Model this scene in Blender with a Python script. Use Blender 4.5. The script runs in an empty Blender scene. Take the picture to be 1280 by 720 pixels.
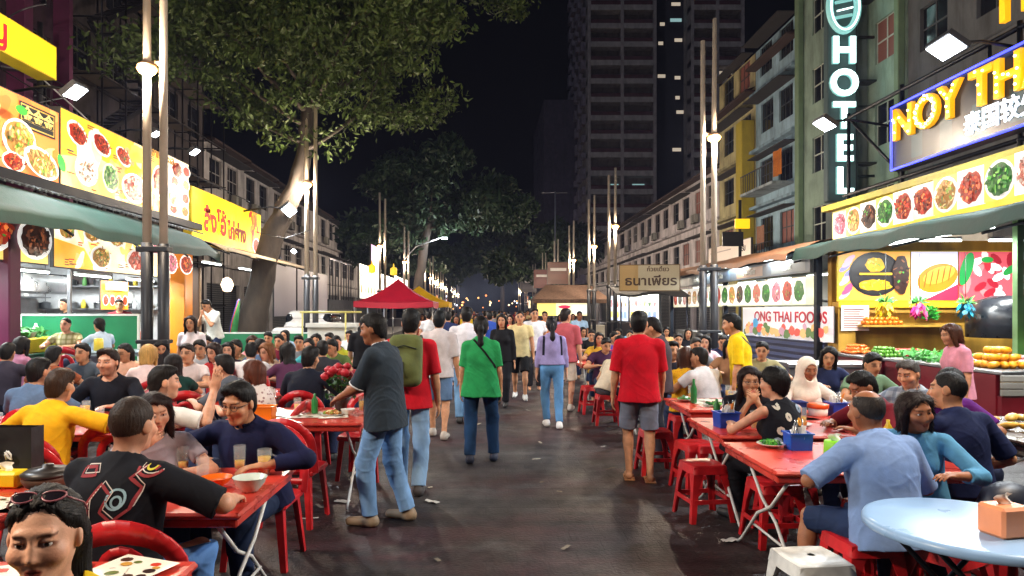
import bpy, math, random
import numpy as np
from mathutils import Vector, Matrix
random.seed(7)
SC = bpy.context.scene
COL = SC.collection
R = math.radians
F, CX, CY, EYE = 853.0, 607.0, 388.0, 1.7     # read off the image: focal length in photo pixels, vanishing point, eye height
def PX(px, Y): return (px - CX) * Y / F
def PZ(py, Y): return EYE - (py - CY) * Y / F
def lin(c):
    """sRGB 0-255 -> linear"""
    return tuple(((v/255.0)/12.92 if v <= 10.3 else ((v/255.0+.055)/1.055)**2.4) for v in c)

# ------------------------------------------------------------------ materials
_M = {}
def M(key, col=(.5,.5,.5), rough=.6, metal=0., var=.18, vscale=6., bump=.0, bscale=50., emit=0., ecol=None, attr=False, spec=.5, trans=0., coat=0., stretch=None, dirt=0., alpha=1., sss=0.):
    if key in _M: return _M[key]
    m = bpy.data.materials.new(key); m.use_nodes = True
    nt = m.node_tree; N = nt.nodes; L = nt.links
    b = N['Principled BSDF']
    b.inputs['Roughness'].default_value = rough; b.inputs['Metallic'].default_value = metal
    b.inputs['Specular IOR Level'].default_value = spec
    if trans: b.inputs['Transmission Weight'].default_value = trans; b.inputs['IOR'].default_value = 1.4
    if coat: b.inputs['Coat Weight'].default_value = coat
    if alpha < 1: b.inputs['Alpha'].default_value = alpha
    if sss:
        b.inputs['Subsurface Weight'].default_value = sss; b.inputs['Subsurface Radius'].default_value = (.012,.005,.003)
    tc = N.new('ShaderNodeTexCoord'); src = tc.outputs['Object']
    if stretch:
        mp = N.new('ShaderNodeMapping'); mp.inputs['Scale'].default_value = stretch; L.new(src, mp.inputs['Vector']); src = mp.outputs[0]
    out = None
    if attr:
        a = N.new('ShaderNodeAttribute'); a.attribute_name = 'Col'; out = a.outputs['Color']
        if attr == 'mul':
            mx = N.new('ShaderNodeMix'); mx.data_type = 'RGBA'; mx.blend_type = 'MULTIPLY'; mx.inputs[0].default_value = 1
            L.new(out, mx.inputs[6]); mx.inputs[7].default_value = (*col, 1); out = mx.outputs[2]
    if var > 0:
        n = N.new('ShaderNodeTexNoise'); n.inputs['Scale'].default_value = vscale; n.inputs['Detail'].default_value = 5; L.new(src, n.inputs['Vector'])
        mr = N.new('ShaderNodeMapRange'); mr.inputs[1].default_value = .28; mr.inputs[2].default_value = .72
        mr.inputs[3].default_value = 1 - var; mr.inputs[4].default_value = 1 + var*.6; L.new(n.outputs['Fac'], mr.inputs[0])
        mx = N.new('ShaderNodeMix'); mx.data_type = 'RGBA'; mx.blend_type = 'MULTIPLY'; mx.inputs[0].default_value = 1
        if out is not None: L.new(out, mx.inputs[6])
        else: mx.inputs[6].default_value = (*col, 1)
        L.new(mr.outputs[0], mx.inputs[7]); out = mx.outputs[2]
        rr = N.new('ShaderNodeMapRange'); rr.inputs[3].default_value = max(0, rough-.12); rr.inputs[4].default_value = min(1, rough+.12)
        L.new(n.outputs['Fac'], rr.inputs[0]); L.new(rr.outputs[0], b.inputs['Roughness'])
    if dirt > 0:
        n = N.new('ShaderNodeTexNoise'); n.inputs['Scale'].default_value = 1.3; n.inputs['Detail'].default_value = 8; n.inputs['Roughness'].default_value = .7
        mp = N.new('ShaderNodeMapping'); mp.inputs['Scale'].default_value = (1.2, 1.2, .25); L.new(tc.outputs['Object'], mp.inputs['Vector']); L.new(mp.outputs[0], n.inputs['Vector'])
        mr = N.new('ShaderNodeMapRange'); mr.inputs[1].default_value = .46; mr.inputs[2].default_value = .68; mr.inputs[3].default_value = 0; mr.inputs[4].default_value = dirt
        L.new(n.outputs['Fac'], mr.inputs[0])
        mx = N.new('ShaderNodeMix'); mx.data_type = 'RGBA'; L.new(mr.outputs[0], mx.inputs[0])
        if out is not None: L.new(out, mx.inputs[6])
        else: mx.inputs[6].default_value = (*col, 1)
        mx.inputs[7].default_value = (.035, .03, .027, 1); out = mx.outputs[2]
    if out is not None: L.new(out, b.inputs['Base Color'])
    else: b.inputs['Base Color'].default_value = (*col, 1)
    if bump:
        n2 = N.new('ShaderNodeTexNoise'); n2.inputs['Scale'].default_value = bscale; n2.inputs['Detail'].default_value = 6; L.new(src, n2.inputs['Vector'])
        bp = N.new('ShaderNodeBump'); bp.inputs['Strength'].default_value = bump; bp.inputs['Distance'].default_value = .01
        L.new(n2.outputs['Fac'], bp.inputs['Height']); L.new(bp.outputs[0], b.inputs['Normal'])
    if emit:
        b.inputs['Emission Strength'].default_value = emit
        if ecol is None and out is not None: L.new(out, b.inputs['Emission Color'])
        else: b.inputs['Emission Color'].default_value = (*(ecol or col), 1)
    _M[key] = m; return m
def ck(c): return '%02x%02x%02x' % tuple(int(max(0, min(255, v))) for v in c)
def FAB(c, rough=.85): return M('fabric_'+ck(c), lin(c), rough, var=.20, vscale=11, bump=.30, bscale=22, spec=.2)
def CHECK(c, c2, sc=22.):
    k='check_'+ck(c)+ck(c2)
    if k in _M: return _M[k]
    m=M(k,lin(c),.85,var=.15,vscale=9,bump=.3,bscale=22,spec=.2); nt=m.node_tree; b=nt.nodes['Principled BSDF']; tc=nt.nodes.new('ShaderNodeTexCoord'); src=b.inputs['Base Color'].links[0].from_socket
    for d in ('X','Z'):
        w=nt.nodes.new('ShaderNodeTexWave'); w.bands_direction=d; w.inputs['Scale'].default_value=sc/6; w.inputs['Distortion'].default_value=.6; nt.links.new(tc.outputs['Object'],w.inputs['Vector'])
        r=nt.nodes.new('ShaderNodeMapRange'); r.inputs[1].default_value=.6; r.inputs[2].default_value=.75; r.inputs[4].default_value=.6; nt.links.new(w.outputs['Fac'],r.inputs[0])
        x=nt.nodes.new('ShaderNodeMix'); x.data_type='RGBA'; nt.links.new(r.outputs[0],x.inputs[0]); nt.links.new(src,x.inputs[6]); x.inputs[7].default_value=(*lin(c2),1); src=x.outputs[2]
    nt.links.new(src,b.inputs['Base Color']); return m
def FLORAL(c, c2, sc=26.):
    k='floral_'+ck(c)+ck(c2)
    if k in _M: return _M[k]
    m=M(k,lin(c),.85,var=.15,vscale=9,bump=.3,bscale=22,spec=.2); nt=m.node_tree; b=nt.nodes['Principled BSDF']; tc=nt.nodes.new('ShaderNodeTexCoord'); src=b.inputs['Base Color'].links[0].from_socket
    v=nt.nodes.new('ShaderNodeTexVoronoi'); v.inputs['Scale'].default_value=sc; nt.links.new(tc.outputs['Object'],v.inputs['Vector']); r=nt.nodes.new('ShaderNodeMapRange'); r.inputs[1].default_value=.26; r.inputs[2].default_value=.34; r.inputs[3].default_value=1; r.inputs[4].default_value=0; nt.links.new(v.outputs['Distance'],r.inputs[0])
    x=nt.nodes.new('ShaderNodeMix'); x.data_type='RGBA'; nt.links.new(r.outputs[0],x.inputs[0]); nt.links.new(src,x.inputs[6]); x.inputs[7].default_value=(*lin(c2),1); nt.links.new(x.outputs[2],b.inputs['Base Color']); return m
def DENIM(c): return M('denim_'+ck(c), lin(c), .9, var=.38, vscale=7, bump=.35, bscale=24, spec=.2, stretch=(1,1,.5))
def PLAS(c, rough=.38): return M('plastic_'+ck(c), lin(c), rough, var=.14, vscale=5, bump=.04, bscale=40)
def PAINT(c, rough=.5, dirt=.0): return M('paint_'+ck(c)+('d' if dirt else ''), lin(c), rough, var=.14, vscale=3, bump=.05, bscale=70, dirt=dirt)
def WALLM(c, dirt=.6): return M('plaster_'+ck(c), lin(c), .9, var=.25, vscale=1.2, bump=.25, bscale=22, dirt=dirt, spec=.2)
def GLOW(key, c, e): return M('glow_'+key, lin(c), .5, var=0, emit=e, ecol=lin(c))
def PRINT(e): return M('glow_print_%g' % e, (1,1,1), .35, var=.05, vscale=3, attr=True, emit=e)
def METAL(c=(150,150,155), rough=.35): return M('metal_'+ck(c), lin(c), rough, 1., var=.2, vscale=4, bump=.03, bscale=80)

# ------------------------------------------------------------------ objects
def tag(o, label=None, cat=None, group=None, kind=None):
    if label: o['label'] = label
    if cat: o['category'] = cat
    if group: o['group'] = group
    if kind: o['kind'] = kind
    return o
def empty(name, loc=(0,0,0), rz=0, label=None, cat=None, group=None):
    o = bpy.data.objects.new(name, None); COL.objects.link(o); o.location = loc; o.rotation_euler = (0,0,rz); o.empty_display_size = .1
    return tag(o, label, cat, group)
def copy_tree(o, parent=None):
    c = o.copy(); COL.objects.link(c)
    c.parent = parent
    for k in ('label','group'):
        if parent is None and k in c: del c[k]
    for ch in list(o.children): copy_tree(ch, c)
    return c
def link_mesh(name, me, parent=None, loc=None, rz=None):
    o = bpy.data.objects.new(name, me); COL.objects.link(o)
    if parent is not None: o.parent = parent
    if loc is not None: o.location = loc
    if rz is not None: o.rotation_euler = (0,0,rz)
    return o
class MB:
    """collects shapes and links them as one mesh"""
    def __init__(s): s.v=[]; s.f=[]; s.mi=[]; s.sm=[]; s.c=[]; s.mats=[]; s.cur=0; s.col=(1,1,1)
    def mat(s, m):
        if m not in s.mats: s.mats.append(m)
        s.cur = s.mats.index(m); return s
    def face(s, idx, smooth=False): s.f.append(tuple(idx)); s.mi.append(s.cur); s.sm.append(smooth); s.c.append(s.col)
    def add(s, vs, fs, smooth=False):
        o = len(s.v); s.v += [tuple(p) for p in vs]
        for f in fs: s.face([i+o for i in f], smooth)
    def box(s, lo, hi, bev=0.):
        x0,y0,z0 = lo; x1,y1,z1 = hi
        if bev <= 0:
            s.add([(x0,y0,z0),(x1,y0,z0),(x1,y1,z0),(x0,y1,z0),(x0,y0,z1),(x1,y0,z1),(x1,y1,z1),(x0,y1,z1)],
                  [(0,3,2,1),(4,5,6,7),(0,1,5,4),(1,2,6,5),(2,3,7,6),(3,0,4,7)]); return s
        b = min(bev, .49*min(x1-x0, y1-y0, z1-z0)); vs=[]; fs=[]
        idx={}
        for X,sx in ((x0,1),(x1,-1)):
            for Y,sy in ((y0,1),(y1,-1)):
                for Z,sz in ((z0,1),(z1,-1)):
                    k=(sx,sy,sz); idx[k]=len(vs)
                    vs += [(X,Y+sy*b,Z+sz*b),(X+sx*b,Y,Z+sz*b),(X+sx*b,Y+sy*b,Z)]
        def q(ax, sg):
            o=[a for a in range(3) if a!=ax]; r=[]
            for u,w in ((1,1),(-1,1),(-1,-1),(1,-1)):
                k=[0,0,0]; k[ax]=sg; k[o[0]]=u; k[o[1]]=w; r.append(idx[tuple(k)]+ax)
            return r
        for ax in range(3):
            for sg in (1,-1):
                r=q(ax,sg); flip = (sg==1) ^ (ax==1)
                fs.append(tuple(r[::-1]) if flip else tuple(r))
        for ax in range(3):
            o=[a for a in range(3) if a!=ax]
            for u in (1,-1):
                for w in (1,-1):
                    k=[0,0,0]; k[o[0]]=u; k[o[1]]=w
                    k[ax]=1; i=idx[tuple(k)]; k[ax]=-1; j=idx[tuple(k)]
                    fs.append((i+o[0], i+o[1], j+o[1], j+o[0]))
        for k,i in idx.items(): fs.append((i,i+1,i+2))
        s.add(vs, fs); s.fix = True; return s
    def obox(s, c, ax, ay, az):
        c=Vector(c); ax=Vector(ax); ay=Vector(ay); az=Vector(az)
        vs=[c+i*ax+j*ay+k*az for k in (-1,1) for j,i in ((-1,-1),(-1,1),(1,1),(1,-1))]
        s.add(vs, [(0,3,2,1),(4,5,6,7),(0,1,5,4),(1,2,6,5),(2,3,7,6),(3,0,4,7)]); return s
    def beam(s, a, b, w, h=None, up=(0,0,1)):
        a=Vector(a); b=Vector(b); d=(b-a); L=d.length; d/=L; up=Vector(up)
        if abs(d.dot(up))>.98: up=Vector((1,0,0))
        x=d.cross(up).normalized(); y=x.cross(d)
        return s.obox((a+b)/2, x*w/2, d*L/2, y*(h or w)/2)
    def tube(s, pts, r, n=8, cap=True, smooth=True):
        pts=[Vector(p) for p in pts]; rs = r if isinstance(r,(list,tuple)) else [r]*len(pts)
        o=len(s.v); prev=None
        for i,p in enumerate(pts):
            d = (pts[min(i+1,len(pts)-1)]-pts[max(i-1,0)]).normalized()
            if prev is None:
                u = d.orthogonal().normalized()
            else:
                u = (prev - d*prev.dot(d)).normalized()
            prev=u; w=d.cross(u)
            for k in range(n):
                a=2*math.pi*k/n; s.v.append(tuple(p+(u*math.cos(a)+w*math.sin(a))*rs[i]))
        for i in range(len(pts)-1):
            for k in range(n):
                k2=(k+1)%n; s.face((o+i*n+k,o+i*n+k2,o+(i+1)*n+k2,o+(i+1)*n+k), smooth)
        if cap:
            s.face([o+k for k in range(n)][::-1]); e=o+(len(pts)-1)*n; s.face([e+k for k in range(n)])
        return s
    def lathe(s, prof, c=(0,0,0), n=20, smooth=True, sx=1, sy=1):
        o=len(s.v)
        for (r,z) in prof:
            for k in range(n):
                a=2*math.pi*k/n; s.v.append((c[0]+sx*r*math.cos(a), c[1]+sy*r*math.sin(a), c[2]+z))
        for i in range(len(prof)-1):
            for k in range(n):
                k2=(k+1)%n; s.face((o+i*n+k,o+i*n+k2,o+(i+1)*n+k2,o+(i+1)*n+k), smooth)
        if prof[0][0]>1e-4: s.face([o+k for k in range(n)][::-1])
        if prof[-1][0]>1e-4: e=o+(len(prof)-1)*n; s.face([e+k for k in range(n)])
        return s
    def sphere(s, c, r, n=10, m=7, sz=1.):
        return s.lathe([(max(1e-5,r*math.sin(math.pi*i/m)), -r*sz*math.cos(math.pi*i/m)) for i in range(m+1)], c, n)
    def grid(s, fn, nu, nv, smooth=True, flip=False):
        o=len(s.v)
        for j in range(nv+1):
            for i in range(nu+1): s.v.append(tuple(fn(i/nu, j/nv)))
        for j in range(nv):
            for i in range(nu):
                a=o+j*(nu+1)+i; q=(a,a+1,a+nu+2,a+nu+1); s.face(q[::-1] if flip else q, smooth)
        return s
    def poly(s, pts, smooth=False):
        o=len(s.v); s.v += [tuple(p) for p in pts]; s.face(range(o,o+len(pts)), smooth); return s
    def mesh(s, name, recalc=False):
        me=bpy.data.meshes.new(name); me.from_pydata(s.v, [], s.f)
        for m in s.mats: me.materials.append(m)
        me.polygons.foreach_set('material_index', s.mi); me.polygons.foreach_set('use_smooth', s.sm)
        if any(c != (1,1,1) for c in s.c):
            a=me.color_attributes.new('Col','FLOAT_COLOR','CORNER'); buf=[]
            for f,c in zip(s.f, s.c): buf += [c[0],c[1],c[2],1.0]*len(f)
            a.data.foreach_set('color', buf)
        me.update()
        if recalc or getattr(s,'fix',False):
            import bmesh
            bm=bmesh.new(); bm.from_mesh(me); bmesh.ops.recalc_face_normals(bm, faces=bm.faces); bm.to_mesh(me); bm.free()
        return me
    def build(s, name, parent=None, loc=None, rz=None, recalc=False): return link_mesh(name, s.mesh(name, recalc), parent, loc, rz)
def top(o, label, cat, group=None): return tag(o, label, cat, group)

def text_mesh(txt, size, depth, mat, bev=0., shear=0., spacing=1., bold=0.):
    cu=bpy.data.curves.new('lettering','FONT'); cu.body=txt; cu.size=size; cu.extrude=depth; cu.align_x='CENTER'; cu.align_y='CENTER'
    cu.bevel_depth=bev; cu.shear=shear; cu.space_character=spacing; cu.offset=bold; cu.resolution_u=4
    o=bpy.data.objects.new('lettering', cu); COL.objects.link(o)
    dg=bpy.context.evaluated_depsgraph_get(); me=bpy.data.meshes.new_from_object(o.evaluated_get(dg), depsgraph=dg)
    bpy.data.objects.remove(o); bpy.data.curves.remove(cu)
    me.materials.clear(); me.materials.append(mat); me.name='lettering'
    return me
def put_text(parent, txt, size, depth, mat, c, u, v, name='lettering', sx=1., fit=None, **k):
    """text in the plane spanned by u (reading direction) and v (up), centred on c (parent coordinates)"""
    me=text_mesh(txt,size,depth,mat,**k)
    u=Vector(u).normalized(); v=Vector(v).normalized(); n=u.cross(v)
    if fit:
        xs=[p.co.x for p in me.vertices]
        if xs: sx=fit/(max(xs)-min(xs)); cxm=(max(xs)+min(xs))/2
        for p in me.vertices: p.co.x=(p.co.x-cxm)*sx
        sx=1
    o=link_mesh(name, me, parent)
    m=Matrix(((u.x*sx,v.x,n.x,c[0]),(u.y*sx,v.y,n.y,c[1]),(u.z*sx,v.z,n.z,c[2]),(0,0,0,1)))
    me.transform(m); return o
# ------------------------------------------------------------------ bodies: signed distance shapes meshed by sparse surface nets
def V3(*a): return np.array(a, np.float32)
def nrm(v): return v/ (np.linalg.norm(v)+1e-9)
def cap(a,b,ra,rb=None,clip=None):
    a=np.asarray(a,np.float32); b=np.asarray(b,np.float32); rb=ra if rb is None else rb; ba=b-a; l2=float(ba@ba)+1e-9
    def f(P):
        pa=P-a; t=np.clip((pa@ba)/l2,0,1); q=pa-t[...,None]*ba
        d=np.sqrt((q*q).sum(-1))-(ra+(rb-ra)*t)
        if clip is not None: d=np.maximum(d,(P-clip[0])@clip[1])
        return d
    return f
def ell(c,r,Rm=None,clip=None):
    c=np.asarray(c,np.float32); r=np.asarray(r,np.float32); mr=float(r.min())
    def f(P):
        q=P-c
        if Rm is not None: q=q@Rm           # columns of Rm are the local axes
        q=q/r; k0=np.sqrt((q*q).sum(-1))+1e-6; q=q/r; k1=np.sqrt((q*q).sum(-1))+1e-6
        d=k0*(k0-1)/k1
        if clip is not None: d=np.maximum(d,(P-clip[0])@clip[1])
        return d
    return f
def econe(a,b,r0,r1,Rm):
    """elliptic cone from a to b, cross radii r0=(rx,ry) at a and r1 at b; Rm columns: x,y axes of the section"""
    a=np.asarray(a,np.float32); b=np.asarray(b,np.float32); ax=b-a; Lh=float(np.linalg.norm(ax)); ax=ax/Lh
    def f(P):
        q=P-a; z=q@ax; t=np.clip(z/Lh,0,1); ez=z-t*Lh; rx=r0[0]+(r1[0]-r0[0])*t; ry=r0[1]+(r1[1]-r0[1])*t; m=np.minimum(rx,ry)
        q=q-z[...,None]*ax
        return (np.sqrt(((q@Rm[:,0])/rx)**2+((q@Rm[:,1])/ry)**2+(ez/m)**2)-1)*m
    return f
def plane(c,n):
    c=np.asarray(c,np.float32); n=np.asarray(n,np.float32)
    return lambda P:(P-c)@n
class Sh:
    """ordered list of (operation, function, blend)"""
    def __init__(s): s.p=[]; s.g=None
    def u(s,f,k=.02): s.p.append(('u',f,k)); return s
    def sub(s,f,k=.01): s.p.append(('s',f,k)); return s
    def cut(s,f,k=.004): s.p.append(('i',f,k)); return s
def smin(a,b,k):
    h=np.maximum(k-np.abs(a-b),0)/k
    return np.minimum(a,b)-h*h*k*.25
def nets(sh, lo, hi, vs, fold=0., seed=0, zf=.45):
    B=8; lo=np.asarray(lo,np.float32)-2*vs; hi=np.asarray(hi,np.float32)+2*vs; bs=B*vs; diag=bs*.8661
    nb=np.maximum(1,np.ceil((hi-lo)/bs).astype(int))
    g=np.stack(np.meshgrid(*[np.arange(n) for n in nb],indexing='ij'),-1).reshape(-1,3)
    C=(lo+(g+.5)*bs).astype(np.float32); ds=[]; d=np.full(len(C),9.,np.float32)
    for op,f,k in sh.p:
        x=f(C); ds.append(x)
        d = smin(d,x,k) if op=='u' else -smin(-d,x,k) if op=='s' else -smin(-d,-x,k)
    keep=np.abs(d)<diag*1.5+fold+.01
    g=g[keep]; n=len(g)
    if n==0: return None
    off=np.stack(np.meshgrid(*[np.arange(B+1)]*3,indexing='ij'),-1).reshape(-1,3)
    O=(lo+g*bs).astype(np.float32); P=(O[:,None,:]+off[None]*np.float32(vs)).astype(np.float32)
    d=np.full((n,(B+1)**3),9.,np.float32)
    for (op,f,k),x in zip(sh.p,ds):
        x=x[keep]
        if op=='u':
            m=x<diag*3+k+.02
            if m.any(): d[m]=smin(d[m],f(P[m]),k)
        else:
            m=(x<diag*3+k+.02) if op=='s' else (x>-diag*3-k-.02)
            if m.any(): y=f(P[m]); d[m]=-smin(-d[m],y if op=='s' else -y,k)
    if fold:
        rs=np.random.RandomState(seed); w=np.zeros_like(d); gt=0
        for i in range(6):
            kv=rs.randn(3)*np.array([1,1,zf*(2. if i>2 else 1.)]); kv=(kv/np.linalg.norm(kv)*(rs.uniform(36,60) if i<2 else rs.uniform(55,95))).astype(np.float32)
            x=np.sin(.5*(P@kv)+rs.uniform(0,6)+1.5*np.sin(P@(kv[[1,2,0]]*.14).astype(np.float32)+i)+.6*np.sin(P@(kv[[2,0,1]]*.3).astype(np.float32))); 
            if i<2: w+=.55*np.sin(P@(kv*.6).astype(np.float32)+rs.uniform(0,6)+1.2*np.sin(P@(kv[[2,0,1]]*.2).astype(np.float32)))
            else:
                kl=(rs.randn(3)*7).astype(np.float32); w+=np.clip(np.sin(P@kl+rs.uniform(0,6))*1.6-.2,0,1)*(np.clip(1-np.abs(x)*2.0,0,1)**1.3)*.85
        d-=w*np.float32(fold/2.4)
    D=d.reshape(n,B+1,B+1,B+1); S=D<0
    cn=[(i,j,k) for i in (0,1) for j in (0,1) for k in (0,1)]
    cs=sum(S[:,i:i+B,j:j+B,k:k+B].astype(np.int8) for i,j,k in cn)
    act=(cs>0)&(cs<8); ai=np.argwhere(act)
    if len(ai)==0: return None
    b,ci=ai[:,0],ai[:,1:]
    cv=np.stack([D[b,ci[:,0]+i,ci[:,1]+j,ci[:,2]+k] for i,j,k in cn],1)
    acc=np.zeros((len(ai),3),np.float32); cnt=np.zeros(len(ai),np.float32); cna=np.array(cn,np.float32)
    for x in range(8):
        for y in range(x+1,8):
            if abs(cna[x]-cna[y]).sum()!=1: continue
            m=(cv[:,x]<0)!=(cv[:,y]<0); t=cv[m,x]/(cv[m,x]-cv[m,y])
            acc[m]+=cna[x]+t[:,None]*(cna[y]-cna[x]); cnt[m]+=1
    vert=O[b]+(ci+acc/cnt[:,None])*vs
    G=g[b]*B+ci; NX,NY=(nb[0]*B+2),(nb[1]*B+2)
    key=lambda q:(q[:,0]+1)+(q[:,1]+1)*NX+(q[:,2]+1)*NX*NY
    kk=key(G); od=np.argsort(kk); ks=kk[od]
    quads=[]
    for ax in range(3):
        sl1=[slice(None)]+[slice(0,B)]*3; sl2=list(sl1); sl2[ax+1]=slice(1,B+1)
        s1,s2=S[tuple(sl1)],S[tuple(sl2)]; e=np.argwhere(s1!=s2)
        if len(e)==0: continue
        inside=s1[e[:,0],e[:,1],e[:,2],e[:,3]]; q=g[e[:,0]]*B+e[:,1:]
        u,v=[(1,2),(2,0),(0,1)][ax]; eu=np.eye(3,dtype=int)[u]; ev=np.eye(3,dtype=int)[v]
        ids=[]; ok=np.ones(len(q),bool)
        for c in (q-eu-ev,q-ev,q,q-eu):
            kq=key(c); i=np.searchsorted(ks,kq); i=np.minimum(i,len(ks)-1); ok&=ks[i]==kq; ids.append(od[i])
        Q=np.stack(ids,1); Q[~inside]=Q[~inside][:,::-1]; quads.append(Q[ok])
    return vert, np.concatenate(quads)
def np_mesh(name, vq, mat, col=None, smooth=True):
    v,q=vq; me=bpy.data.meshes.new(name); me.vertices.add(len(v)); me.vertices.foreach_set('co',v.astype(np.float32).ravel())
    me.loops.add(len(q)*4); me.loops.foreach_set('vertex_index',q.astype(np.int32).ravel())
    me.polygons.add(len(q)); me.polygons.foreach_set('loop_start',np.arange(0,len(q)*4,4,dtype=np.int32))
    me.polygons.foreach_set('use_smooth',np.ones(len(q),bool))
    me.materials.append(mat)
    if col is not None:
        a=me.color_attributes.new('Col','FLOAT_COLOR','POINT'); a.data.foreach_set('color',np.concatenate([col,np.ones((len(col),1))],1).astype(np.float32).ravel())
    me.update(calc_edges=True); me.validate(); return me
def strands(vq,n,L,crown,prm,seed):
    """short hair strips laid along a hair surface"""
    v,q=vq; rs=np.random.RandomState(seed); down,jit,vs,mode,RH,hc=prm
    qi=q[rs.randint(0,len(q),n)]; w=rs.dirichlet([1,1,1,1],n).astype(np.float32); p=(v[qi]*w[...,None]).sum(1)
    nm=np.cross(v[qi[:,2]]-v[qi[:,0]],v[qi[:,3]]-v[qi[:,1]]); nm/=np.linalg.norm(nm,axis=1,keepdims=True)+1e-9
    fl=p-crown; fl/=np.linalg.norm(fl,axis=1,keepdims=True)+1e-6; x=((p-hc)@RH)[:,:1]; rx=RH[:,0][None]
    if mode in ('bun','pony','low'): fl=(hc+RH@V3(0,-.13,.0)-p); fl/=np.linalg.norm(fl,axis=1,keepdims=True)+1e-6; fl=fl+down*.15
    elif mode in ('long','bob'): fl=rx*np.sign(x-.012)*.8*(np.abs(x)<.075)+fl*.15+down*.9-RH[:,1][None]*.25
    else: fl=fl*.55+down*.3+rx*.35-RH[:,1][None]*.1
    fl=fl+rs.randn(n,3)*jit
    fl-=nm*(fl*nm).sum(1,keepdims=True); fl/=np.linalg.norm(fl,axis=1,keepdims=True)+1e-6
    sd=np.cross(fl,nm); Ln=L*rs.uniform(.6,1.3,(n,1)); wd=rs.uniform(.0007,.0015,(n,1))*(1+vs*45)
    lift=rs.uniform(.0,.02 if mode=='bun' else .10 if L>.03 else .22,(n,1)); cv=0 if mode in('long','bob') else 1/.2; a=p+nm*.0005; m=a+fl*Ln*.5+nm*(Ln*lift*.5+.0012-cv*(Ln*.5)**2); e=a+fl*Ln+nm*(Ln*lift*.45-.001-cv*Ln**2)
    V=np.stack([a-sd*wd,a+sd*wd,m+sd*wd*.9,m-sd*wd*.9,e+sd*wd*.25,e-sd*wd*.25],1).reshape(-1,3)
    b=len(v)+np.arange(n)[:,None]*6; Q=np.concatenate([b+np.array([0,1,2,3]),b+np.array([3,2,4,5])])
    return np.concatenate([v,V]).astype(np.float32), np.concatenate([q,Q])
def rot(ax,a):
    c,s=math.cos(a),math.sin(a)
    return np.array({'x':[[1,0,0],[0,c,-s],[0,s,c]],'y':[[c,0,s],[0,1,0],[-s,0,c]],'z':[[c,-s,0],[s,c,0],[0,0,1]]}[ax],np.float32)
def ik(S,T,a,b,pole):
    d=T-S; L=float(np.linalg.norm(d)); mx=(a+b)*.995
    if L>mx: T=S+d/L*mx; d=T-S; L=mx
    L=max(L,abs(a-b)+.02); dn=d/(np.linalg.norm(d)+1e-9); x=(a*a-b*b+L*L)/(2*L); h=math.sqrt(max(a*a-x*x,0))
    p=np.asarray(pole,np.float32); p=p-dn*(p@dn); p=nrm(p)
    return S+dn*x+p*h, T
SKIN={'pale':(214,158,128),'tan':(202,146,110),'brown':(158,104,74),'dark':(92,56,38),'olive':(200,142,108)}
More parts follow.
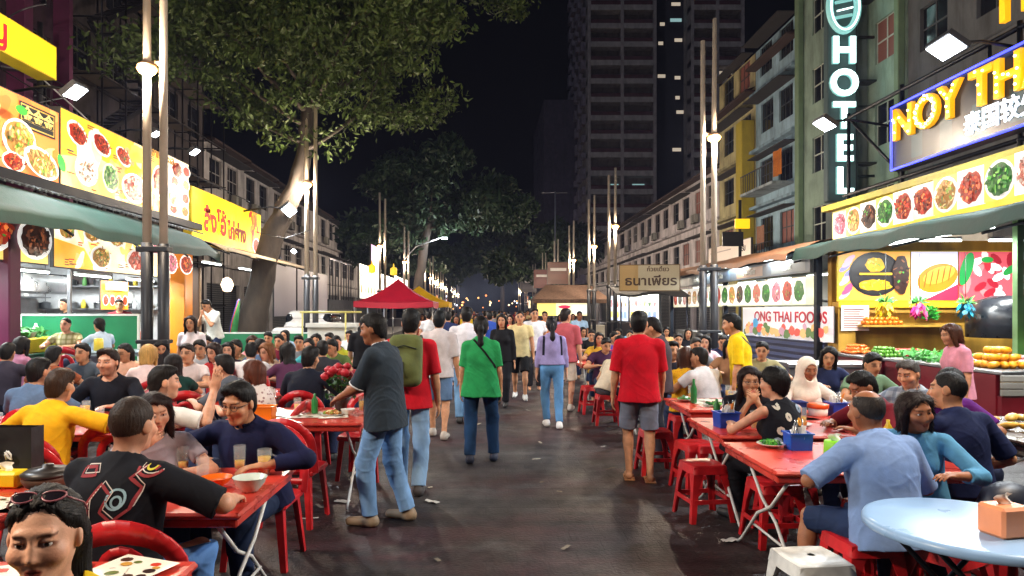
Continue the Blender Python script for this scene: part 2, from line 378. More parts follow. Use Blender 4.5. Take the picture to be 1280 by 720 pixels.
def person(loc, face, label, pose='sit', H=1.70, fem=False, skin='tan', hair='short', hcol=(18,14,13), top=(200,200,200), sleeve=.55, bot=(40,50,80), legs='long', denim=False,
           shoe=(30,28,28), lean=0., side=0., twist=0., hyaw=0., hpitch=0., La=None, Ra=None, feet=None, seat=.45, fat=1., vs=.01, group=None, parts='full', collar=None, tuck=False, bald=False,
           beard=0., neck=.064, sunglass=None, glasses=False, pat=None, ecol=None, slouch=.12, hips=None, curl=.5, lips=None, fold=None, topmat=None, hemdrop=None, hand_n=None, hipsw=0., scarf=None):
    """face: heading in degrees, 0 looks down the street away from the viewer, 90 looks left"""
    s=H/1.72; g=.88 if fem else 1.
    sx,sy,sz=np.eye(3,dtype=np.float32)
    hz=(seat+.085 if pose=='sit' else .94*s)
    if hips is not None: hz=hips
    pel=V3(0,0,hz)
    RL=rot('z',R(twist*.5))@rot('x',-R(lean))@rot('y',R(side)); RU=rot('z',R(twist))@rot('x',-R(lean)-slouch)@rot('y',R(side))
    def T1(x,y,z): return pel+RL@V3(x,y,z)*s
    mid=T1(0,0,.20)
    def T2(x,y,z): return mid+RU@V3(x,y,z-.20)*s
    sw=(.165 if fem else .19)
    neckb=T2(0,-.01,.47); hb=T2(0,.012,.545)
    RH=RU@rot('z',R(hyaw))@rot('x',-R(hpitch)+(slouch+R(lean))*.75)
    hc=hb+RH@V3(0,.02,.085)*s
    def TH(x,y,z): return hc+RH@V3(x,y,z)*(s*(.97 if fem else 1))
    J={}
    for sd,nm,A in ((-1,'L',La),(1,'R',Ra)):
        sh=T2(sd*sw,-.01,.412); ua,fa=.285*s,.25*s
        if A is None: A='table' if pose=='sit' else 'hang'
        pole=V3(sd*.5,-.5,-.6); pn=None
        if isinstance(A,str):
            if A=='hang': t=sh+V3(sd*.07,.04,-.56)*s; pole=V3(sd*.3,-1,0); pn=V3(-sd,0,0)
            elif A=='fwd': t=sh+V3(sd*.06,.22,-.50)*s; pole=V3(sd*.3,-1,0); pn=V3(-sd,0,0)
            elif A=='back': t=sh+V3(sd*.07,-.20,-.50)*s; pole=V3(sd*.3,-1,0); pn=V3(-sd,0,0)
            elif A=='table': t=V3(sd*.17,.40,.79); pn=V3(0,0,-1); pole=V3(sd*.8,-.3,-.4)
            elif A=='lap': t=V3(sd*.10,.26,seat+.22); pn=V3(0,0,-1); pole=V3(sd*.8,-.6,-.2)
            elif A=='chin': t=hc+V3(sd*.035,.13,-.17); pole=V3(sd*.3,.5,-1); pn=V3(-sd*.6,-.7,.2)
            elif A=='phone': t=V3(sd*.06,.30,hz+.36*s); pole=V3(sd*.7,-.2,-1); pn=V3(-sd*.5,-.3,.7)
            elif A=='mouth': t=hc+V3(sd*.05,.14,-.16); pole=V3(sd*1,.1,-.7); pn=V3(-sd*.3,-1,.1)
        else: t=V3(*A[:3]); pn=V3(*A[3:6]) if len(A)>=6 else V3(0,0,-1); pole=V3(*A[6:9]) if len(A)>=9 else pole
        el,wr=ik(sh,t,ua,fa,pole); J[nm]=(sd,sh,el,wr,pn)
    K={}
    for sd,nm in ((-1,'L'),(1,'R')):
        hp=pel+rot('z',R(twist*.3))@V3(sd*.09*(1.05 if fem else 1),0,-.03)*s; tl,sl=.43*s,.415*s
        fy=0
        if feet is not None: ft=V3(*feet[0 if sd<0 else 1]); 
        elif pose=='sit': ft=V3(sd*.13,.40,0); 
        else: ft=V3(sd*.10,.0,0)
        an=ft+V3(0,-.02,.085)
        kn,an=ik(hp,an,tl,sl,V3(sd*.12,1,.25 if pose=='sit' else 0)); K[nm]=(sd,hp,kn,an,ft)
    lo=np.min([np.min([J[n][3],J[n][2],K[n][3],K[n][2]],0) for n in 'LR']+[hc,pel],0)-.28; hi=np.max([np.max([J[n][3],J[n][2],K[n][3],K[n][2]],0) for n in 'LR']+[hc,pel],0)+.28
    lo[2]=max(lo[2],-.01)
    f=fat
    detail=vs<=.011
    # ---------------- body
    b=Sh()
    b.u(ell(T1(0,0,.0),V3(.155*(1.04 if fem else 1)*f,.105*f,.13)*s,RL),.03)
    b.u(ell(T1(0,.005,.14),V3(.132*g*f,.098*f,.16)*s,RL),.05).u(ell(T2(0,0,.31),V3(.152*g*f,.105*f,.18)*s,RU),.05)
    if fem:
        for sd in (-1,1): b.u(ell(T2(sd*.075,.085,.29),V3(.06,.055,.06)*s,RU),.03)
    b.u(cap(T2(-sw*.8,-.012,.405),T2(sw*.8,-.012,.405),.046*g*s),.04)
    b.u(cap(T2(0,-.012,.42),hb+RH@V3(0,-.005,.02),.056*g*s,.052*g*s),.05)
    for n in 'LR':
        sd,sh,el,wr,pn=J[n]
        b.u(cap(sh,el,.050*g*f*s,.039*g*s),.03).u(cap(el,wr,.040*g*s,.026*g*s),.012); 
        b.u(ell(el+(wr-el)*.28,V3(.040,.040,.075)*g*s,np.stack([*frame(wr-el)],1)),.02)
    for n in 'LR':
        sd,hp,kn,an,ft=K[n]
        b.u(cap(hp,kn,.082*f*s*(1.02 if fem else 1),.054*s),.04).u(cap(kn,an,.050*s,.033*s),.02)
        ca=kn+(an-kn)*.3; b.u(ell(ca+nrm(np.cross(sx,an-kn))*.012,V3(.05,.05,.11)*s,np.stack([*frame(an-kn)],1)),.03)
        b.u(cap(an-V3(0,.03,.045),ft+V3(sd*.015,.14,.025),.034*s,.026*s),.02)
    # head
    ch=1.
    b.u(ell(TH(0,-.012,.022),V3(.076,.096,.096)*s,RH),.04)
    b.u(ell(TH(0,.020,-.035),V3(.060*(.93 if fem else 1.02),.074,.088 if not fem else .085)*s,RH),.035)
    b.u(ell(TH(0,.066,-.098),V3(.026*(.85 if fem else 1.1),.022,.02)*s,RH),.03)
    b.u(cap(TH(0,.089,.010),TH(0,.107 if not fem else .1035,-.029),.008*s if not fem else .0062*s,.0125*s if not fem else .0100*s),.012)
    for sd in (-1,1): b.u(ell(TH(sd*.079,-.010,-.006),V3(.011,.024,.032)*s,RH@rot('z',-sd*.35)),.008)
    if detail:
        b.u(cap(TH(-.040,.080,.030),TH(.040,.080,.030),(.010 if not fem else .0065)*s),.02)
        for sd in (-1,1):
            b.u(ell(TH(sd*.043,.062,-.028),V3(.026,.024,.022)*s,RH),.025)
            b.u(cap(TH(sd*.0,.098,-.033),TH(sd*(.014 if not fem else .0115),.092,-.033),(.0085 if not fem else .007)*s),.006)
            b.sub(ell(TH(sd*.033,.098,.010),V3(.019,.016,.013)*s,RH),.014)
            # lids
            b.u(ell(TH(sd*.0325,.0762,.0146),V3(.0165,.0150,.0085 if not fem else .0078)*s,RH),.005)
            b.u(ell(TH(sd*.0325,.0742,-.0056),V3(.0150,.0130,.0060)*s,RH),.006)
        b.u(cap(TH(-.017,.0845,-.0635),TH(.017,.0845,-.0635),.0058*s),.006).u(cap(TH(-.008,.0905,-.0620),TH(.008,.0905,-.0620),.0055*s),.006)
        b.u(cap(TH(-.012,.0865,-.0735),TH(.012,.0865,-.0735),.0072*s),.006)
        b.sub(cap(TH(-.022,.094,-.0682),TH(.022,.094,-.0682),.0022*s),.004)
    # hands
    for n in 'LR':
        sd,sh,el,wr,pn=J[n]
        d=nrm(wr-el)
        if hand_n and n in hand_n: d=nrm(V3(*hand_n[n]))
        pnn=nrm(pn-d*(pn@d)); sdv=np.cross(d,pnn)*sd      # towards the thumb
        if vs>.016: b.u(ell(wr+d*.085,V3(.038,.016,.085)*s*g,np.stack([sdv,pnn,d],1)),.015); continue
        q=s*(.92 if fem else 1.)
        b.u(ell(wr+d*.045*q,V3(.039,.0155,.052)*q,np.stack([sdv,pnn,d],1)),.018)
        for i,(o,Lf) in enumerate(((.029,.070),(.0095,.078),(-.010,.072),(-.028,.056))):
            p0=wr+(d*.080+sdv*o)*q; c1=curl*.55*(1+.12*i); c2=c1+curl*.75
            p1=p0+(d*math.cos(c1)+pnn*math.sin(c1)+sdv*o*1.2)*Lf*.52*q; p2=p1+(d*math.cos(c2)+pnn*math.sin(c2))*Lf*.5*q
            b.u(cap(p0,p1,.0088*q,.0080*q),.005).u(cap(p1,p2,.0080*q,.0066*q),.003)
        t0=wr+(d*.025+sdv*.028)*q; t1=t0+(d*.035+sdv*.022+pnn*.012)*q; t2=t1+(d*.030+sdv*.004+pnn*.008)*q
        b.u(cap(t0,t1,.0125*q,.0100*q),.012).u(cap(t1,t2,.0095*q,.0078*q),.004)
    vq=nets(b,lo,hi,vs); v=vq[0]
    col=np.ones((len(v),3),np.float32)
    h=((v-hc)@RH)/(s*(.97 if fem else 1))
    hx=np.abs(h[:,0]); front=h[:,1]>.03
    def blot(m,c,a): 
        w=(np.clip(m,0,1)*a)[:,None]; col[:]=col*(1-w)+np.array(c,np.float32)*w
    tol=max(0,(vs-.006))*.55
    blot(np.where(front,1.6-np.sqrt(((hx)/(.0165+tol))**2+((h[:,2]+.0675)/(.0095+tol))**2)*1.1,0)*3,lips or ((.70,.30,.30) if fem else (.80,.52,.50)),.85)
    by=.030-.18*(hx-.033)**2/.033+.1*(hx-.033)*.5
    blot(np.where(front&(hx<.054)&(hx>.012),1.5-np.abs(h[:,2]-by)/((.0042 if not fem else .0030)+tol)*1.,0)*2,(.10,.07,.06),.85 if not fem else .7)
    if not detail: blot(np.where(front,1.5-np.sqrt(((hx-.033)/(.016+tol*.3))**2+((h[:,2]-.008)/(.008+tol*.4))**2)*1.,0)*2,(.12,.09,.09),.85)
    if detail: blot(np.where(front,1.5-np.sqrt(((hx-.033)/.019)**2+((h[:,2]-.0045)/.006)**2)*1.,0)*2,(.28,.16,.14),.75)  # eye sockets darkened in the skin colour, painted shade
    if beard>0: blot(np.where((h[:,1]>-.01)&(h[:,2]<-.022)&(h[:,2]>-.135),1,0)*np.clip((-.018-h[:,2]+ .35*(hx>.04)*(hx-.04))/.03,0,1),(.22,.17,.15),beard*.8)
    blot(np.where(front,1.4-np.sqrt(((hx-.045)/.025)**2+((h[:,2]+.028)/.02)**2),0),(1.0,.80,.76),.5)
    if hair in ('short','crop','quiff','bald'):
        zz=h[:,2]; blot(np.where((h[:,1]<.012)&(zz<.0)&(zz>-.125)&(hx<.074),np.clip((zz+.125)/.05,0,1),0),(.30,.24,.21),.72)
    sk=lin(SKIN[skin] if isinstance(skin,str) else skin)
    sm=M('skin_'+ck([c*255 for c in sk]),sk,.5,var=.22,vscale=22,bump=.10,bscale=160,attr='mul',spec=.35,sss=.10)
    body=link_mesh('person',np_mesh('person',vq,sm,col))
    body.location=loc; body.rotation_euler=(0,0,R(face))
    tag(body,label,'person',group)
    def child(name,sh,mat,vsz=None,fo=0.,lo_=None,hi_=None,seed=0,strand=None,zf=.45):
        r=nets(sh,lo if lo_ is None else lo_,hi if hi_ is None else hi_,vsz or vs,fo,seed,zf)
        if r is None: return None
        if strand: r=strands(r,strand[0],strand[1],strand[2],strand[3],seed)
        return link_mesh(name,np_mesh(name,r,mat),body)
    sd0=random.randrange(9999); fo=(.0068 if fold is None else fold) if vs<.016 else .004
    # ---------------- top
    th=.016*s
    t=Sh()
    hd=hemdrop if hemdrop is not None else (.03 if tuck else (-.05 if pose=='sit' else -.13))
    t.u(ell(T2(0,0,.31),V3(.160*g*f,.112*f,.185)*s+th,RU),.05)
    t.u(econe(T1(0,.0,min(hd,-.02)),T2(0,.002,.30),((.186*(1.04 if fem else 1)*f)*s+th*1.6,(.120*f)*s+th*1.6),((.148*g*f)*s+th,(.102*f)*s+th),RL),.05)
    if fem:
        for sd in (-1,1): t.u(ell(T2(sd*.075,.085,.29),V3(.062,.057,.062)*s+th*.6,RU),.03)
    t.u(cap(T2(-sw*.80,-.012,.405),T2(sw*.80,-.012,.405),.048*g*s+th*.75),.04)
    for sd in (-1,1): t.u(cap(T2(sd*.04,-.014,.455),T2(sd*sw*.85,-.012,.418),.030*g*s+th*.6,.036*g*s+th*.6),.04)
    t.u(cap(T2(0,-.012,.40),neckb,.06*s,.058*s+th*.6),.05)
    t.sub(cap(neckb+RU@V3(0,.012,-.012),hb+RH@V3(0,.03,.12),neck*g*s,.085*s),.008)
    if sleeve<=0:
        for n in 'LR':
            sd,sh,el,wr,pn=J[n]; c=sh-nrm(T2(sd*sw,-.01,.425)-T2(0,-.01,.425))*.015
            t.sub(ell(sh+RU@V3(sd*.055,0,.0),V3(.07,.14,.16)*s,RU),.01)
    t.cut(plane(T1(0,0,hd),-(RL@sz)))
    for n in 'LR':
        sd,sh,el,wr,pn=J[n]; r0=.049*g*f*s+th*.75
        if sleeve>0:
            if sleeve<=1: e=sh+(el-sh)*sleeve; t.u(cap(sh,el,r0,.050*g*s+th*(1.1 if not fem else .7),clip=(e,nrm(el-sh))),.03)
            else:
                t.u(cap(sh,el,r0,.046*g*s+th*.7),.03); e=el+(wr-el)*min(1,sleeve-1); t.u(cap(el,wr,.047*g*s+th*.6,.034*g*s+th*.5,clip=(e,nrm(wr-el))),.015)
    tm=topmat or FAB(top)
    child('shirt',t,tm,fo=fo,seed=sd0)
    if collar is not None:
        c=Sh(); nb=T2(0,-.012,.425); ne=hb+RH@V3(0,-.012,-.028)
        c.u(cap(nb,ne,.074*g*s,.066*g*s)).cut(plane(ne,nrm(ne-nb))).sub(cap(nb-(ne-nb),ne+(ne-nb)*2,.062*g*s,.058*g*s),.004).sub(ell(T2(0,.10,.45),V3(.016,.06,.10),RU),.006)
        child('collar',c,FAB(collar),vsz=min(vs,.009))
    # ---------------- bottom
    p=Sh(); lt={'long':.022,'slim':.010,'wide':.034,'short':.030,'skirt':.02}[legs]*s
    p.u(ell(T1(0,0,-.01),V3(.157*(1.05 if fem else 1)*f,.112*f,.13)*s+.008,RL),.03)
    if legs=='skirt':
        kn=(K['L'][2]+K['R'][2])/2; hm=kn+V3(0,0,-.12) if pose=='sit' else V3(0,0,.42)
        p.u(econe(pel,kn,(.17,.12),(.19,.10),rot('x',0) if pose!='sit' else np.stack([sx,nrm(np.cross(kn-pel,sx)),nrm(kn-pel)],1)),.05)
    for n in 'LR':
        sd,hp,kn,an,ft=K[n]
        if legs=='short':
            e=kn+(hp-kn)*.06; p.u(cap(hp,kn+(kn-hp)*.1,.082*f*s+.010,.060*s+lt,clip=(e,nrm(kn-hp))),.04)
        elif legs!='skirt':
            e=an+nrm(kn-an)*(.005 if legs!='slim' else .02)
            p.u(cap(hp,kn,.080*f*s+.010,.056*s+lt*.8),.04).u(cap(kn,an,.056*s+lt*.8,.042*s+lt,clip=(e,nrm(an-kn))),.03)
            ca=kn+(an-kn)*.3; p.u(ell(ca+nrm(np.cross(sx,an-kn))*.012,V3(.052,.052,.11)*s+.010,np.stack([*frame(an-kn)],1)),.03)
    p.cut(plane(T1(0,0,.075 if tuck or sleeve<=0 or pose=='sit' else -.02),RL@sz))
    child('trousers' if legs not in ('short','skirt') else ('shorts' if legs=='short' else 'skirt'),p,DENIM(bot) if denim else FAB(bot),fo=fo*1.1,seed=sd0+1,zf=1.5)
    # ---------------- shoes
    if shoe is not None and parts!='far':
        for n in 'LR':
            sd,hp,kn,an,ft=K[n]; q=Sh(); z=max(vs,.008)
            q.u(cap(an-V3(0,.035,.04),ft+V3(sd*.015,.145,.034),.043*s,.036*s)).u(cap(an-V3(0,.01,.05),an+V3(0,-.01,-.005),.045*s,.044*s),.03).cut(plane(V3(0,0,.004),V3(0,0,-1)))
            a=an-V3(.1,.15,.15); child('shoe',q,PLAS(shoe,.6),vsz=min(z,.012),lo_=np.minimum(a,an-V3(.1,.15,.1)),hi_=an+V3(.12,.26,.09))
    # ---------------- hair
    hm=M('hair_'+ck(hcol),lin(hcol),.55,var=.35,vscale=60,bump=.7,bscale=90,spec=.3,stretch=(1,1,.12))
    hr=Sh(); hv=min(vs,.010) if vs<.016 else vs
    vol={'short':.010,'crop':.004,'long':.015,'bun':.012,'pony':.010,'bob':.018,'curly':.022,'quiff':.014,'bald':.004}.get(hair,.01)*s
    def hcut(zf,yf,zn,yn):   # keep what lies above the line from the front hairline to the nape
        a=V3(0,yf,zf); c=V3(0,yn,zn); d=a-c; n=nrm(V3(0,d[2],-d[1]))
        if n[2]>0: n=-n
        pf=plane(TH(0,yf,zf),RH@n); ax_=RH[:,0]; q1=.004 if vs<.014 else .0
        return lambda P:(lambda f_,x_:f_+.006*np.sin(x_*70+sd0)+q1*np.sin(x_*210+2*sd0))(pf(P),(P-hc)@ax_)
    if hair not in ('none','hijab'):
        hr.u(ell(TH(0,-.014,.024),V3(.077,.098,.097)*s+vol*(.6 if hair in('short','quiff') else 1),RH),.02)
        if hair=='quiff': hr.u(ell(TH(.01,.045,.098),V3(.058,.045,.028)*s,RH@rot('x',.3)),.03)
        if hair in ('short','quiff'): hr.u(ell(TH(.008,.008,.078),V3(.076,.088,.052)*s,RH),.025)
        if hair not in ('crop','bald'): hr.u(ell(TH(0,-.055,-.035),V3(.060,.045,.065)*s+vol*.6,RH),.02)
        hr.cut(hcut(.098 if hair not in ('bald','bun') else .11 if hair=='bald' else .100,.085 if hair!='bun' else .070,-.045 if hair=='bald' else -.105 if hair=='crop' else -.080,-.06),.012)
        for sd in (-1,1): hr.sub(ell(TH(sd*.082,.004,-.022),V3(.022,.030,.034)*s,RH),.008)
        if hair=='bald': hr.sub(ell(TH(0,.0,.14),V3(.072,.115,.09)*s,RH),.01)
        if hair in ('long','bob'):
            Lh=-.16 if hair=='bob' else -.34
            hr.u(econe(TH(0,-.045,.03),TH(0,-.075,Lh*.55),(.085*s,.062*s),(.082*s,.048*s),RH),.03)
            if hair=='long': hr.u(econe(TH(0,-.075,Lh*.5),TH(0,-.098,Lh),(.084*s,.045*s),(.062*s,.026*s),RU),.03)
            for sd in (-1,1): hr.u(cap(TH(sd*.068,.030,.070),TH(sd*.082,.015,-.02),.028*s,.022*s),.02).u(cap(TH(sd*.082,.015,-.02),TH(sd*.085,-.005,-.145 if hair=='bob' else -.20),.023*s,.020*s),.02)
        if hair=='bun': hr.u(ell(TH(0,-.105,.0),V3(.045,.045,.05)*s,RH),.015).u(cap(TH(-.04,-.085,-.02),TH(-.05,-.075,-.17),.045*s,.035*s),.02).u(cap(TH(.03,-.09,-.02),TH(.03,-.08,-.17),.045*s,.035*s),.02)
        if hair=='pony':
            hr.u(cap(TH(0,-.10,.035),TH(0,-.145,-.03),.028*s,.034*s),.015).u(cap(TH(0,-.145,-.03),TH(0,-.150,-.20),.034*s,.034*s),.02).u(cap(TH(0,-.150,-.20),TH(0,-.145,-.36),.034*s,.012*s),.02)
        if hair=='low':
            hr.u(cap(TH(0,-.10,-.02),TH(0,-.11,-.10),.035*s,.03*s),.02)
        a=hc-.48; a2=hc+.26
        st=None
        if vs<.0165:
            Ls={'crop':.009,'bald':.007,'short':.017,'quiff':.021,'curly':.026,'bun':.034}.get(hair,.045); nst=int({'long':3400,'bob':2200,'pony':3200,'short':3000,'quiff':3200,'curly':2600}.get(hair,2400)*(1.6 if vs<.0055 else 1 if vs<.011 else .45))
            st=(nst,Ls,TH(0,-.05,.115),(RH@V3(0,0,-1),{'curly':1.2,'short':.35,'crop':.4,'quiff':.35,'bun':.06}.get(hair,.13),vs,hair,RH,hc))
        child('hair',hr,hm,vsz=hv,fo={'crop':.0015,'bald':.001,'curly':.010,'long':.005,'bob':.005}.get(hair,.006),lo_=a,hi_=a2,seed=sd0+2,strand=st)
    if hair=='hijab':
        q=Sh(); q.u(ell(TH(0,-.012,.018),V3(.094,.115,.112)*s,RH)).u(econe(TH(0,-.01,-.06),T2(0,.01,.36),(.090*s,.098*s),(.165*s,.125*s),RH),.05).u(ell(T2(0,.06,.34),V3(.13,.09,.10),RU),.04)
        q.sub(ell(TH(0,.085,-.018),V3(.060,.09,.088)*s,RH),.012); child('headscarf',q,FAB(hcol),fo=.004,seed=sd0+3)
    if hair=='cap':
        pass
    if detail:
        em=M('eye_white',(.78,.74,.70),.15,var=0,attr='mul')
        for sd in (-1,1):
            c=TH(sd*.0325,.0755,.0062); e=MB(); r=.0128*s
            e.mat(M('eyeball',(.62,.57,.53),.12,var=0)).sphere((0,0,0),r,14,9)
            dirn=nrm(RH@V3(0,1,-.12)); 
            e.mat(M('iris',(.018,.010,.007),.08,var=0)).sphere(tuple(dirn*r*.42),r*.66,12,8)
            o=e.build('eye',body); o.location=tuple(c)
    if glasses:
        q=MB().mat(M('glasses_frame',(.02,.018,.018),.3,var=0))
        for sd in (-1,1):
            ring=[TH(sd*(.033+.024*math.cos(a)),.098-.004*abs(math.cos(a)),.004+.018*math.sin(a)) for a in [2*math.pi*i/16 for i in range(17)]]
            q.tube(ring,.0016,5,cap=False); q.tube([TH(sd*.057,.094,.008),TH(sd*.083,.04,.010),TH(sd*.084,-.02,.004)],.0018,5)
        q.tube([TH(-.009,.099,.008),TH(.009,.099,.008)],.0016,5); q.build('glasses',body)
    if sunglass is not None:
        q=MB().mat(M('sunglass_lens',(.01,.008,.012),.08,var=0))
        for sd in (-1,1):
            q.grid(lambda u,w:tuple(TH(sd*(.036+(u-.5)*.056),.062-.030*w-.012*(2*u-1)**2,.112+.020*w)),6,4)
        q.mat(M('sunglass_frame',(.25,.08,.10),.25,var=0))
        for sd in (-1,1):
            q.tube([TH(sd*(.036+.030*math.cos(a)),.047-.015*math.sin(a)-.012*math.cos(a)**2,.122+.010*math.sin(a)) for a in [i*math.pi/8 for i in range(17)]],.0025,5,cap=False)
            q.tube([TH(sd*.066,.035,.116),TH(sd*.094,-.01,.085),TH(sd*.092,-.05,.05)],.0025,5)
        q.build('sunglasses',body)
    body_info=dict(TH=TH,T1=T1,T2=T2,J=J,K=K,hc=hc,RH=RH,RU=RU,s=s)
    return body, body_info
def rbox(c,h,rd,Rm=None):
    c=np.array(c,np.float32); h=np.array(h,np.float32)-rd
    def f(P):
        q=P-c
        if Rm is not None: q=q@Rm
        q=np.abs(q)-h; return np.sqrt((np.maximum(q,0)**2).sum(-1))+np.minimum(q.max(-1),0)-rd
    return f
def frame(d):
    d=nrm(np.asarray(d,np.float32)); u=np.cross(d,V3(0,0,1) if abs(d[2])<.9 else V3(1,0,0)); u=nrm(u); return u,np.cross(d,u),d
def world(body,p): return Matrix.Translation(body.location) @ Matrix.Rotation(body.rotation_euler.z,4,'Z') @ Vector([float(x) for x in p])
# ------------------------------------------------------------------ ground
def ground():
    m=bpy.data.materials.new('street_surface'); m.use_nodes=True; nt=m.node_tree; N=nt.nodes; L=nt.links; b=N['Principled BSDF']
    tc=N.new('ShaderNodeTexCoord')
    def noise(sc,det=6,rough=.6,scale=None):
        n=N.new('ShaderNodeTexNoise'); n.inputs['Scale'].default_value=sc; n.inputs['Detail'].default_value=det; n.inputs['Roughness'].default_value=rough
        mp=N.new('ShaderNodeMapping'); mp.inputs['Scale'].default_value=scale or (1,1,1); L.new(tc.outputs['Object'],mp.inputs['Vector']); L.new(mp.outputs[0],n.inputs['Vector']); return n.outputs['Fac']
    def ramp(src,a,c,lo=0,hi=1):
        r=N.new('ShaderNodeMapRange'); r.inputs[1].default_value=a; r.inputs[2].default_value=c; r.inputs[3].default_value=lo; r.inputs[4].default_value=hi; L.new(src,r.inputs[0]); return r.outputs[0]
    def mix(f,A,B,mode='MIX'):
        x=N.new('ShaderNodeMix'); x.data_type='RGBA'; x.blend_type=mode
        if isinstance(f,float): x.inputs[0].default_value=f
        else: L.new(f,x.inputs[0])
        for i,v in ((6,A),(7,B)):
            if isinstance(v,tuple): x.inputs[i].default_value=(*v,1)
            else: L.new(v,x.inputs[i])
        return x.outputs[2]
    big=ramp(noise(.55,7,.65,(.6,1.3,1)),.45,.56); mid=ramp(noise(1.3,8,.7,(.45,2.2,1)),.48,.62); fine=noise(38,4)
    br=N.new('ShaderNodeTexBrick'); br.inputs['Scale'].default_value=1; br.inputs['Brick Width'].default_value=.42; br.inputs['Row Height'].default_value=.21; br.inputs['Mortar Size'].default_value=.007
    br.inputs['Color1'].default_value=(.022,.018,.018,1); br.inputs['Color2'].default_value=(.032,.026,.026,1); br.inputs['Mortar'].default_value=(.014,.012,.012,1); L.new(tc.outputs['Object'],br.inputs['Vector'])
    c=mix(big,br.outputs['Color'],(.034,.011,.013)); c=mix(mid,c,(.010,.007,.008)); c=mix(ramp(noise(.8,6,.65,(.6,1.2,1)),.55,.64,0,.8),c,(.060,.057,.056)); c=mix(.8,c,ramp(fine,.3,.7,.45,1.5),'MULTIPLY'); c=mix(.8,c,ramp(noise(9,6,.7),.35,.65,.55,1.4),'MULTIPLY')
    c=mix(ramp(noise(150,2),.70,.78,0,.6),c,(.16,.14,.13))
    L.new(c,b.inputs['Base Color']); L.new(ramp(noise(1.1,6,.6),.35,.7,.42,.78),b.inputs['Roughness']); b.inputs['Specular IOR Level'].default_value=.4
    bp=N.new('ShaderNodeBump'); bp.inputs['Strength'].default_value=.8; bp.inputs['Distance'].default_value=.008
    s=N.new('ShaderNodeMath'); s.operation='ADD'; L.new(fine,s.inputs[0]); L.new(br.outputs['Fac'],s.inputs[1]); s2=N.new('ShaderNodeMath'); s2.operation='MULTIPLY_ADD'; L.new(br.outputs['Fac'],s2.inputs[0]); s2.inputs[1].default_value=-1.; L.new(fine,s2.inputs[2]); L.new(s2.outputs[0],bp.inputs['Height']); L.new(bp.outputs[0],b.inputs['Normal'])
    g=MB().mat(m); g.poly([(-400,-60,0),(400,-60,0),(400,700,0),(-400,700,0)]); tag(g.build('ground'),kind='structure')
    pv=M('paving',(.10,.09,.085),.75,var=.35,vscale=2.5,bump=.3,bscale=30)
    for sd in (-1,1):
        x0,x1=sorted((sd*(5.75 if sd<0 else 6.2),sd*13.99)); q=MB().mat(pv); q.box((x0,-12,.004),(x1,150,.30 if sd<0 else .12),.02); tag(q.build('pavement'),kind='structure')
ground()

# ------------------------------------------------------------------ buildings
DARK=M('dark_pane',(.012,.013,.018),.12,var=.3,vscale=2,spec=.6)
WARM=GLOW('lit_room',(255,205,150),.55); COOL=GLOW('lit_room_cool',(170,215,215),.5); DIMW=GLOW('dim_room',(120,70,60),.12)
_wc={}
def window_mesh(w,h,nx,ny,fm,t=.05,d=.06):
    k=(w,h,nx,ny,fm.name)
    if k not in _wc:
        f=MB().mat(fm)
        for i in range(nx+1): u=-w/2+w*i/nx; f.box((-d/2,u-t/2,-h/2-.001),(d/2,u+t/2,h/2+.001))
        for j in range(ny+1): z=-h/2+h*j/ny; f.box((-d/2-.003,-w/2-t/2,z-t/2),(d/2+.003,w/2+t/2,z+t/2))
        p=MB().mat(DARK).box((-.008,-w/2,-h/2),(.008,w/2,h/2))
        _wc[k]=(f.mesh('window'),{'':p.mesh('pane')})
    return _wc[k]
def add_window(root,x,y,z,w,h,nx,ny,fm,pane=None):
    f,ps=window_mesh(w,h,nx,ny,fm); o=link_mesh('window',f,root,(x,y,z))
    k=pane.name if pane else ''
    if k not in ps: ps[k]=MB().mat(pane).box((-.008,-w/2,-h/2),(.008,w/2,h/2)).mesh('pane')
    link_mesh('pane',ps[k],o); return o
def holed(mb,sd,X,u0,u1,z0,z1,ops,dep=.18):
    """street wall in the plane x=X (its rooms lie on the sd side) with real openings and reveals"""
    us=sorted({u0,u1,*[o[0] for o in ops],*[o[1] for o in ops]}); zs=sorted({z0,z1,*[o[2] for o in ops],*[o[3] for o in ops]})
    for a,b in zip(us,us[1:]):
        for c,d in zip(zs,zs[1:]):
            m=((a+b)/2,(c+d)/2)
            if any(o[0]<m[0]<o[1] and o[2]<m[1]<o[3] for o in ops): continue
            q=[(X,a,c),(X,b,c),(X,b,d),(X,a,d)]; mb.poly(q if sd<0 else q[::-1])
    for a,b,c,d in ops:
        xi=X+sd*dep
        for p,q in (((a,c),(b,c)),((b,c),(b,d)),((b,d),(a,d)),((a,d),(a,c))):
            r=[(X,*p),(X,*q),(xi,*q),(xi,*p)]; mb.poly(r if sd>0 else r[::-1])
def shell(mb,sd,X,u0,u1,z1,depth):
    xb=X+sd*depth; lo,hi=min(X,xb),max(X,xb)
    for y in (u0,u1):
        q=[(lo,y,0),(hi,y,0),(hi,y,z1),(lo,y,z1)]; mb.poly(q if y==u0 else q[::-1])
    mb.poly([(xb,u0,0),(xb,u1,0),(xb,u1,z1),(xb,u0,z1)] if sd>0 else [(xb,u1,0),(xb,u0,0),(xb,u0,z1),(xb,u1,z1)])
    mb.poly([(lo,u0,z1),(hi,u0,z1),(hi,u1,z1),(lo,u1,z1)])
    xi=X+sd*.6; mb.poly([(xi,u0+.02,0),(xi,u1-.02,0),(xi,u1-.02,z1),(xi,u0+.02,z1)] if sd<0 else [(xi,u1-.02,0),(xi,u0+.02,0),(xi,u0+.02,z1),(xi,u1-.02,z1)])
AC=None
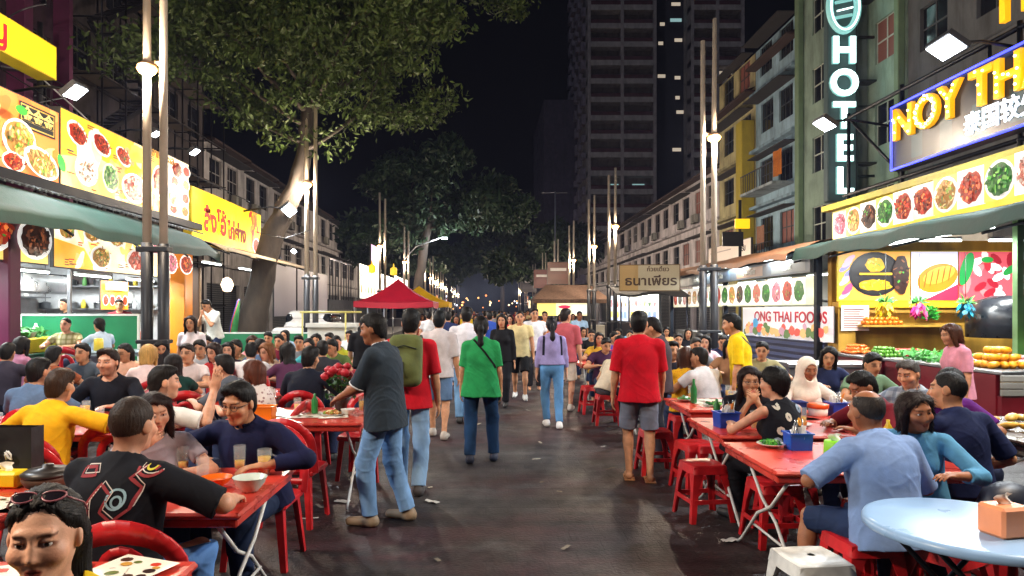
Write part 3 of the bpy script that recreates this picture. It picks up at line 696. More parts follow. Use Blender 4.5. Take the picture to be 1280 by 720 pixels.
def ac_unit(x,y,z,sd,label):
    global AC
    if AC is None:
        b=MB().mat(PAINT((150,148,140),.6,.5)); b.box((-.15,-.4,-.28),(.15,.4,.28),.02); r=b.build('air_conditioner')
        g=MB().mat(PAINT((40,40,42),.6))
        for i in range(9): g.box((-.175,-.36,-.24+i*.055),(-.152,.1,-.215+i*.055))
        g.build('grille',r); k=MB().mat(PAINT((60,55,52),.7)); k.box((-.16,-.3,-.33),(.3,-.26,-.282)); k.box((-.16,.26,-.33),(.3,.3,-.282)); k.build('bracket',r)
        AC=r; o=r
    else: o=copy_tree(AC)
    o.location=(x,y,z); o.rotation_euler=(0,0,0 if sd>0 else math.pi)
    tag(o,label,'air conditioner','air conditioners on the house fronts'); return o
ORD=['first','second','third','fourth','fifth','sixth','seventh','eighth','ninth','tenth','eleventh','twelfth']
def shophouse(sd,X,Y0,Y1,H,wallc,label,seed,cat='building',awn=True,style=0,cloth=None):
    rs=random.Random(seed); r=empty('shophouse',(0,0,0),0,label,cat,'shophouses along the street')
    wm=WALLM(wallc,.55+.3*rs.random()); w=Y1-Y0; ops=[]
    wins=[]
    zf=[4.1,7.3] if H<12 else [4.1,7.0,9.9,12.8]
    for z in zf:
        for c in (.27,.73):
            ww,hh=w*.30,1.5; u=Y0+w*c+rs.uniform(-.1,.1); ops.append((u-ww/2,u+ww/2,z+.75,z+.75+hh)); wins.append((u,z+.75+hh/2,ww,hh))
    ops.append((Y0+.35,Y1-.35,.13,3.1))
    b=MB().mat(wm); holed(b,sd,X,Y0,Y1,0,H,ops); shell(b,sd,X,Y0,Y1,H,9); b.build('wall',r)
    fm=PAINT(rs.choice([(70,62,58),(150,145,140),(54,60,66)]),.6)
    for u,z,ww,hh in wins:
        pane=rs.choice([None,None,None,None,None,DIMW,None]); add_window(r,X+sd*.12,u,z,ww,hh,3 if ww>1.4 else 2,2,fm,pane)
    s=MB().mat(PAINT((58,60,64),.7)); x0=X
    for i in range(26):
        z=.16+i*.113; s.box((min(X+sd*.2,X+sd*.23),Y0+.36,z),(max(X+sd*.2,X+sd*.23),Y1-.36,z+.10))
    s.build('shutter',r)
    for z in zf:
        led=MB().mat(WALLM(tuple(v*.9 for v in wallc),.8))
        led.box((min(X,X-sd*.35),Y0+.02,z-.14),(max(X,X-sd*.35)-(.003 if sd>0 else 0)+(.003 if sd<0 else 0),Y1-.02,z)); led.build('ledge',r)
    for z in zf:
        cn=MB().mat(PAINT((46,44,46),.8,.4))
        xa,xb=X-sd*.002,X-sd*rs.uniform(.55,.9); zt=z+2.45
        cn.beam(((xa+xb)/2,Y0+w*.06,zt-.05),((xa+xb)/2,Y1-w*.06,zt-.05),abs(xb-xa),.05); cn.build('sunshade',r)
    rf=MB().mat(PAINT((62,44,40),.85,.4)); xo=X-sd*.55; xb=X+sd*9
    rf.poly([(xo,Y0,H-.05),(xo,Y1,H-.05),(X+sd*4.5,Y1,H+1.5),(X+sd*4.5,Y0,H+1.5)][::(1 if sd>0 else -1)]); rf.poly([(xb,Y0,H+.02),(X+sd*4.5,Y0,H+1.5),(X+sd*4.5,Y1,H+1.5),(xb,Y1,H+.02)])
    rf.box((min(xo,X),Y0,H-.16),(max(xo,X),Y1,H-.06)); rf.build('roof',r)
    if cloth:
        for k,(c,z) in enumerate(cloth):
            q=MB().mat(FAB(c)); yy=Y0+w*(.3+.4*k); q.grid(lambda u,v:(X-sd*(.35+.05*math.sin(9*u)),yy+(u-.5)*.9,z+(v-.5)*1.2),8,3)
            tag(q.build('laundry'),('orange cloth hung to dry outside the pale blue building','brown curtain cloth hung outside the pale blue building')[k],'laundry')
    return r
def L_shop():
    y=33.9
    for i in range(9):
        w=5.3 if i<6 else 8; shophouse(-1,-14,y,y+w-.02,10.35-.08*i,(196,190,190),'grimy white three storey shophouse, %s along the left row past the scaffolded block'%ORD[i],100+i)
        if i<5:
            for k in range(2): ac_unit(-14+.32,y+1.+2.6*k+.5*(i%2),4.5+3.2*((i+k)%2),-1,'grey air conditioner %s on the %s left shophouse'%(('under the lower window','under the upper window')[(i+k)%2]+(' at its near end',' at its far end')[k],ORD[i]))
        y+=w
    y=40.9
    for i in range(8):
        w=5.4 if i<5 else 8; shophouse(1,14,y,y+w-.02,10.4,(205,196,198),'grimy white three storey shophouse, %s along the right row past the yellow building'%ORD[i],200+i)
        if i<5:
            for k in range(2): ac_unit(14-.32,y+1.2+2.6*k+.4*(i%2),4.5+3.2*((i+k)%2),1,'grey air conditioner %s on the %s right shophouse'%(('under the lower window','under the upper window')[(i+k)%2]+(' at its near end',' at its far end')[k],ORD[i]))
        y+=w
L_shop()
shophouse(1,14,35.4,40.85,13.2,(184,174,132),'mustard yellow building with yellow pillar between white and blue buildings',31)
q=MB().mat(PAINT((172,152,44),.6,.3)); q.box((13.3,35.45,0),(13.98,36.3,11.6),.03); tag(q.build('building_pillar'),'bright yellow pillar up the front of the mustard building','pillar')
shophouse(1,14,30.45,35.35,14.2,(150,178,196),'pale blue building with hung cloths beside the green hotel',32,cloth=[((190,110,40),8.6),((150,110,90),5.3)])
for k,(y,z,ww) in enumerate(((32.9,4.0,3.6),(32.9,7.6,3.6))):
    q=MB().mat(WALLM((150,160,165),.7)); q.box((13.0,31.0,z-.12),(13.99,34.9,z)); 
    b=q.build('balcony'); tag(b,('lower concrete balcony on the pale blue building','upper concrete balcony on the pale blue building')[k],'balcony','balconies of the blue building')
    g=MB().mat(PAINT((60,60,66),.5))
    for i in range(14): g.box((13.02,31.05+i*.29,z),(13.05,31.08+i*.29,z+.85))
    g.box((13.01,31.0,z+.85),(13.06,34.9,z+.9)); g.build('railing',b)

def hotel():
    r=empty('hotel_building',(0,0,0),0,'pale green hotel with white gridded windows and vertical lit sign','building')
    X,Y0,Y1,H=14,22.7,30.4,24.; ops=[]; wins=[]
    for f in range(7):
        z=3.9+2.95*f
        for u in (28.6,23.9): ops.append((u-.62,u+.62,z+.7,z+2.2)); wins.append((u,z+1.45))
    b=MB().mat(WALLM((140,160,146),.45)); holed(b,1,X,Y0,Y1,0,H,ops); shell(b,1,X,Y0,Y1,H,12); b.build('wall',r)
    for i,(u,z) in enumerate(wins): add_window(r,X+.1,u,z,1.24,1.5,2,2,PAINT((190,196,186),.5),DIMW if i in (5,) else None)
    p=MB().mat(WALLM((112,122,122),.35)); p.box((13.55,25.0,0),(13.99,27.2,H-.5),.02); p.build('stair_shaft',r)
    p=MB().mat(PAINT((116,140,110),.7,.3)); p.box((13.75,30.0,0),(13.985,30.38,H),.02); p.box((13.75,22.75,0),(13.985,23.0,H),.02); p.build('pilaster',r)
    g=MB().mat(PAINT((38,40,44),.5))
    for k in range(5): g.box((13.25,24.4,4+k*2.95),(13.985,24.9,4.06+k*2.95))
    for yy in (24.42,24.86): g.box((13.26,yy,4),(13.3,yy+.04,16))
    g.build('service_ladder',r)
hotel()
def hotel_sign():
    Y=24.6; X0,X1=12.25,13.35; r=empty('hotel_sign',(12.8,Y,0),0,'tall vertical neon hotel sign with round emblem on the green hotel','sign')
    b=MB().mat(PAINT((84,104,108),.5,.1)); b.box((-.55,-.16,5.6),(.55,.16,14.6),.03); b.build('panel',r)
    k=MB().mat(METAL((70,72,76)))
    for z in (6.5,9,11.5,13.8): k.box((.551,-.05,z),(1.2,.05,z+.08))
    k.build('bracket',r)
    wm=M('neon_letter_face',lin((170,206,204)),.4,var=.05,emit=.75,ecol=lin((120,190,185))); nm=GLOW('neon_white',(222,255,250),3.0)
    for i,ch in enumerate('HOTEL'):
        z=10.95-1.165*i
        put_text(r,ch,1.28,.05,wm,(0,-.21,z),(1,0,0),(0,0,1),bold=.05,fit=None,sx=.98)
        me=text_mesh(ch,1.28,.012,nm); me2=None
        cu=bpy.data.curves.new('t','FONT'); cu.body=ch; cu.size=1.28; cu.align_x='CENTER'; cu.align_y='CENTER'; cu.fill_mode='NONE'; cu.bevel_depth=.042; cu.bevel_resolution=1; cu.resolution_u=4; cu.offset=.0
        o=bpy.data.objects.new('t',cu); COL.objects.link(o); dg=bpy.context.evaluated_depsgraph_get(); mm=bpy.data.meshes.new_from_object(o.evaluated_get(dg),depsgraph=dg); bpy.data.objects.remove(o)
        mm.materials.clear(); mm.materials.append(nm); mm.name='neon_tube'; mm.transform(Matrix(((.98,0,0,0),(0,0,-1,-.285),(0,1,0,z),(0,0,0,1)))); link_mesh('neon_tube',mm,r)
        bpy.data.meshes.remove(me)
    e=MB().mat(wm)
    e.tube([(.5*math.cos(a),-.2,12.55+.85*math.sin(a)) for a in [i*math.pi/16 for i in range(33)]],.13,8,cap=False)
    for z in (12.7,12.15): e.beam((-.3,-.2,z),(.3,-.2,z+.12),.09)
    e.build('emblem',r)
    e=MB().mat(nm); e.tube([(.5*math.cos(a),-.33,12.55+.85*math.sin(a)) for a in [i*math.pi/16 for i in range(33)]],.03,6,cap=False); e.beam((-.28,-.30,12.36),(.28,-.30,12.5),.045); e.build('neon_tube',r)
hotel_sign()
def plain_block(sd,X,Y0,Y1,H,c,label,nx,name='apartment_block',wz=2.9,ww=1.2,wh=1.4,lit=(),fins=None,z0=4.2,fm=(70,70,74)):
    r=empty(name,(0,0,0),0,label,'building'); ops=[]; wins=[]; z=z0
    while z+wh<H-.5:
        for i in range(nx):
            u=Y0+(Y1-Y0)*(i+.5)/nx; ops.append((u-ww/2,u+ww/2,z,z+wh)); wins.append((u,z+wh/2))
        z+=wz
    b=MB().mat(WALLM(c,.6)); holed(b,sd,X,Y0,Y1,0,H,ops); shell(b,sd,X,Y0,Y1,H,10); b.build('wall',r)
    for i,(u,z) in enumerate(wins[:100]): add_window(r,X+sd*.12,u,z,ww,wh,2,2,PAINT(fm,.6),lit[i%len(lit)] if lit else None)
    if fins:
        q=MB().mat(PAINT(fins,.6,.3))
        for i in range(nx+1):
            u=Y0+(Y1-Y0)*i/nx; q.box((min(X,X-sd*.45),u-.17 if i else u,0),(max(X,X-sd*.45),u+.17 if i<nx else u,H),0)
        q.build('fin',r)
    return r
plain_block(1,14,12.5,22.6,21,(96,98,102),'dark grey plain block behind the blue neon sign',4,ww=1.3)
plain_block(-1,-12,8.,19.1,15,(70,52,66),'dark building with purple fins at the left edge above the food posters',6,fins=(104,44,84),ww=1.25,wh=2.1)
plain_block(-1,-14,22.4,33.85,19,(92,84,84),'tall dim apartment block behind the bamboo style steel scaffold',5,ww=1.3,wh=1.5)
def scaffold():
    r=empty('scaffold',(0,0,0),0,'dark steel scaffold with stair flights against the dim apartment block','scaffold'); m=METAL((70,66,66),.5)
    p=MB().mat(m)
    for i in range(8):
        for x in (-13.7,-12.7): p.tube([(x,22.6+i*1.5,.12),(x,22.6+i*1.5,15.5)],.035,6)
    p.build('upright',r); p=MB().mat(m)
    for j in range(8):
        for x in (-13.7,-12.7): p.tube([(x,22.4,1.9+j*1.9),(x,33.3,1.9+j*1.9)],.028,6)
        for i in range(8): p.tube([(-13.75,22.6+i*1.5,1.95+j*1.9),(-12.6,22.6+i*1.5,1.95+j*1.9)],.028,6)
    p.build('ledger',r); p=MB().mat(PAINT((96,84,72),.8,.4))
    for j in range(7): p.box((-13.6,22.5+(j%2)*3,1.98+j*1.9),(-12.8,30+(j%2)*3.2,2.02+j*1.9))
    p.build('plank',r); p=MB().mat(m)
    for j in range(7):
        y0,y1=(23,26) if j%2 else (26,23)
        for x in (-13.4,-12.75): p.beam((x,y0,2+j*1.9),(x,y1,3.9+j*1.9),.05,.16)
        for k in range(9): t=(k+.5)/9; yy=y0+(y1-y0)*t; p.box((-13.4,yy-.12,2+j*1.9+1.9*t),(-12.75,yy+.12,2.03+j*1.9+1.9*t))
    p.build('stair_flight',r)
scaffold()
# a small round spiral stair and sloped cable over the left roofs
q=MB().mat(METAL((120,120,128),.5)); q.tube([(-11.3,17.3,3.6),(-11.3,17.3,9)],.07,8)
for k in range(24): a=k*.5; z=3.9+k*.19; q.obox((-11.3+.42*math.cos(a),17.3+.42*math.sin(a),z),(.38*math.cos(a),.38*math.sin(a),0),(-.12*math.sin(a),.12*math.cos(a),0),(0,0,.02))
q.tube([(-11.3+.8*math.cos(k*.25),17.3+.8*math.sin(k*.25),4.75+k*.095) for k in range(48)],.022,6); tag(q.build('spiral_stair'),'grey spiral stair rising behind the yellow food poster','stair')

def tower():
    r=empty('apartment_tower',(0,0,0),0,'dark high rise tower with banded balconies and few lit windows','building')
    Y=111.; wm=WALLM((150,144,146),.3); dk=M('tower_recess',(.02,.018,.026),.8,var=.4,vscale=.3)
    xs=[16.7,27.8,33.4,42.]; H=72
    b=MB().mat(wm); b.box((16.7,Y+2.,0),(27.7,Y+24,H)); b.box((33.5,Y+2.,0),(42,Y+24,H)); b.build('wall',r)
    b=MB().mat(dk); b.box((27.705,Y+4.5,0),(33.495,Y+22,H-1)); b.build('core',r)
    for f in range(23):
        z=3.0*f+2.6
        for x0,x1 in ((16.6,27.8),(33.4,42.1)):
            sl=MB().mat(WALLM((178,172,174),.35)); rl=MB().mat(WALLM((96,62,68),.4)); sl.box((x0,Y,z),(x1,Y+1.998,z+.85)); rl.box((x0+.6,Y+.1,z+.853),(x1-.6,Y+.18,z+1.5)); k=sl.build('balcony',r); rl.build('railing',k)
    for x in (16.6,22.0,27.3,33.4,37.5,41.6): fn=MB().mat(WALLM((168,160,164),.35)); fn.box((x,Y-.05,0),(x+.5,Y+1.999,H+.5)); fn.build('fin',r)
    for f in range(23):
        z=3.0*f+2.6; rr=random.Random(f)
        sd=MB().mat(WALLM((130,122,138),.7))
        for k in range(5): sd.box((15.9+.3*rr.random(),Y+3+k*4.2,z+rr.random()*.6),(16.699,Y+5.2+k*4.2,z+1.3+rr.random()))
        sd.build('side_balcony',r)
    w0=MB().mat(COOL).box((-.5,-.03,-.35),(.5,.03,.35)).mesh('lit_window'); w1=MB().mat(GLOW('lit_room_far',(255,236,210),.42)).box((-.5,-.03,-.35),(.5,.03,.35)).mesh('lit_window')
    for (px,py,s,mm) in ((845,5,1.9,1),(845,25,2.4,0),(848,50,1.6,1),(827,95,1.6,1),(847,97,1.2,1),(850,140,1.5,1),(846,187,1.8,1),(847,122,.9,1),(828,30,1,1),(826,54,1,1)):
        o=link_mesh('lit_window',(w0,w1)[mm],r,(PX(px,Y+4.4),Y+4.44,PZ(py,Y+4.4))); o.scale=(s*.8,1,.8)
    for (px,py,s,mm) in ((767,33,1.8,1),(776,58,2.4,1),(798,232,2.,0),(770,232,1.8,0),(905,91,2.6,1),(762,83,1,1)):
        o=link_mesh('lit_window',(w0,w1)[mm],r,(PX(px,Y+1.9),Y+1.95,PZ(py,Y+1.9))); o.scale=(s,1,.8)
tower()
plain_block(1,10.6,124,150,40,(74,66,82),'far dark block left of the high rise tower',6,wz=3,lit=(None,None,DIMW,None,None))

# ------------------------------------------------------------------ lamp posts
LPOLE=None
WARMB=GLOW('lamp_bulb',(255,190,104),7)
def lamp_light(x,y,z,e,rad=.10,c=(1,.81,.61)):
    l=bpy.data.lights.new('lamp_light','POINT'); l.energy=e*1.6; l.shadow_soft_size=rad; l.color=c
    o=bpy.data.objects.new('lamp_light',l); COL.objects.link(o); o.location=(x,y,z); return o
def lamp_post(x,y,lz,top,label,sd,tall=None,e=260):
    r=empty('lamp_post',(x,y,0),0,label,'street lamp','twin lamp posts along the street')
    pm=PAINT((186,172,154),.5); 
    a=MB().mat(pm); a.tube([(-.14*sd,0,2.6),(-.14*sd,0,tall or top+.7)],[.062,.05],12); a.build('pole',r)
    a=MB().mat(pm); a.tube([(.11*sd,0,2.6),(.11*sd,0,lz),(.125*sd,0,top)],[.066,.06,.045],12); a.build('pole',r)
    a=MB().mat(PAINT((34,36,42),.45)); a.tube([(-.14*sd,0,.0),(-.14*sd,0,2.7)],.085,12); a.tube([(.11*sd,0,.0),(.11*sd,0,2.72)],.088,12); a.box((-.24,-.1,2.58),(.24,.1,2.66),.01); a.box((-.24,-.1,1.2),(.24,.1,1.26),.01); a.box((-.3,-.2,.005),(.3,.2,.05),.01); a.build('base_sleeve',r)
    h=MB().mat(PAINT((150,120,90),.5)); h.lathe([(.04,.12),(.08,.10),(.13,.05),(.14,.03)],(.11*sd,-.0,lz),16); h.box((-.14*sd-.03,-.03,lz+.05),(.11*sd+.03,.03,lz+.1)) if sd>0 else h.box((.11*sd-.03,-.03,lz+.05),(-.14*sd+.03,.03,lz+.1)); hh=h.build('lamp_head',r)  # hood coloured tan orange in place of the lamp's warm light on it
    b=MB().mat(WARMB); b.lathe([(.0001,-.125),(.06,-.105),(.125,-.05),(.15,.0),(.13,.029)],(.11*sd,-.0,lz),14); b.build('bulb',hh)
    lamp_light(x+.11*sd-sd*.0,y-.22,lz-.20,e); lamp_light(x+.11*sd,y+.22,lz-.20,e*.6)
    return r
LP=[(-5.0,10.3,5.35,9.5,11),(-5.0,19.5,5.3,8.6,8.2),(-5.0,33,4.8,7.4,7.1),(-5.0,43,4.75,7.,6.7),(-5.0,55,4.7,6.7,6.9),(-5.,63,4.7,6.5,6.7),(-5.,70,4.7,6.5,6.6),(-5.,78,4.7,6.5,6.5),(-5.,87,4.7,6.5,6.4),(-5.,98,4.7,6.5,6.4),(-5.,110,4.7,6.5,6.4),(-5.,124,4.7,6.5,6.4)]
RP=[(4.98,15.2,5.55,8.2,7.7),(4.98,26.8,5.0,7.3,7.0),(4.98,32.0,4.7,7.1,6.9),(4.98,39.5,4.6,6.9,6.6),(4.98,48,4.6,6.7,6.6),(4.98,58,4.6,6.6,6.6),(4.98,70,4.6,6.5,6.4),(4.98,84,4.6,6.5,6.4),(4.98,100,4.6,6.5,6.4)]
for sd,lst,w in ((-1,LP,'left'),(1,RP,'right')):
    for i,(x,y,lz,t,tl) in enumerate(lst):
        lamp_post(x,y,lz,t,'tall twin steel lamp post with warm lamp, %s from the front on the %s side'%('nearest' if i==0 else ORD[i],w),sd,tl,300 if y<60 else 280)
lamp_post(-5.0,.8,5.4,9,'twin lamp post behind the viewer on the left side',-1,10,850)  # unseen post, assumed and added to light the nearest faces
lamp_post(4.98,3.2,5.5,8.5,'twin lamp post beside the viewer on the right side',1,9,520)  # assumed post outside the frame, added for light on the foreground
q=MB().mat(METAL((140,140,150),.5)); q.tube([(5.2,51,0),(5.2,51,10.6)],[.08,.05],8); q.tube([(4.2,51,10.5),(6.1,51,10.5)],.03,6); tag(q.build('mast'),'slim tall mast with a crossbar standing beyond the right lamps','mast')

# ------------------------------------------------------------------ trees
def bark(): return M('bark',(.045,.035,.028),.9,var=.45,vscale=5,bump=.9,bscale=18,stretch=(1,1,.35))
def leafm(key,c): 
    m=M(key,c,.55,var=.45,vscale=1.6,spec=.35); b=m.node_tree.nodes['Principled BSDF']; return m
def limb(rs,p,d,L,r,depth,out,tips,bend=.35,n=5):
    pts=[Vector(p)]; rad=[r]; d=Vector(d).normalized()
    for i in range(n):
        d=(d+Vector((rs.uniform(-1,1),rs.uniform(-1,1),rs.uniform(-.5,.7)))*bend/ n**.5).normalized(); pts.append(pts[-1]+d*L/n); rad.append(r*(1-.55*(i+1)/n))
    out.append((pts,rad))
    if depth<=0: tips.append(pts[-1]); tips.append(pts[-2]); return
    for k in range(rs.choice([2,3,3])):
        t=rs.choice([-1,-1,-2]); nd=(d+Vector((rs.uniform(-1,1),rs.uniform(-1,1),rs.uniform(-.45,.55)))*.95).normalized()
        limb(rs,pts[t],nd,L*rs.uniform(.6,.85),rad[t]*.72,depth-1,out,tips,bend,n)
    if depth>=1: tips.append(pts[2]); tips.append(pts[-1])
def foliage(rs,tips,n,R0,size,mat,name,parent,droop=.25):
    """leaves spread through clumps around the branch tips"""
    T=np.array([tuple(t) for t in tips],np.float32); rng=np.random.RandomState(rs.randrange(9999)); k=rng.randint(0,len(T),n); rad=R0*rng.uniform(.45,1.15,len(T))[k]
    g=rng.randn(n,3); g/=np.linalg.norm(g,axis=1,keepdims=True); P=T[k]+g*(rng.uniform(.15,1,(n,1))**.6)*rad[:,None]*np.array([1,1,.62]); P[:,2]-=droop*rng.rand(n)
    a=rng.randn(n,3); a[:,2]-=.5; a/=np.linalg.norm(a,axis=1,keepdims=True); b=np.cross(a,rng.randn(n,3)); b/=np.linalg.norm(b,axis=1,keepdims=True); c=np.cross(a,b)
    s=size*rng.uniform(.6,1.3,(n,1)); V=np.stack([P-a*s, P+b*s*.38+c*s*.08, P+a*s, P-b*s*.38+c*s*.08],1).reshape(-1,3); Q=np.arange(n*4).reshape(-1,4)
    me=np_mesh(name,(V.astype(np.float32),Q),mat); me.polygons.foreach_set('use_smooth',np.zeros(n,bool)); return link_mesh(name,me,parent)
def tree(name,label,trunk,rads,limbs,depth,nleaf,R0,size,leaf,seed,cat='tree'):
    rs=random.Random(seed); r=empty(name,trunk[0],0,label,cat); o0=Vector(trunk[0]); out=[]; tips=[]
    for (p,d,L,rr) in limbs: limb(rs,Vector(p)-o0,d,L,rr,depth,out,tips)
    t=MB().mat(bark())
    pts=[Vector(p)-o0 for p in trunk]; fine=[]; fr=[]
    for i in range(len(pts)-1):
        for k in range(5):
            u=k/5; fine.append(pts[i].lerp(pts[i+1],u)+Vector((rs.uniform(-.04,.04),rs.uniform(-.04,.04),0))*rads[0]*2); fr.append((rads[i]*(1-u)+rads[i+1]*u)*rs.uniform(.94,1.07))
    fine.append(pts[-1]); fr.append(rads[-1]); t.tube(fine,fr,14); t.build('trunk',r)
    b=MB().mat(bark())
    for p,rd in out: b.tube(p,rd,7)
    b.build('branch',r); foliage(rs,tips,nleaf,R0,size,leaf,'crown',r); return r
T0=(-7.0,20.,.1)
tree('street_tree','big leaning street tree with spreading crown over the left stalls',[T0,(-6.75,20,1.8),(-6.2,19.9,3.9),(-5.55,19.8,5.2),(-5.2,19.7,6.4),(-5.1,19.6,7.6),(-4.95,19.4,9.3),(-4.9,19.2,11.5)],[.50,.38,.33,.27,.21,.18,.13,.08],
     [((-5.15,19.6,7.0),(-.9,-.5,.3),2.11,0.072),((-5.0,19.5,8.6),(-.7,-.9,.2),1.98,0.064),((-5.0,19.5,9.2),(1,-.5,.25),3.0,.06),((-4.95,19.4,10.2),(1,.1,.3),3.4,.06),((-5.0,19.5,8.9),(.9,-.8,.1),2.11,0.064),((-4.95,19.4,9.6),(-1,.2,.2),2.38,0.072),((-4.95,19.4,10),(.3,-1,.1),1.98,0.064),((-4.9,19.3,10.6),(.9,.4,.3),1.98,0.064),((-4.9,19.3,11),(-.6,-.6,.3),1.98,0.056),((-5.2,19.6,6.5),(-1,.1,.35),1.98,0.064),((-5.2,19.6,6.3),(.9,-.2,.28),1.98,0.072),((-5.05,19.5,8.1),(.8,-.35,.5),2.38,0.088),((-5.1,19.6,7.6),(.1,-.6,.8),1.72,0.096),((-5.1,19.6,7.6),(.5,-.9,.55),1.72,0.088),((-5.1,19.6,7.6),(-.3,-.9,.6),1.72,0.088),((-5.0,19.5,8.3),(-.6,-.4,.7),2.11,0.080),((-5.1,19.6,7.4),(1,.1,.6),2.24,0.104),((-5.1,19.6,7.4),(-.9,-.8,.35),2.38,0.104),((-5.1,19.6,7.4),(.5,.8,.6),2.11,0.112),((-5.1,19.6,7.5),(.9,-.7,.5),2.11,0.096)],
     2,64000,.92,.105,leafm('leaf_green',(.052,.088,.016)),5)
tree('street_tree','dark green tree arching over the street beyond the red canopy',[(-4.6,46,.1),(-4.5,46,3.5),(-4.1,46,6.2),(-3.8,46,7.6)],[.4,.33,.28,.24],
     [((-3.8,46,7.2),(1,-.1,.25),2.72,0.120),((-3.8,46,7.4),(-.8,.1,.5),2.88,0.112),((-3.8,46,7.6),(.3,-.6,.8),2.56,0.112),((-3.8,46,7.6),(.8,.3,.6),2.88,0.112),((-4.1,46,6.2),(-1,-.3,.2),2.56,0.096)],
     2,15000,1.5,.26,leafm('leaf_dark',(.018,.040,.016)),8)
for i,(x,y,h,lab,sd) in enumerate(((5.4,62,9,'dark tree behind the brown roofed kiosk under the tower',11),(-4.6,86,10,'distant dark tree closing the street on the left',12),(2.5,104,13,'distant black tree mass at the end of the street',13),(8.4,84,12,'tall dark tree in front of the far block',14),(-9,66,10,'dark tree rising above the far left stalls',15))):
    tree('street_tree',lab,[(x,y,.1),(x+.1,y,h*.35),(x-.1,y,h*.55)],[.35,.28,.2],[((x-.1,y,h*.5),(1,-.2,.5),h*.26,.12),((x-.1,y,h*.5),(-1,.1,.5),h*.26,.12),((x-.1,y,h*.55),(.1,-.5,1),h*.26,.12),((x-.1,y,h*.55),(.5,.5,.9),h*.24,.1)],2,6000,h*.15,.42,leafm('leaf_far',(.018,.034,.016)),sd)
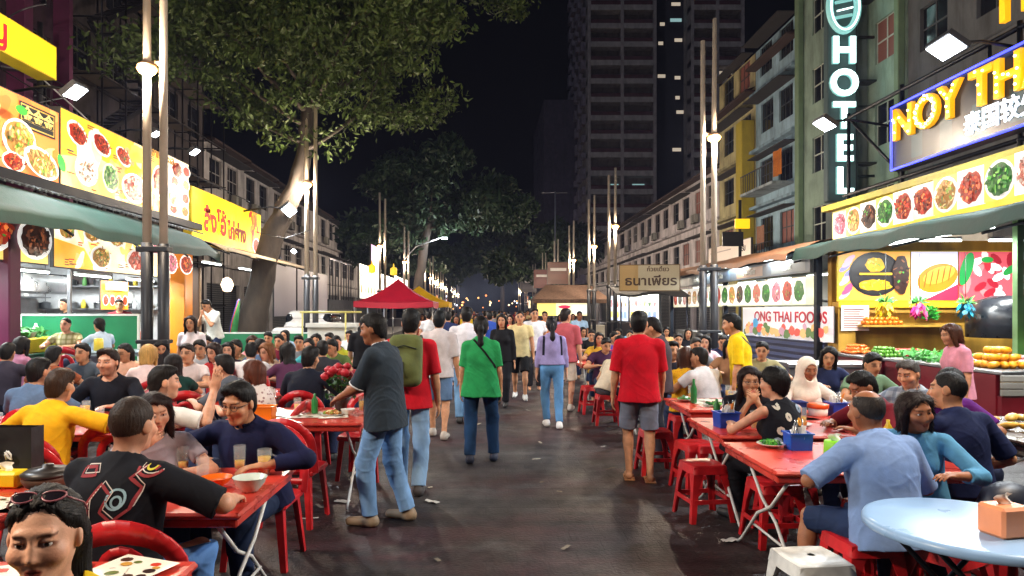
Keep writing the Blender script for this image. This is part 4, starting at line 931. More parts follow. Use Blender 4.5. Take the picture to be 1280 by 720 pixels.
# ------------------------------------------------------------------ printed boards
FOODS={'red':[(190,50,30),(214,84,44),(150,34,22),(228,120,60),(90,26,18)],'noodle':[(206,150,80),(230,186,110),(176,110,50),(240,210,150),(120,150,50)],'green':[(40,120,40),(70,150,50),(24,80,30),(120,180,80)],
'seafood':[(226,130,110),(240,170,150),(200,90,80),(250,220,205),(170,60,50)],'dark':[(60,34,26),(94,52,34),(34,22,20),(130,74,44)],'fish':[(222,120,30),(240,156,60),(180,80,16)],'pink':[(226,130,150),(240,170,180),(206,90,120)],'white':[(232,226,214),(246,240,232),(200,180,150),(160,90,60)],'dur':[(240,190,30),(250,210,80),(200,150,20)]}
class Board:
    """a flat printed board: O its lower corner, U reading direction, V up"""
    def __init__(s,name,label,cat,O,U,W,H,bg,e=1.,group=None,V=(0,0,1),depth=.1,frame=(60,58,58),seed=0,fw=.03):
        s.rs=random.Random(seed); s.root=empty(name,O,0,label,cat,group); s.U=Vector(U).normalized(); s.V=Vector(V).normalized(); s.N=s.U.cross(s.V); s.W=W; s.H=H; s.lay=0
        b=MB().mat(PAINT(frame,.5)); c=s.U*W/2+s.V*H/2-s.N*(depth/2+.004); b.obox(c,s.U*(W/2+fw),s.V*(H/2+fw),s.N*depth/2); b.build('panel',s.root)
        s.p=MB().mat(PRINT(e)); s.rect(0,0,W,H,bg)
    def at(s,u,v,o=0): return s.U*u+s.V*v+s.N*(s.lay*.0006+o)
    def rect(s,u0,v0,u1,v1,c): s.shape([(u0,v0),(u1,v0),(u1,v1),(u0,v1)],c)
    def shape(s,pts,c):
        s.lay+=1; s.p.col=lin(c); s.p.poly([s.at(*p) for p in pts])
    def oval(s,u,v,a,b,c,n=22,rot_=0,jit=0):
        pts=[]
        for i in range(n):
            t=2*math.pi*i/n; k=1+s.rs.uniform(-jit,jit); x=a*k*math.cos(t); y=b*k*math.sin(t); pts.append((u+x*math.cos(rot_)-y*math.sin(rot_),v+x*math.sin(rot_)+y*math.cos(rot_)))
        pts=[(min(s.W,max(0,p[0])),min(s.H,max(0,p[1]))) for p in pts]; s.shape(pts,c)
    def dish(s,u,v,a,b,kind,plate=(232,229,224),n=84,rot_=0.):
        pal=FOODS[kind]; rs=s.rs
        if plate: s.oval(u,v,a,b,plate,rot_=rot_); s.oval(u,v,a*.86,b*.86,tuple(x*.9 for x in plate),rot_=rot_)
        s.oval(u,v,a*.82,b*.82,tuple(x*.75 for x in pal[0]),rot_=rot_,jit=.10)
        for i in range(n):
            t=rs.uniform(0,6.3); q=rs.random()**.6*.76; x=a*q*math.cos(t); y=b*q*math.sin(t)
            uu=u+x*math.cos(rot_)-y*math.sin(rot_); vv=v+x*math.sin(rot_)+y*math.cos(rot_); c=rs.choice(pal); k=rs.uniform(.5,1.2)
            s.oval(uu,vv,a*rs.uniform(.05,.19),b*rs.uniform(.03,.12),tuple(min(255,x*k) for x in c),n=7,rot_=rs.uniform(0,3),jit=.25)
        if kind!='green' and rs.random()<.6:
            for i in range(4): s.oval(u+rs.uniform(-.4,.4)*a,v+rs.uniform(-.4,.4)*b,a*.1,b*.05,(70,140,50),n=6,rot_=rs.uniform(0,3))
    def text(s,t,size,c,u,v,depth=.006,e=0,o=.0,bold=0.,fit=None,name='lettering',mat=None,**k):
        p=s.at(u,v,.004+o); return put_text(s.root,t,size,depth,mat or (GLOW('t'+ck(c),c,e) if e else PAINT(c,.5)),tuple(p),s.U,s.V,bold=bold,fit=fit,name=name,**k)
    def bars(s,n,c=(120,70,30)):
        for _ in range(n):
            u=s.rs.uniform(.04,max(.05,s.W-.45)); v=s.rs.uniform(.03,s.H-.08); w=s.rs.uniform(.12,.36); h=.022
            for q in range(s.rs.randint(1,3)):
                if v-q*.045>.01: s.rect(u,v-q*.045,min(s.W,u+w*s.rs.uniform(.6,1)),v-q*.045+h,s.rs.choice([c,(200,40,40),(60,60,60),c]))
    def mottle(s,cols,n,a=.4):
        for _ in range(n): s.oval(s.rs.uniform(0,s.W),s.rs.uniform(0,s.H),s.rs.uniform(.3,1)*a,s.rs.uniform(.3,1)*a*.6,s.rs.choice(cols),n=14,rot_=s.rs.uniform(0,3),jit=.15)
    def done(s): s.p.build('print',s.root); return s.root
LU=(0,1,0); RU_=(0,-1,0); FU=(1,0,0)    # reading directions: left row, right row, facing the viewer
def flood(x,y,z,aim,e,label,sd,w=.42,glow=26,c=(.88,.95,1)):
    r=empty('floodlight',(x,y,z),0,label,'floodlight','white floodlights over the stalls'); d=Vector(aim).normalized(); u=Vector((0,1,0)); u=(u-d*u.dot(d)).normalized(); v=d.cross(u)
    b=MB().mat(PAINT((52,54,58),.5)); b.obox(-d*.05,u*w/2*1.08,v*w*.38,d*.045); b.build('housing',r)
    g=MB().mat(GLOW('flood',(236,246,255),glow)); g.obox(d*.006,u*w/2,v*w*.32,d*.008); g.build('lens',r)
    k=MB().mat(METAL((60,62,66),.5)); k.tube([tuple(-d*.08),(sd*.55,0,.10),(sd*1.3,.0,-.02)],.025,6); k.build('arm',r)
    l=bpy.data.lights.new('flood_light','SPOT'); l.energy=e*2.6; l.spot_size=R(150); l.spot_blend=.8; l.shadow_soft_size=.16; l.color=c
    o=bpy.data.objects.new('flood_light',l); COL.objects.link(o); o.location=Vector((x,y,z))+d*.06; o.rotation_euler=d.to_track_quat('-Z','Y').to_euler()
flood(-7.0,4.6,5.4,(.62,.05,-.75),420,'white floodlight of the next stall beside the viewer on the left',-1)  # assumed lamp out of frame, added to brighten the near diners
flood(7.0,5.2,5.5,(-.6,.0,-.78),420,'white floodlight of the next stall beside the viewer on the right',1)  # unseen floodlight added to fill the foreground from the right
def tube_light(x0,y0,z,x1,y1,e,label,glow=9,area=True,c=(.95,1,.98)):
    q=MB().mat(GLOW('tube',(240,252,248),glow)); q.tube([(x0,y0,z),(x1,y1,z)],.02,8); 
    r=MB().mat(PAINT((210,212,212),.4)); r.beam((x0,y0,z+.045),(x1,y1,z+.045),.07,.035)
    o=r.build('fluorescent_lamp'); q.build('tube',o); tag(o,label,'tube lamp','fluorescent tubes under the awnings')
    if area:
        l=bpy.data.lights.new('tube_light','AREA'); l.shape='RECTANGLE'; l.size=math.hypot(x1-x0,y1-y0); l.size_y=.06; l.energy=e*2.3; l.color=c
        a=bpy.data.objects.new('tube_light',l); COL.objects.link(a); a.location=((x0+x1)/2,(y0+y1)/2,z-.03); a.rotation_euler=(0,0,math.atan2(y1-y0,x1-x0))
# ------------------------------------------------------------------ left row
B=Board('shop_sign','yellow box sign with red and white lettering under the purple fins','sign',(-8,9.0,6.02),LU,3.7,.56,(246,214,30),.95,depth=.35,frame=(210,190,40),seed=1)
B.text('เจริญ',.62,(200,30,50),1.75,.28,bold=.012); B.done()
B=Board('food_poster','orange backlit poster of fried noodles with a dark gold lettered plaque','poster',(-7.5,9.0,3.86),LU,2.98,1.3,(226,124,60),.75,depth=.2,seed=2,fw=.02)
B.mottle([(226,120,54),(238,150,84),(216,104,50),(244,176,120)],16); B.bars(8); B.rect(1.95,.80,2.86,1.22,(28,28,34)); B.rect(1.98,.83,2.83,1.19,(180,150,70)); B.rect(2.0,.85,2.81,1.17,(30,34,38)); B.text('金金金',.27,(220,190,110),2.40,1.02,e=.5,bold=.004)
B.dish(1.95,.58,.40,.33,'noodle'); B.dish(2.42,.30,.46,.24,'noodle',rot_=-.2); B.oval(2.86,.40,.10,.16,(40,130,50),rot_=.6); B.dish(.9,.75,.45,.36,'red'); B.dish(.5,.25,.4,.26,'seafood'); B.dish(1.5,.13,.26,.15,'red'); B.oval(1.6,.95,.14,.07,(50,140,50)); B.done()
B=Board('food_poster','long yellow backlit poster with rows of red dishes and green vegetables','poster',(-7.5,12.05,3.9),LU,4.0,1.38,(236,186,50),.75,depth=.2,seed=3,fw=.02)
B.shape([(0,.0),(4,.0),(4,.75),(2.6,.6),(1.2,.75),(0,.55)],(238,214,130)); B.shape([(2.7,0),(4,0),(4,.3)],(244,200,20)); B.mottle([(240,206,90),(244,186,40),(236,222,160),(248,230,190),(230,170,110)],26,.45); B.bars(22)
for (u,v,a,b,k,ro) in ((.42,1.03,.32,.21,'red',-.3),(1.12,1.0,.33,.20,'red',-.3),(1.82,.92,.30,.17,'red',-.3),(.45,.36,.36,.28,'white',0),(1.15,.36,.30,.27,'green',-.6),(1.95,.30,.50,.30,'seafood',0),(2.85,.62,.28,.36,'red',-.3),(3.45,.42,.32,.26,'noodle',0),(3.5,1.0,.28,.20,'red',0)): B.dish(u,v,a,b,k,rot_=ro,plate=(246,240,232) if k!='green' else (236,230,180))
B.text('อาหารทะเล',.24,(210,150,20),2.72,1.12,bold=.006); B.done()
B=Board('food_poster','narrow white backlit poster with small red dish pictures beside the yellow sign','poster',(-7.5,16.1,3.95),LU,1.12,1.42,(236,220,190),.75,depth=.2,seed=4,fw=.02)
for u in (.3,.82):
    for v in (.2,.52,.85,1.18): B.dish(u,v,.22,.14,B.rs.choice(['red','noodle','red']),n=14)
B.done()
B=Board('shop_sign','bright yellow sign with red lettering and a red chilli design','sign',(-7.5,17.45,3.5),LU,5.3,1.36,(252,214,10),1.15,depth=.22,seed=5,fw=.03,frame=(200,170,20))
B.text('ลิ้งโอ้',.80,(214,40,20),1.5,.60,bold=.03); B.text('ไก่ย่าง',.62,(214,40,20),3.15,.50,bold=.022)
for i in range(16): B.oval(4.55+B.rs.uniform(-.35,.5),.75+B.rs.uniform(-.5,.55),.20,.09,B.rs.choice([(226,40,20),(240,90,20),(250,140,30)]),rot_=B.rs.uniform(0,3),n=9)
B.dish(4.85,.30,.34,.26,'red'); B.done()
B=Board('menu_board','lit menu board with a bowl of red soup beside the purple column','menu board',(-7.6,9.3,2.5),LU,2.55,.86,(236,206,110),.8,depth=.06,seed=6,fw=.02)
B.mottle([(236,200,90),(226,180,110),(240,220,160)],14,.4); B.bars(9); B.dish(.4,.45,.42,.40,'red'); B.dish(1.15,.48,.44,.38,'red'); B.dish(2.02,.38,.44,.34,'dark'); B.oval(1.6,.72,.2,.08,(236,180,30)); B.text('ต้มยำ',.15,(120,50,20),2.05,.77); B.done()
B=Board('menu_board','pale lit menu board with small noodle and shellfish pictures under the green awning','menu board',(-7.6,12.02,2.48),LU,4.9,.87,(244,232,190),.85,depth=.06,seed=7,fw=.02)
B.shape([(0,0),(1.3,0),(.9,.4),(0,.5)],(238,180,60)); B.shape([(2.2,.87),(3.4,.87),(2.9,.5)],(240,220,110)); B.mottle([(246,236,206),(240,216,120),(250,244,230),(236,190,110)],20,.35); B.bars(26)
for (u,v,a,b,k) in ((.3,.66,.26,.17,'noodle'),(1.0,.68,.3,.17,'noodle'),(1.75,.66,.28,.17,'noodle'),(1.1,.24,.36,.22,'noodle'),(2.35,.26,.42,.24,'seafood'),(3.0,.64,.32,.19,'pink'),(3.7,.3,.30,.24,'pink'),(4.35,.32,.36,.24,'red'),(4.3,.7,.28,.14,'green')): B.dish(u,v,a,b,k,plate=(250,246,240))
B.done()
def awning(name,label,prof,y0,y1,mat,wav=.05,seed=0,ny=40,pole=None,arc=0.):
    """cloth strip hung between profile points (x,z) and running down the street"""
    rs=random.Random(seed); ph=[rs.uniform(0,6) for _ in range(4)]; r=empty(name,(0,0,0),0,label,'awning')
    P=[Vector((x,0,z)) for x,z in prof]; n=len(P)-1
    def fn(u,v,off=0):
        k=min(n-1,int(v*n)); t=v*n-k; p=P[k].lerp(P[k+1],t); y=y0+(y1-y0)*u
        w=wav*(math.sin(u*ny*.55+ph[0])+.6*math.sin(u*ny*1.1+ph[1]))*v; return (p.x+.3*w,y,p.z+w+arc*(u-.5)*(u-.5)-off)
    c=MB().mat(mat); c.grid(lambda u,v:fn(u,v),ny,n*5); c.grid(lambda u,v:fn(u,v,.012),ny,n*5,flip=True); c.build('cloth',r)
    if pole:
        b=MB().mat(METAL((66,68,72),.5)); b.tube([(prof[0][0],y0,prof[0][1]-.03),(prof[0][0],y1,prof[0][1]-.03)],.035,8); b.build('back_rail',r)
        for y in pole:
            b=MB().mat(METAL((66,68,72),.5)); b.tube([(prof[0][0],y,prof[0][1]-.05),(prof[-1][0],y,prof[-1][1]-.06)],.022,6); b.build('strut',r)
    return r
GREEN_T=M('green_tarp',(.006,.040,.030),.7,var=.3,vscale=3,bump=.4,bscale=9)
awning('stall_awning','dark green tarpaulin awning sagging below the left food posters',[(-7.35,3.62),(-6.75,3.42),(-6.3,3.06),(-6.28,2.9)],7.6,16.2,GREEN_T,.035,1,pole=(8.4,10.4,12.4,14.4,16.0))
q=MB().mat(METAL((34,36,42),.5)); q.beam((-7.25,7.5,3.74),(-7.25,17.3,3.80),.14,.16); tag(q.build('roof_beam'),'dark steel beam running under the big left posters','beam')
q=MB().mat(METAL((150,156,160),.4)); 
for i in range(60): q.beam((-7.17,7.7+i*.155,3.66),(-6.95,7.7+i*.155,3.58),.05,.03)
tag(q.build('awning_roller'),'pale ribbed roller along the top of the green awning','roller')
awning('stall_awning','thin ochre edged awning over the orange column stall',[(-7.4,3.52),(-6.6,3.34),(-6.15,3.12)],16.3,23.5,M('ochre_tarp',(.30,.19,.08),.6,var=.3,vscale=3),.02,2,pole=(16.4,18.5,21,23.3))
q=MB().mat(PAINT((214,196,160),.5)); q.beam((-6.12,16.2,3.16),(-6.12,23.6,3.14),.05,.07); tag(q.build('gutter'),'cream gutter along the ochre awning edge','gutter')
def left_stall():
    r=empty('food_stall',(0,0,0),0,'open kitchen food stall with purple columns under the menu boards','food stall')
    b=MB().mat(M('stall_tiles',(.55,.56,.58),.25,var=.25,vscale=3,bump=.1,bscale=6)); b.box((-11.3,8.2,.12),(-11.1,17.2,3.9)); b.build('back_wall',r)
    b=MB().mat(M('stall_tiles',(.55,.56,.58))); b.box((-11.09,17.2,.12),(-7.78,17.3,3.455)); b.build('end_wall',r)
    for z in (1.72,2.28): b=MB().mat(METAL((170,172,176),.35)); b.box((-11.05,16.85,z),(-7.9,17.195,z+.03)); b.build('shelf',r)
    b=MB().mat(PAINT((70,60,58),.5)); b.box((-10.4,17.16,2.36),(-9.4,17.198,3.0)); b.build('dark_cabinet',r)
    b=MB().mat(PAINT((60,60,66),.7)); b.box((-11.1,8.2,3.46),(-7.72,17.2,3.56)); b.build('ceiling',r)
    for y in (10.75,17.05): b=MB().mat(PAINT((92,22,62),.5,.2)); b.box((-7.75,y,.12),(-7.5,y+.28,3.44),.02); b.build('column',r)
    for y0,y1 in ((11.3,13.6),(13.9,16.8)):
        c=MB().mat(METAL((150,154,160),.32)); c.box((-8.6,y0,.12),(-7.8,y1,.92),.02); c.box((-8.65,y0-.03,.923),(-7.75,y1+.03,.96),.01); c.build('counter',r)
    c=MB().mat(PAINT((212,190,40),.5)); c.box((-8.5,11.35,.963),(-7.8,12.55,1.22),.02); c.build('yellow_tray_stand',r)
    for z in (1.55,2.0): c=MB().mat(METAL((140,142,146),.35)); c.box((-11.09,8.6,z),(-10.7,16.8,z+.03)); c.build('shelf',r)
    g=MB().mat(METAL((190,192,196),.3)); g.box((-9.6,13.1,2.05),(-8.9,14.7,2.45),.03); g.build('range_hood',r)
    for y in (12.75,15.7): g=MB().mat(METAL((120,122,126),.4)); g.box((-7.82,y,.97),(-7.76,y+.05,2.5)); g.build('post',r)
left_stall()
for i in range(26):
    rs=random.Random(i+400); k=i%3; y=8.9+ (i//1)*.30; 
    if i<14: loc=(rs.uniform(-10.95,-10.8),8.8+i*.56,(1.58,2.03)[i%2])
    else: loc=(rs.uniform(-8.45,-7.95),(11.4+ (i-14)*.19 if i<20 else 14.0+(i-20)*.45),.965 if i>=20 else 1.225)
    q=MB(); c=rs.choice([(200,204,206),(180,60,40),(220,200,60),(90,140,80),(60,64,70),(226,226,220)])
    if k==0: q.mat(METAL((170,172,176),.3)); q.lathe([(.10,0),(.115,.02),(.12,.15),(.13,.155),(.115,.15),(.10,.02),(.001,.02)],(0,0,0),16); nm='cooking_pot'
    elif k==1: q.mat(PLAS(c,.4)); q.lathe([(.05,0),(.055,.01),(.055,.15),(.025,.2),(.02,.24),(.001,.242)],(0,0,0),12); nm='sauce_bottle'
    else: q.mat(PLAS(c,.4)); q.lathe([(.06,0),(.10,.09),(.105,.095),(.095,.09),(.05,.012),(.001,.012)],(0,0,0),16); nm='mixing_bowl'
    tag(q.build(nm,None,loc),'%s on the %s of the left kitchen stall'%({'cooking_pot':'steel cooking pot','sauce_bottle':'plastic sauce bottle','mixing_bowl':'plastic mixing bowl'}[nm],'back shelves' if i<14 else 'counter'),nm.split('_')[1],'%ss on the %s of the left kitchen'%(nm.replace('_',' '),'back shelves' if i<14 else 'counter'))
for i in range(20):
    rs=random.Random(i+700); x=-10.95+(i%10)*.32+rs.uniform(-.04,.04); z=(1.752,2.312)[i//10]; q=MB(); c=rs.choice([(206,60,40),(226,200,60),(90,150,80),(230,230,224),(60,90,150),(200,204,206)])
    if i%2: q.mat(PLAS(c,.4)); q.lathe([(.05,0),(.055,.01),(.055,.14),(.03,.18),(.028,.22),(.001,.222)],(0,0,0),12); nm,cat='sauce_bottle','bottle'
    else: q.mat(METAL((176,178,182),.3)); q.lathe([(.10,0),(.115,.02),(.12,.13),(.13,.135),(.05,.17),(.001,.175)],(0,0,0),16); nm,cat='cooking_pot','pot'
    tag(q.build(nm,None,(x,17.02,z)),('plastic sauce bottle' if i%2 else 'steel cooking pot with lid')+' on the white end wall shelves of the left kitchen',cat,nm.replace('_',' ')+'s on the end wall shelves')
q=MB().mat(PAINT((226,228,226),.4)); q.lathe([(.001,.03),(.17,.03),(.2,.015),(.2,0)],(0,0,0),24); o=q.build('wall_clock',None,(-9.05,17.19,2.02)); o.rotation_euler=(R(90),0,0); q=MB().mat(PAINT((30,30,34))); q.box((-.006,0,.031),(.006,.13,.034)); q.box((0,-.006,.0345),(.09,.006,.0375)); q.build('hand',o); tag(o,'round white clock on the end wall of the left kitchen','clock')
B=Board('menu_board','small orange menu card hanging inside the left kitchen stall','menu board',(-8.2,14.55,1.72),LU,1.1,.62,(246,150,40),.8,depth=.03,seed=8,fw=.01)
for i in range(4): B.dish(.18+i*.25,.2,.12,.12,B.rs.choice(['red','noodle']),n=8)
B.rect(.1,.42,1.0,.56,(250,220,120)); B.done()
for i,(y,x) in enumerate(((8.8,-8.1),(11.4,-8.1),(13.3,-8.),(15.2,-8.),)): tube_light(x,y,2.40,x,y+1.25,26,'white fluorescent tube under the left menu boards, %s from the front'%ORD[i])
for i,(y,x) in enumerate(((17.6,-7.3),(20.2,-7.3))): tube_light(x,y,2.95,x,y+1.2,26,'white fluorescent tube under the ochre awning, %s one from the front'%ORD[i])
for i,y in enumerate((9.2,11.6,14.2)): tube_light(-9.7,y,3.3,-9.7,y+1.25,95,'white fluorescent tube on the left kitchen ceiling, %s from the front'%ORD[i])  # unseen tubes, assumed and added to brighten the stall interior
flood(-7.0,11.65,5.42,(.62,.15,-.75),420,'brightest white floodlight above the plaque of the orange poster',-1)
flood(-7.2,16.9,5.62,(.6,.1,-.8),200,'white floodlight over the narrow dish poster',-1,.3)
flood(-7.3,15.1,5.6,(.5,.1,-.85),60,'dim floodlight behind the tall front lamp post',-1,.26,8)
flood(-5.6,19.45,4.55,(.55,-.45,-.7),320,'white floodlight glaring beside the leaning tree trunk',-1,.42)
for i,(px,py,Y) in enumerate(((346,308,26),(367,314,28))): flood(PX(px,Y),Y,PZ(py,Y),(.5,-.6,-.6),70,('small white floodlight low on the tree side','small white floodlight nearest the second lamp post')[i],-1,.22,30)
def partition(x0,x1,y,z0,z1,label):
    r=empty('green_partition',((x0+x1)/2,y,z0),0,label,'partition','green boards screening the left stalls'); w=(x1-x0)/2; h=z1-z0
    b=MB().mat(M('green_board',(.016,.20,.085),.35,var=.45,vscale=.9)); b.box((-w,-.02,.02),(w,.02,h)); b.build('panel',r)
    f=MB().mat(PAINT((214,222,218),.4)); f.box((-w-.03,-.03,h),(w+.03,.03,h+.035)); f.box((-w-.03,-.028,0),(-w,.028,h)); f.box((w,-.028,0),(w+.03,.028,h)); f.build('frame',r)
partition(-8.55,-6.42,12.6,.55,1.60,'bright green screen board with white edge below the menu boards')
partition(-6.95,-4.35,17.0,.02,1.12,'lower green screen board near the tree trunk')
c=MB().mat(PAINT((236,140,16),.45,.15)); c.box((-7.62,16.45,.12),(-7.25,16.9,3.1),.02); tag(c.build('stall_column'),'bright orange painted column beside the brown door','column')
c=MB().mat(M('brown_wood',(.10,.052,.03),.6,var=.4,vscale=3,stretch=(1,1,.2))); c.box((-8.2,17.4,.12),(-8.1,19.4,2.9)); 
d=c.build('wooden_door'); c=MB().mat(PAINT((150,120,90),.5))
for y in (17.4,18.36,19.3): c.box((-8.098,y,.12),(-8.07,y+.08,2.9))
c.build('frame',d); tag(d,'brown wooden folding door behind the orange column','door')
q=MB().mat(GLOW('shade_warm',(255,226,190),3.)); q.lathe([(.02,.22),(.11,.16),(.16,.02),(.1,-.14),(.02,-.16)],(0,0,0),14); r=empty('hanging_lamp',(PX(284,17.8),17.8,PZ(357,17.8)),0,'white glowing lantern hanging by the orange column','lantern'); q.build('lamp_shade',r); q=MB().mat(PAINT((40,38,36))); q.tube([(0,0,.22),(0,0,.95)],.008,5); q.build('cord',r); lamp_light(PX(284,17.8)+.3,17.6,PZ(357,17.8)-.2,30,.12,(1,.85,.65))
# hanging flags / umbrella folded by the trunk
q=MB().mat(PAINT((40,60,130),.6)); q.tube([(-6.6,17.6,.1),(-6.35,17.6,2.0)],[.03,.025],8); k=q.build('folded_parasol'); 
for i,c in enumerate(((40,70,160),(200,60,50),(60,130,80))):
    q=MB().mat(FAB(c)); q.tube([(-6.58+.03*i,17.57-.03*i,.7),(-6.48+.03*i,17.57-.03*i,1.4),(-6.38+.02*i,17.57,1.95)],[.10,.08,.02],8); q.build('cloth_fold',k)
tag(k,'folded blue red and green parasol leaning by the trunk','parasol')
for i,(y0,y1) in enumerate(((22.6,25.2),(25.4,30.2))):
    B=Board('tarpaulin_wall',('pale tarpaulin wall panel nearer the tree','wider pale tarpaulin wall panel farther from the tree')[i],'wall panel',(-7.0,y0,1.5),LU,y1-y0,1.75,(150,142,152),.14,depth=.04,frame=(40,38,42),seed=9); B.done()  # cloth wall glows faintly by itself, no lamp behind it
c=MB().mat(METAL((46,46,52),.5)); c.box((-8.2,30.4,.12),(-7,35.6,2.2)); k=c.build('kiosk'); c=MB().mat(METAL((70,70,78),.5))
for i in range(9): c.box((-6.99,30.5+i*.6,2.2),(-6.95,30.54+i*.6,4.0))
c.box((-6.99,30.45,3.98),(-6.94,35.5,4.04)); c.build('railing',k); tag(k,'dark metal kiosk with roof railing left of the glowing menus','kiosk')
for i,(y0,y1,z0,z1) in enumerate(((35.8,42.5,2.35,4.15),(42.9,49,2.4,4.0),(49.4,58,2.5,4.2))):
    B=Board('menu_board','row of glowing white menu pictures, %s board past the dark kiosk'%ORD[i],'menu board',(-6.6,y0,z0),LU,y1-y0,z1-z0,(236,240,232),1.3,depth=.1,seed=20+i,group='glowing menu boards far on the left')
    n=7
    for k in range(n):
        for v in (.28,.72): B.dish((k+.5)/n*(y1-y0),(z1-z0)*v,.36,.30,B.rs.choice(['red','noodle','green','seafood','pink']),n=9)
    B.done()
for i,(px,py,Y,c) in enumerate(((465,325,37,(250,200,40)),(492,328,40,(250,210,60)))):
    q=MB().mat(GLOW('beacon'+ck(c),c,.7)); q.lathe([(.02,.5),(.05,.3),(.2,.2),(.2,-.15),(.05,-.2)],(0,0,0),10); o=q.build('roof_lantern',None,(PX(px,Y),Y,PZ(py+12,Y))); tag(o,('yellow lantern standing on the first glowing menu board','yellow lantern above the gap of the glowing boards')[i],'lantern')
B=Board('shop_sign','pink lit panel standing above the glowing menu boards','sign',(-6.9,41.2,4.2),LU,3,1.5,(226,170,226),1.0,depth=.1,seed=28); B.done()
# street light with long arm far left
q=MB().mat(METAL((150,150,152),.45)); q.tube([(-5.4,45,.1),(-5.4,45,5.0),(-4.6,45,5.9),(PX(554,45),45,6.55)],[.08,.06,.05,.04],8); k=q.build('street_light'); q=MB().mat(GLOW('flood',(236,246,255),26)); q.box((PX(552,45),44.85,6.42),(PX(559,45),45.15,6.5),.01); q.build('lamp_head',k); tag(k,'arm street light shining white below the far dark tree','street lamp'); lamp_light(PX(556,45),44.8,6.3,320,.15,(.9,.96,1))

# ------------------------------------------------------------------ canopies, kiosk and far stalls
def tent(x,y,w,ze,zp,c,label,lean=0):
    r=empty('canopy_tent',(x,y,0),0,label,'canopy'); h=w/2; m=M('canopy_'+ck(c),lin(c),.55,var=.12,vscale=3)
    q=MB().mat(m)
    for (ax,ay),(bx,by) in (((-1,-1),(1,-1)),((1,-1),(1,1)),((1,1),(-1,1)),((-1,1),(-1,-1))):
        def fn(u,v):
            x_=ax+(bx-ax)*u; y_=ay+(by-ay)*u; s=(1-v)
            return (h*x_*s+lean*v,h*y_*s,ze+(zp-ze)*v**1.55-.06*math.sin(math.pi*u)*s)
        q.grid(fn,10,10)
    for (ax,ay),(bx,by) in (((-1,-1),(1,-1)),((1,-1),(1,1)),((1,1),(-1,1)),((-1,1),(-1,-1))):
        q.grid(lambda u,v:(h*(ax+(bx-ax)*u)*1.004,h*(ay+(by-ay)*u)*1.004,ze-.004-.2*v-.05*math.sin(math.pi*u)*1),10,1)
    q.build('cloth',r)
    for a,b in ((-1,-1),(1,-1),(1,1),(-1,1)):
        p=MB().mat(METAL((200,200,205),.4)); p.tube([(a*h*.98,b*h*.98,0),(a*h*.98,b*h*.98,ze)],.022,6); p.build('pole',r)
tent(PX(498,25),25,2.75,2.02,2.86,(196,26,60),'crimson red canopy tent on the left of the walkway')
tent(PX(524,28.5),28.5,2.6,2.05,2.72,(240,190,20),'yellow canopy tent just behind the red one')
def kiosk():
    r=empty('roofed_kiosk',(4.1,34,0),0,'small kiosk with brown thatch roof and yellow lit front','kiosk')
    q=MB().mat(M('thatch',(.13,.075,.05),.95,var=.5,vscale=12,bump=.8,bscale=26,stretch=(1,1,.3))); 
    q.grid(lambda u,v:((u-.5)*(3.7-1.5*v),-1.7+1.7*v,2.22+.75*v),14,4); q.grid(lambda u,v:((u-.5)*(3.7-1.5*v),1.7-1.7*v,2.22+.75*v),14,4,flip=True)
    for s in (-1,1): q.poly([(s*1.85,-1.7,2.22),(s*1.85,1.7,2.22),(s*1.1,0,2.97)])
    q.grid(lambda u,v:((u-.5)*3.7,-1.705,2.2-.16*v),14,1); q.build('roof',r)
    for a in (-1.7,1.7):
        for b in (-1.5,1.5): p=MB().mat(PAINT((60,50,46))); p.box((a-.05,b-.05,0),(a+.05,b+.05,2.25)); p.build('post',r)
    c=MB().mat(PAINT((200,190,170))); c.box((-1.6,-1.4,0),(1.6,-.8,1.0),.02); c.build('counter',r)
kiosk()
B=Board('menu_board','white and yellow lit board under the thatched kiosk roof','menu board',(2.45,32.45,1.45),FU,2.5,.62,(246,236,190),1.1,depth=.05,seed=31); B.rect(0,0,.9,.62,(240,220,120)); B.oval(1.3,.42,.3,.08,(220,40,80)); B.rect(1.7,.1,2.4,.5,(220,226,226)); B.done()
lamp_light(4.1,33.4,2.0,60,.2,(1,.95,.8))
FARS=[('red',(214,40,40)),('white',(236,238,240)),('orange',(240,140,40)),('blue',(70,110,230)),('pink',(236,130,170)),('yellow',(246,214,70)),('teal',(60,190,180)),('violet',(150,90,220)),('green',(70,190,80)),('cream',(240,226,190))]
k=0
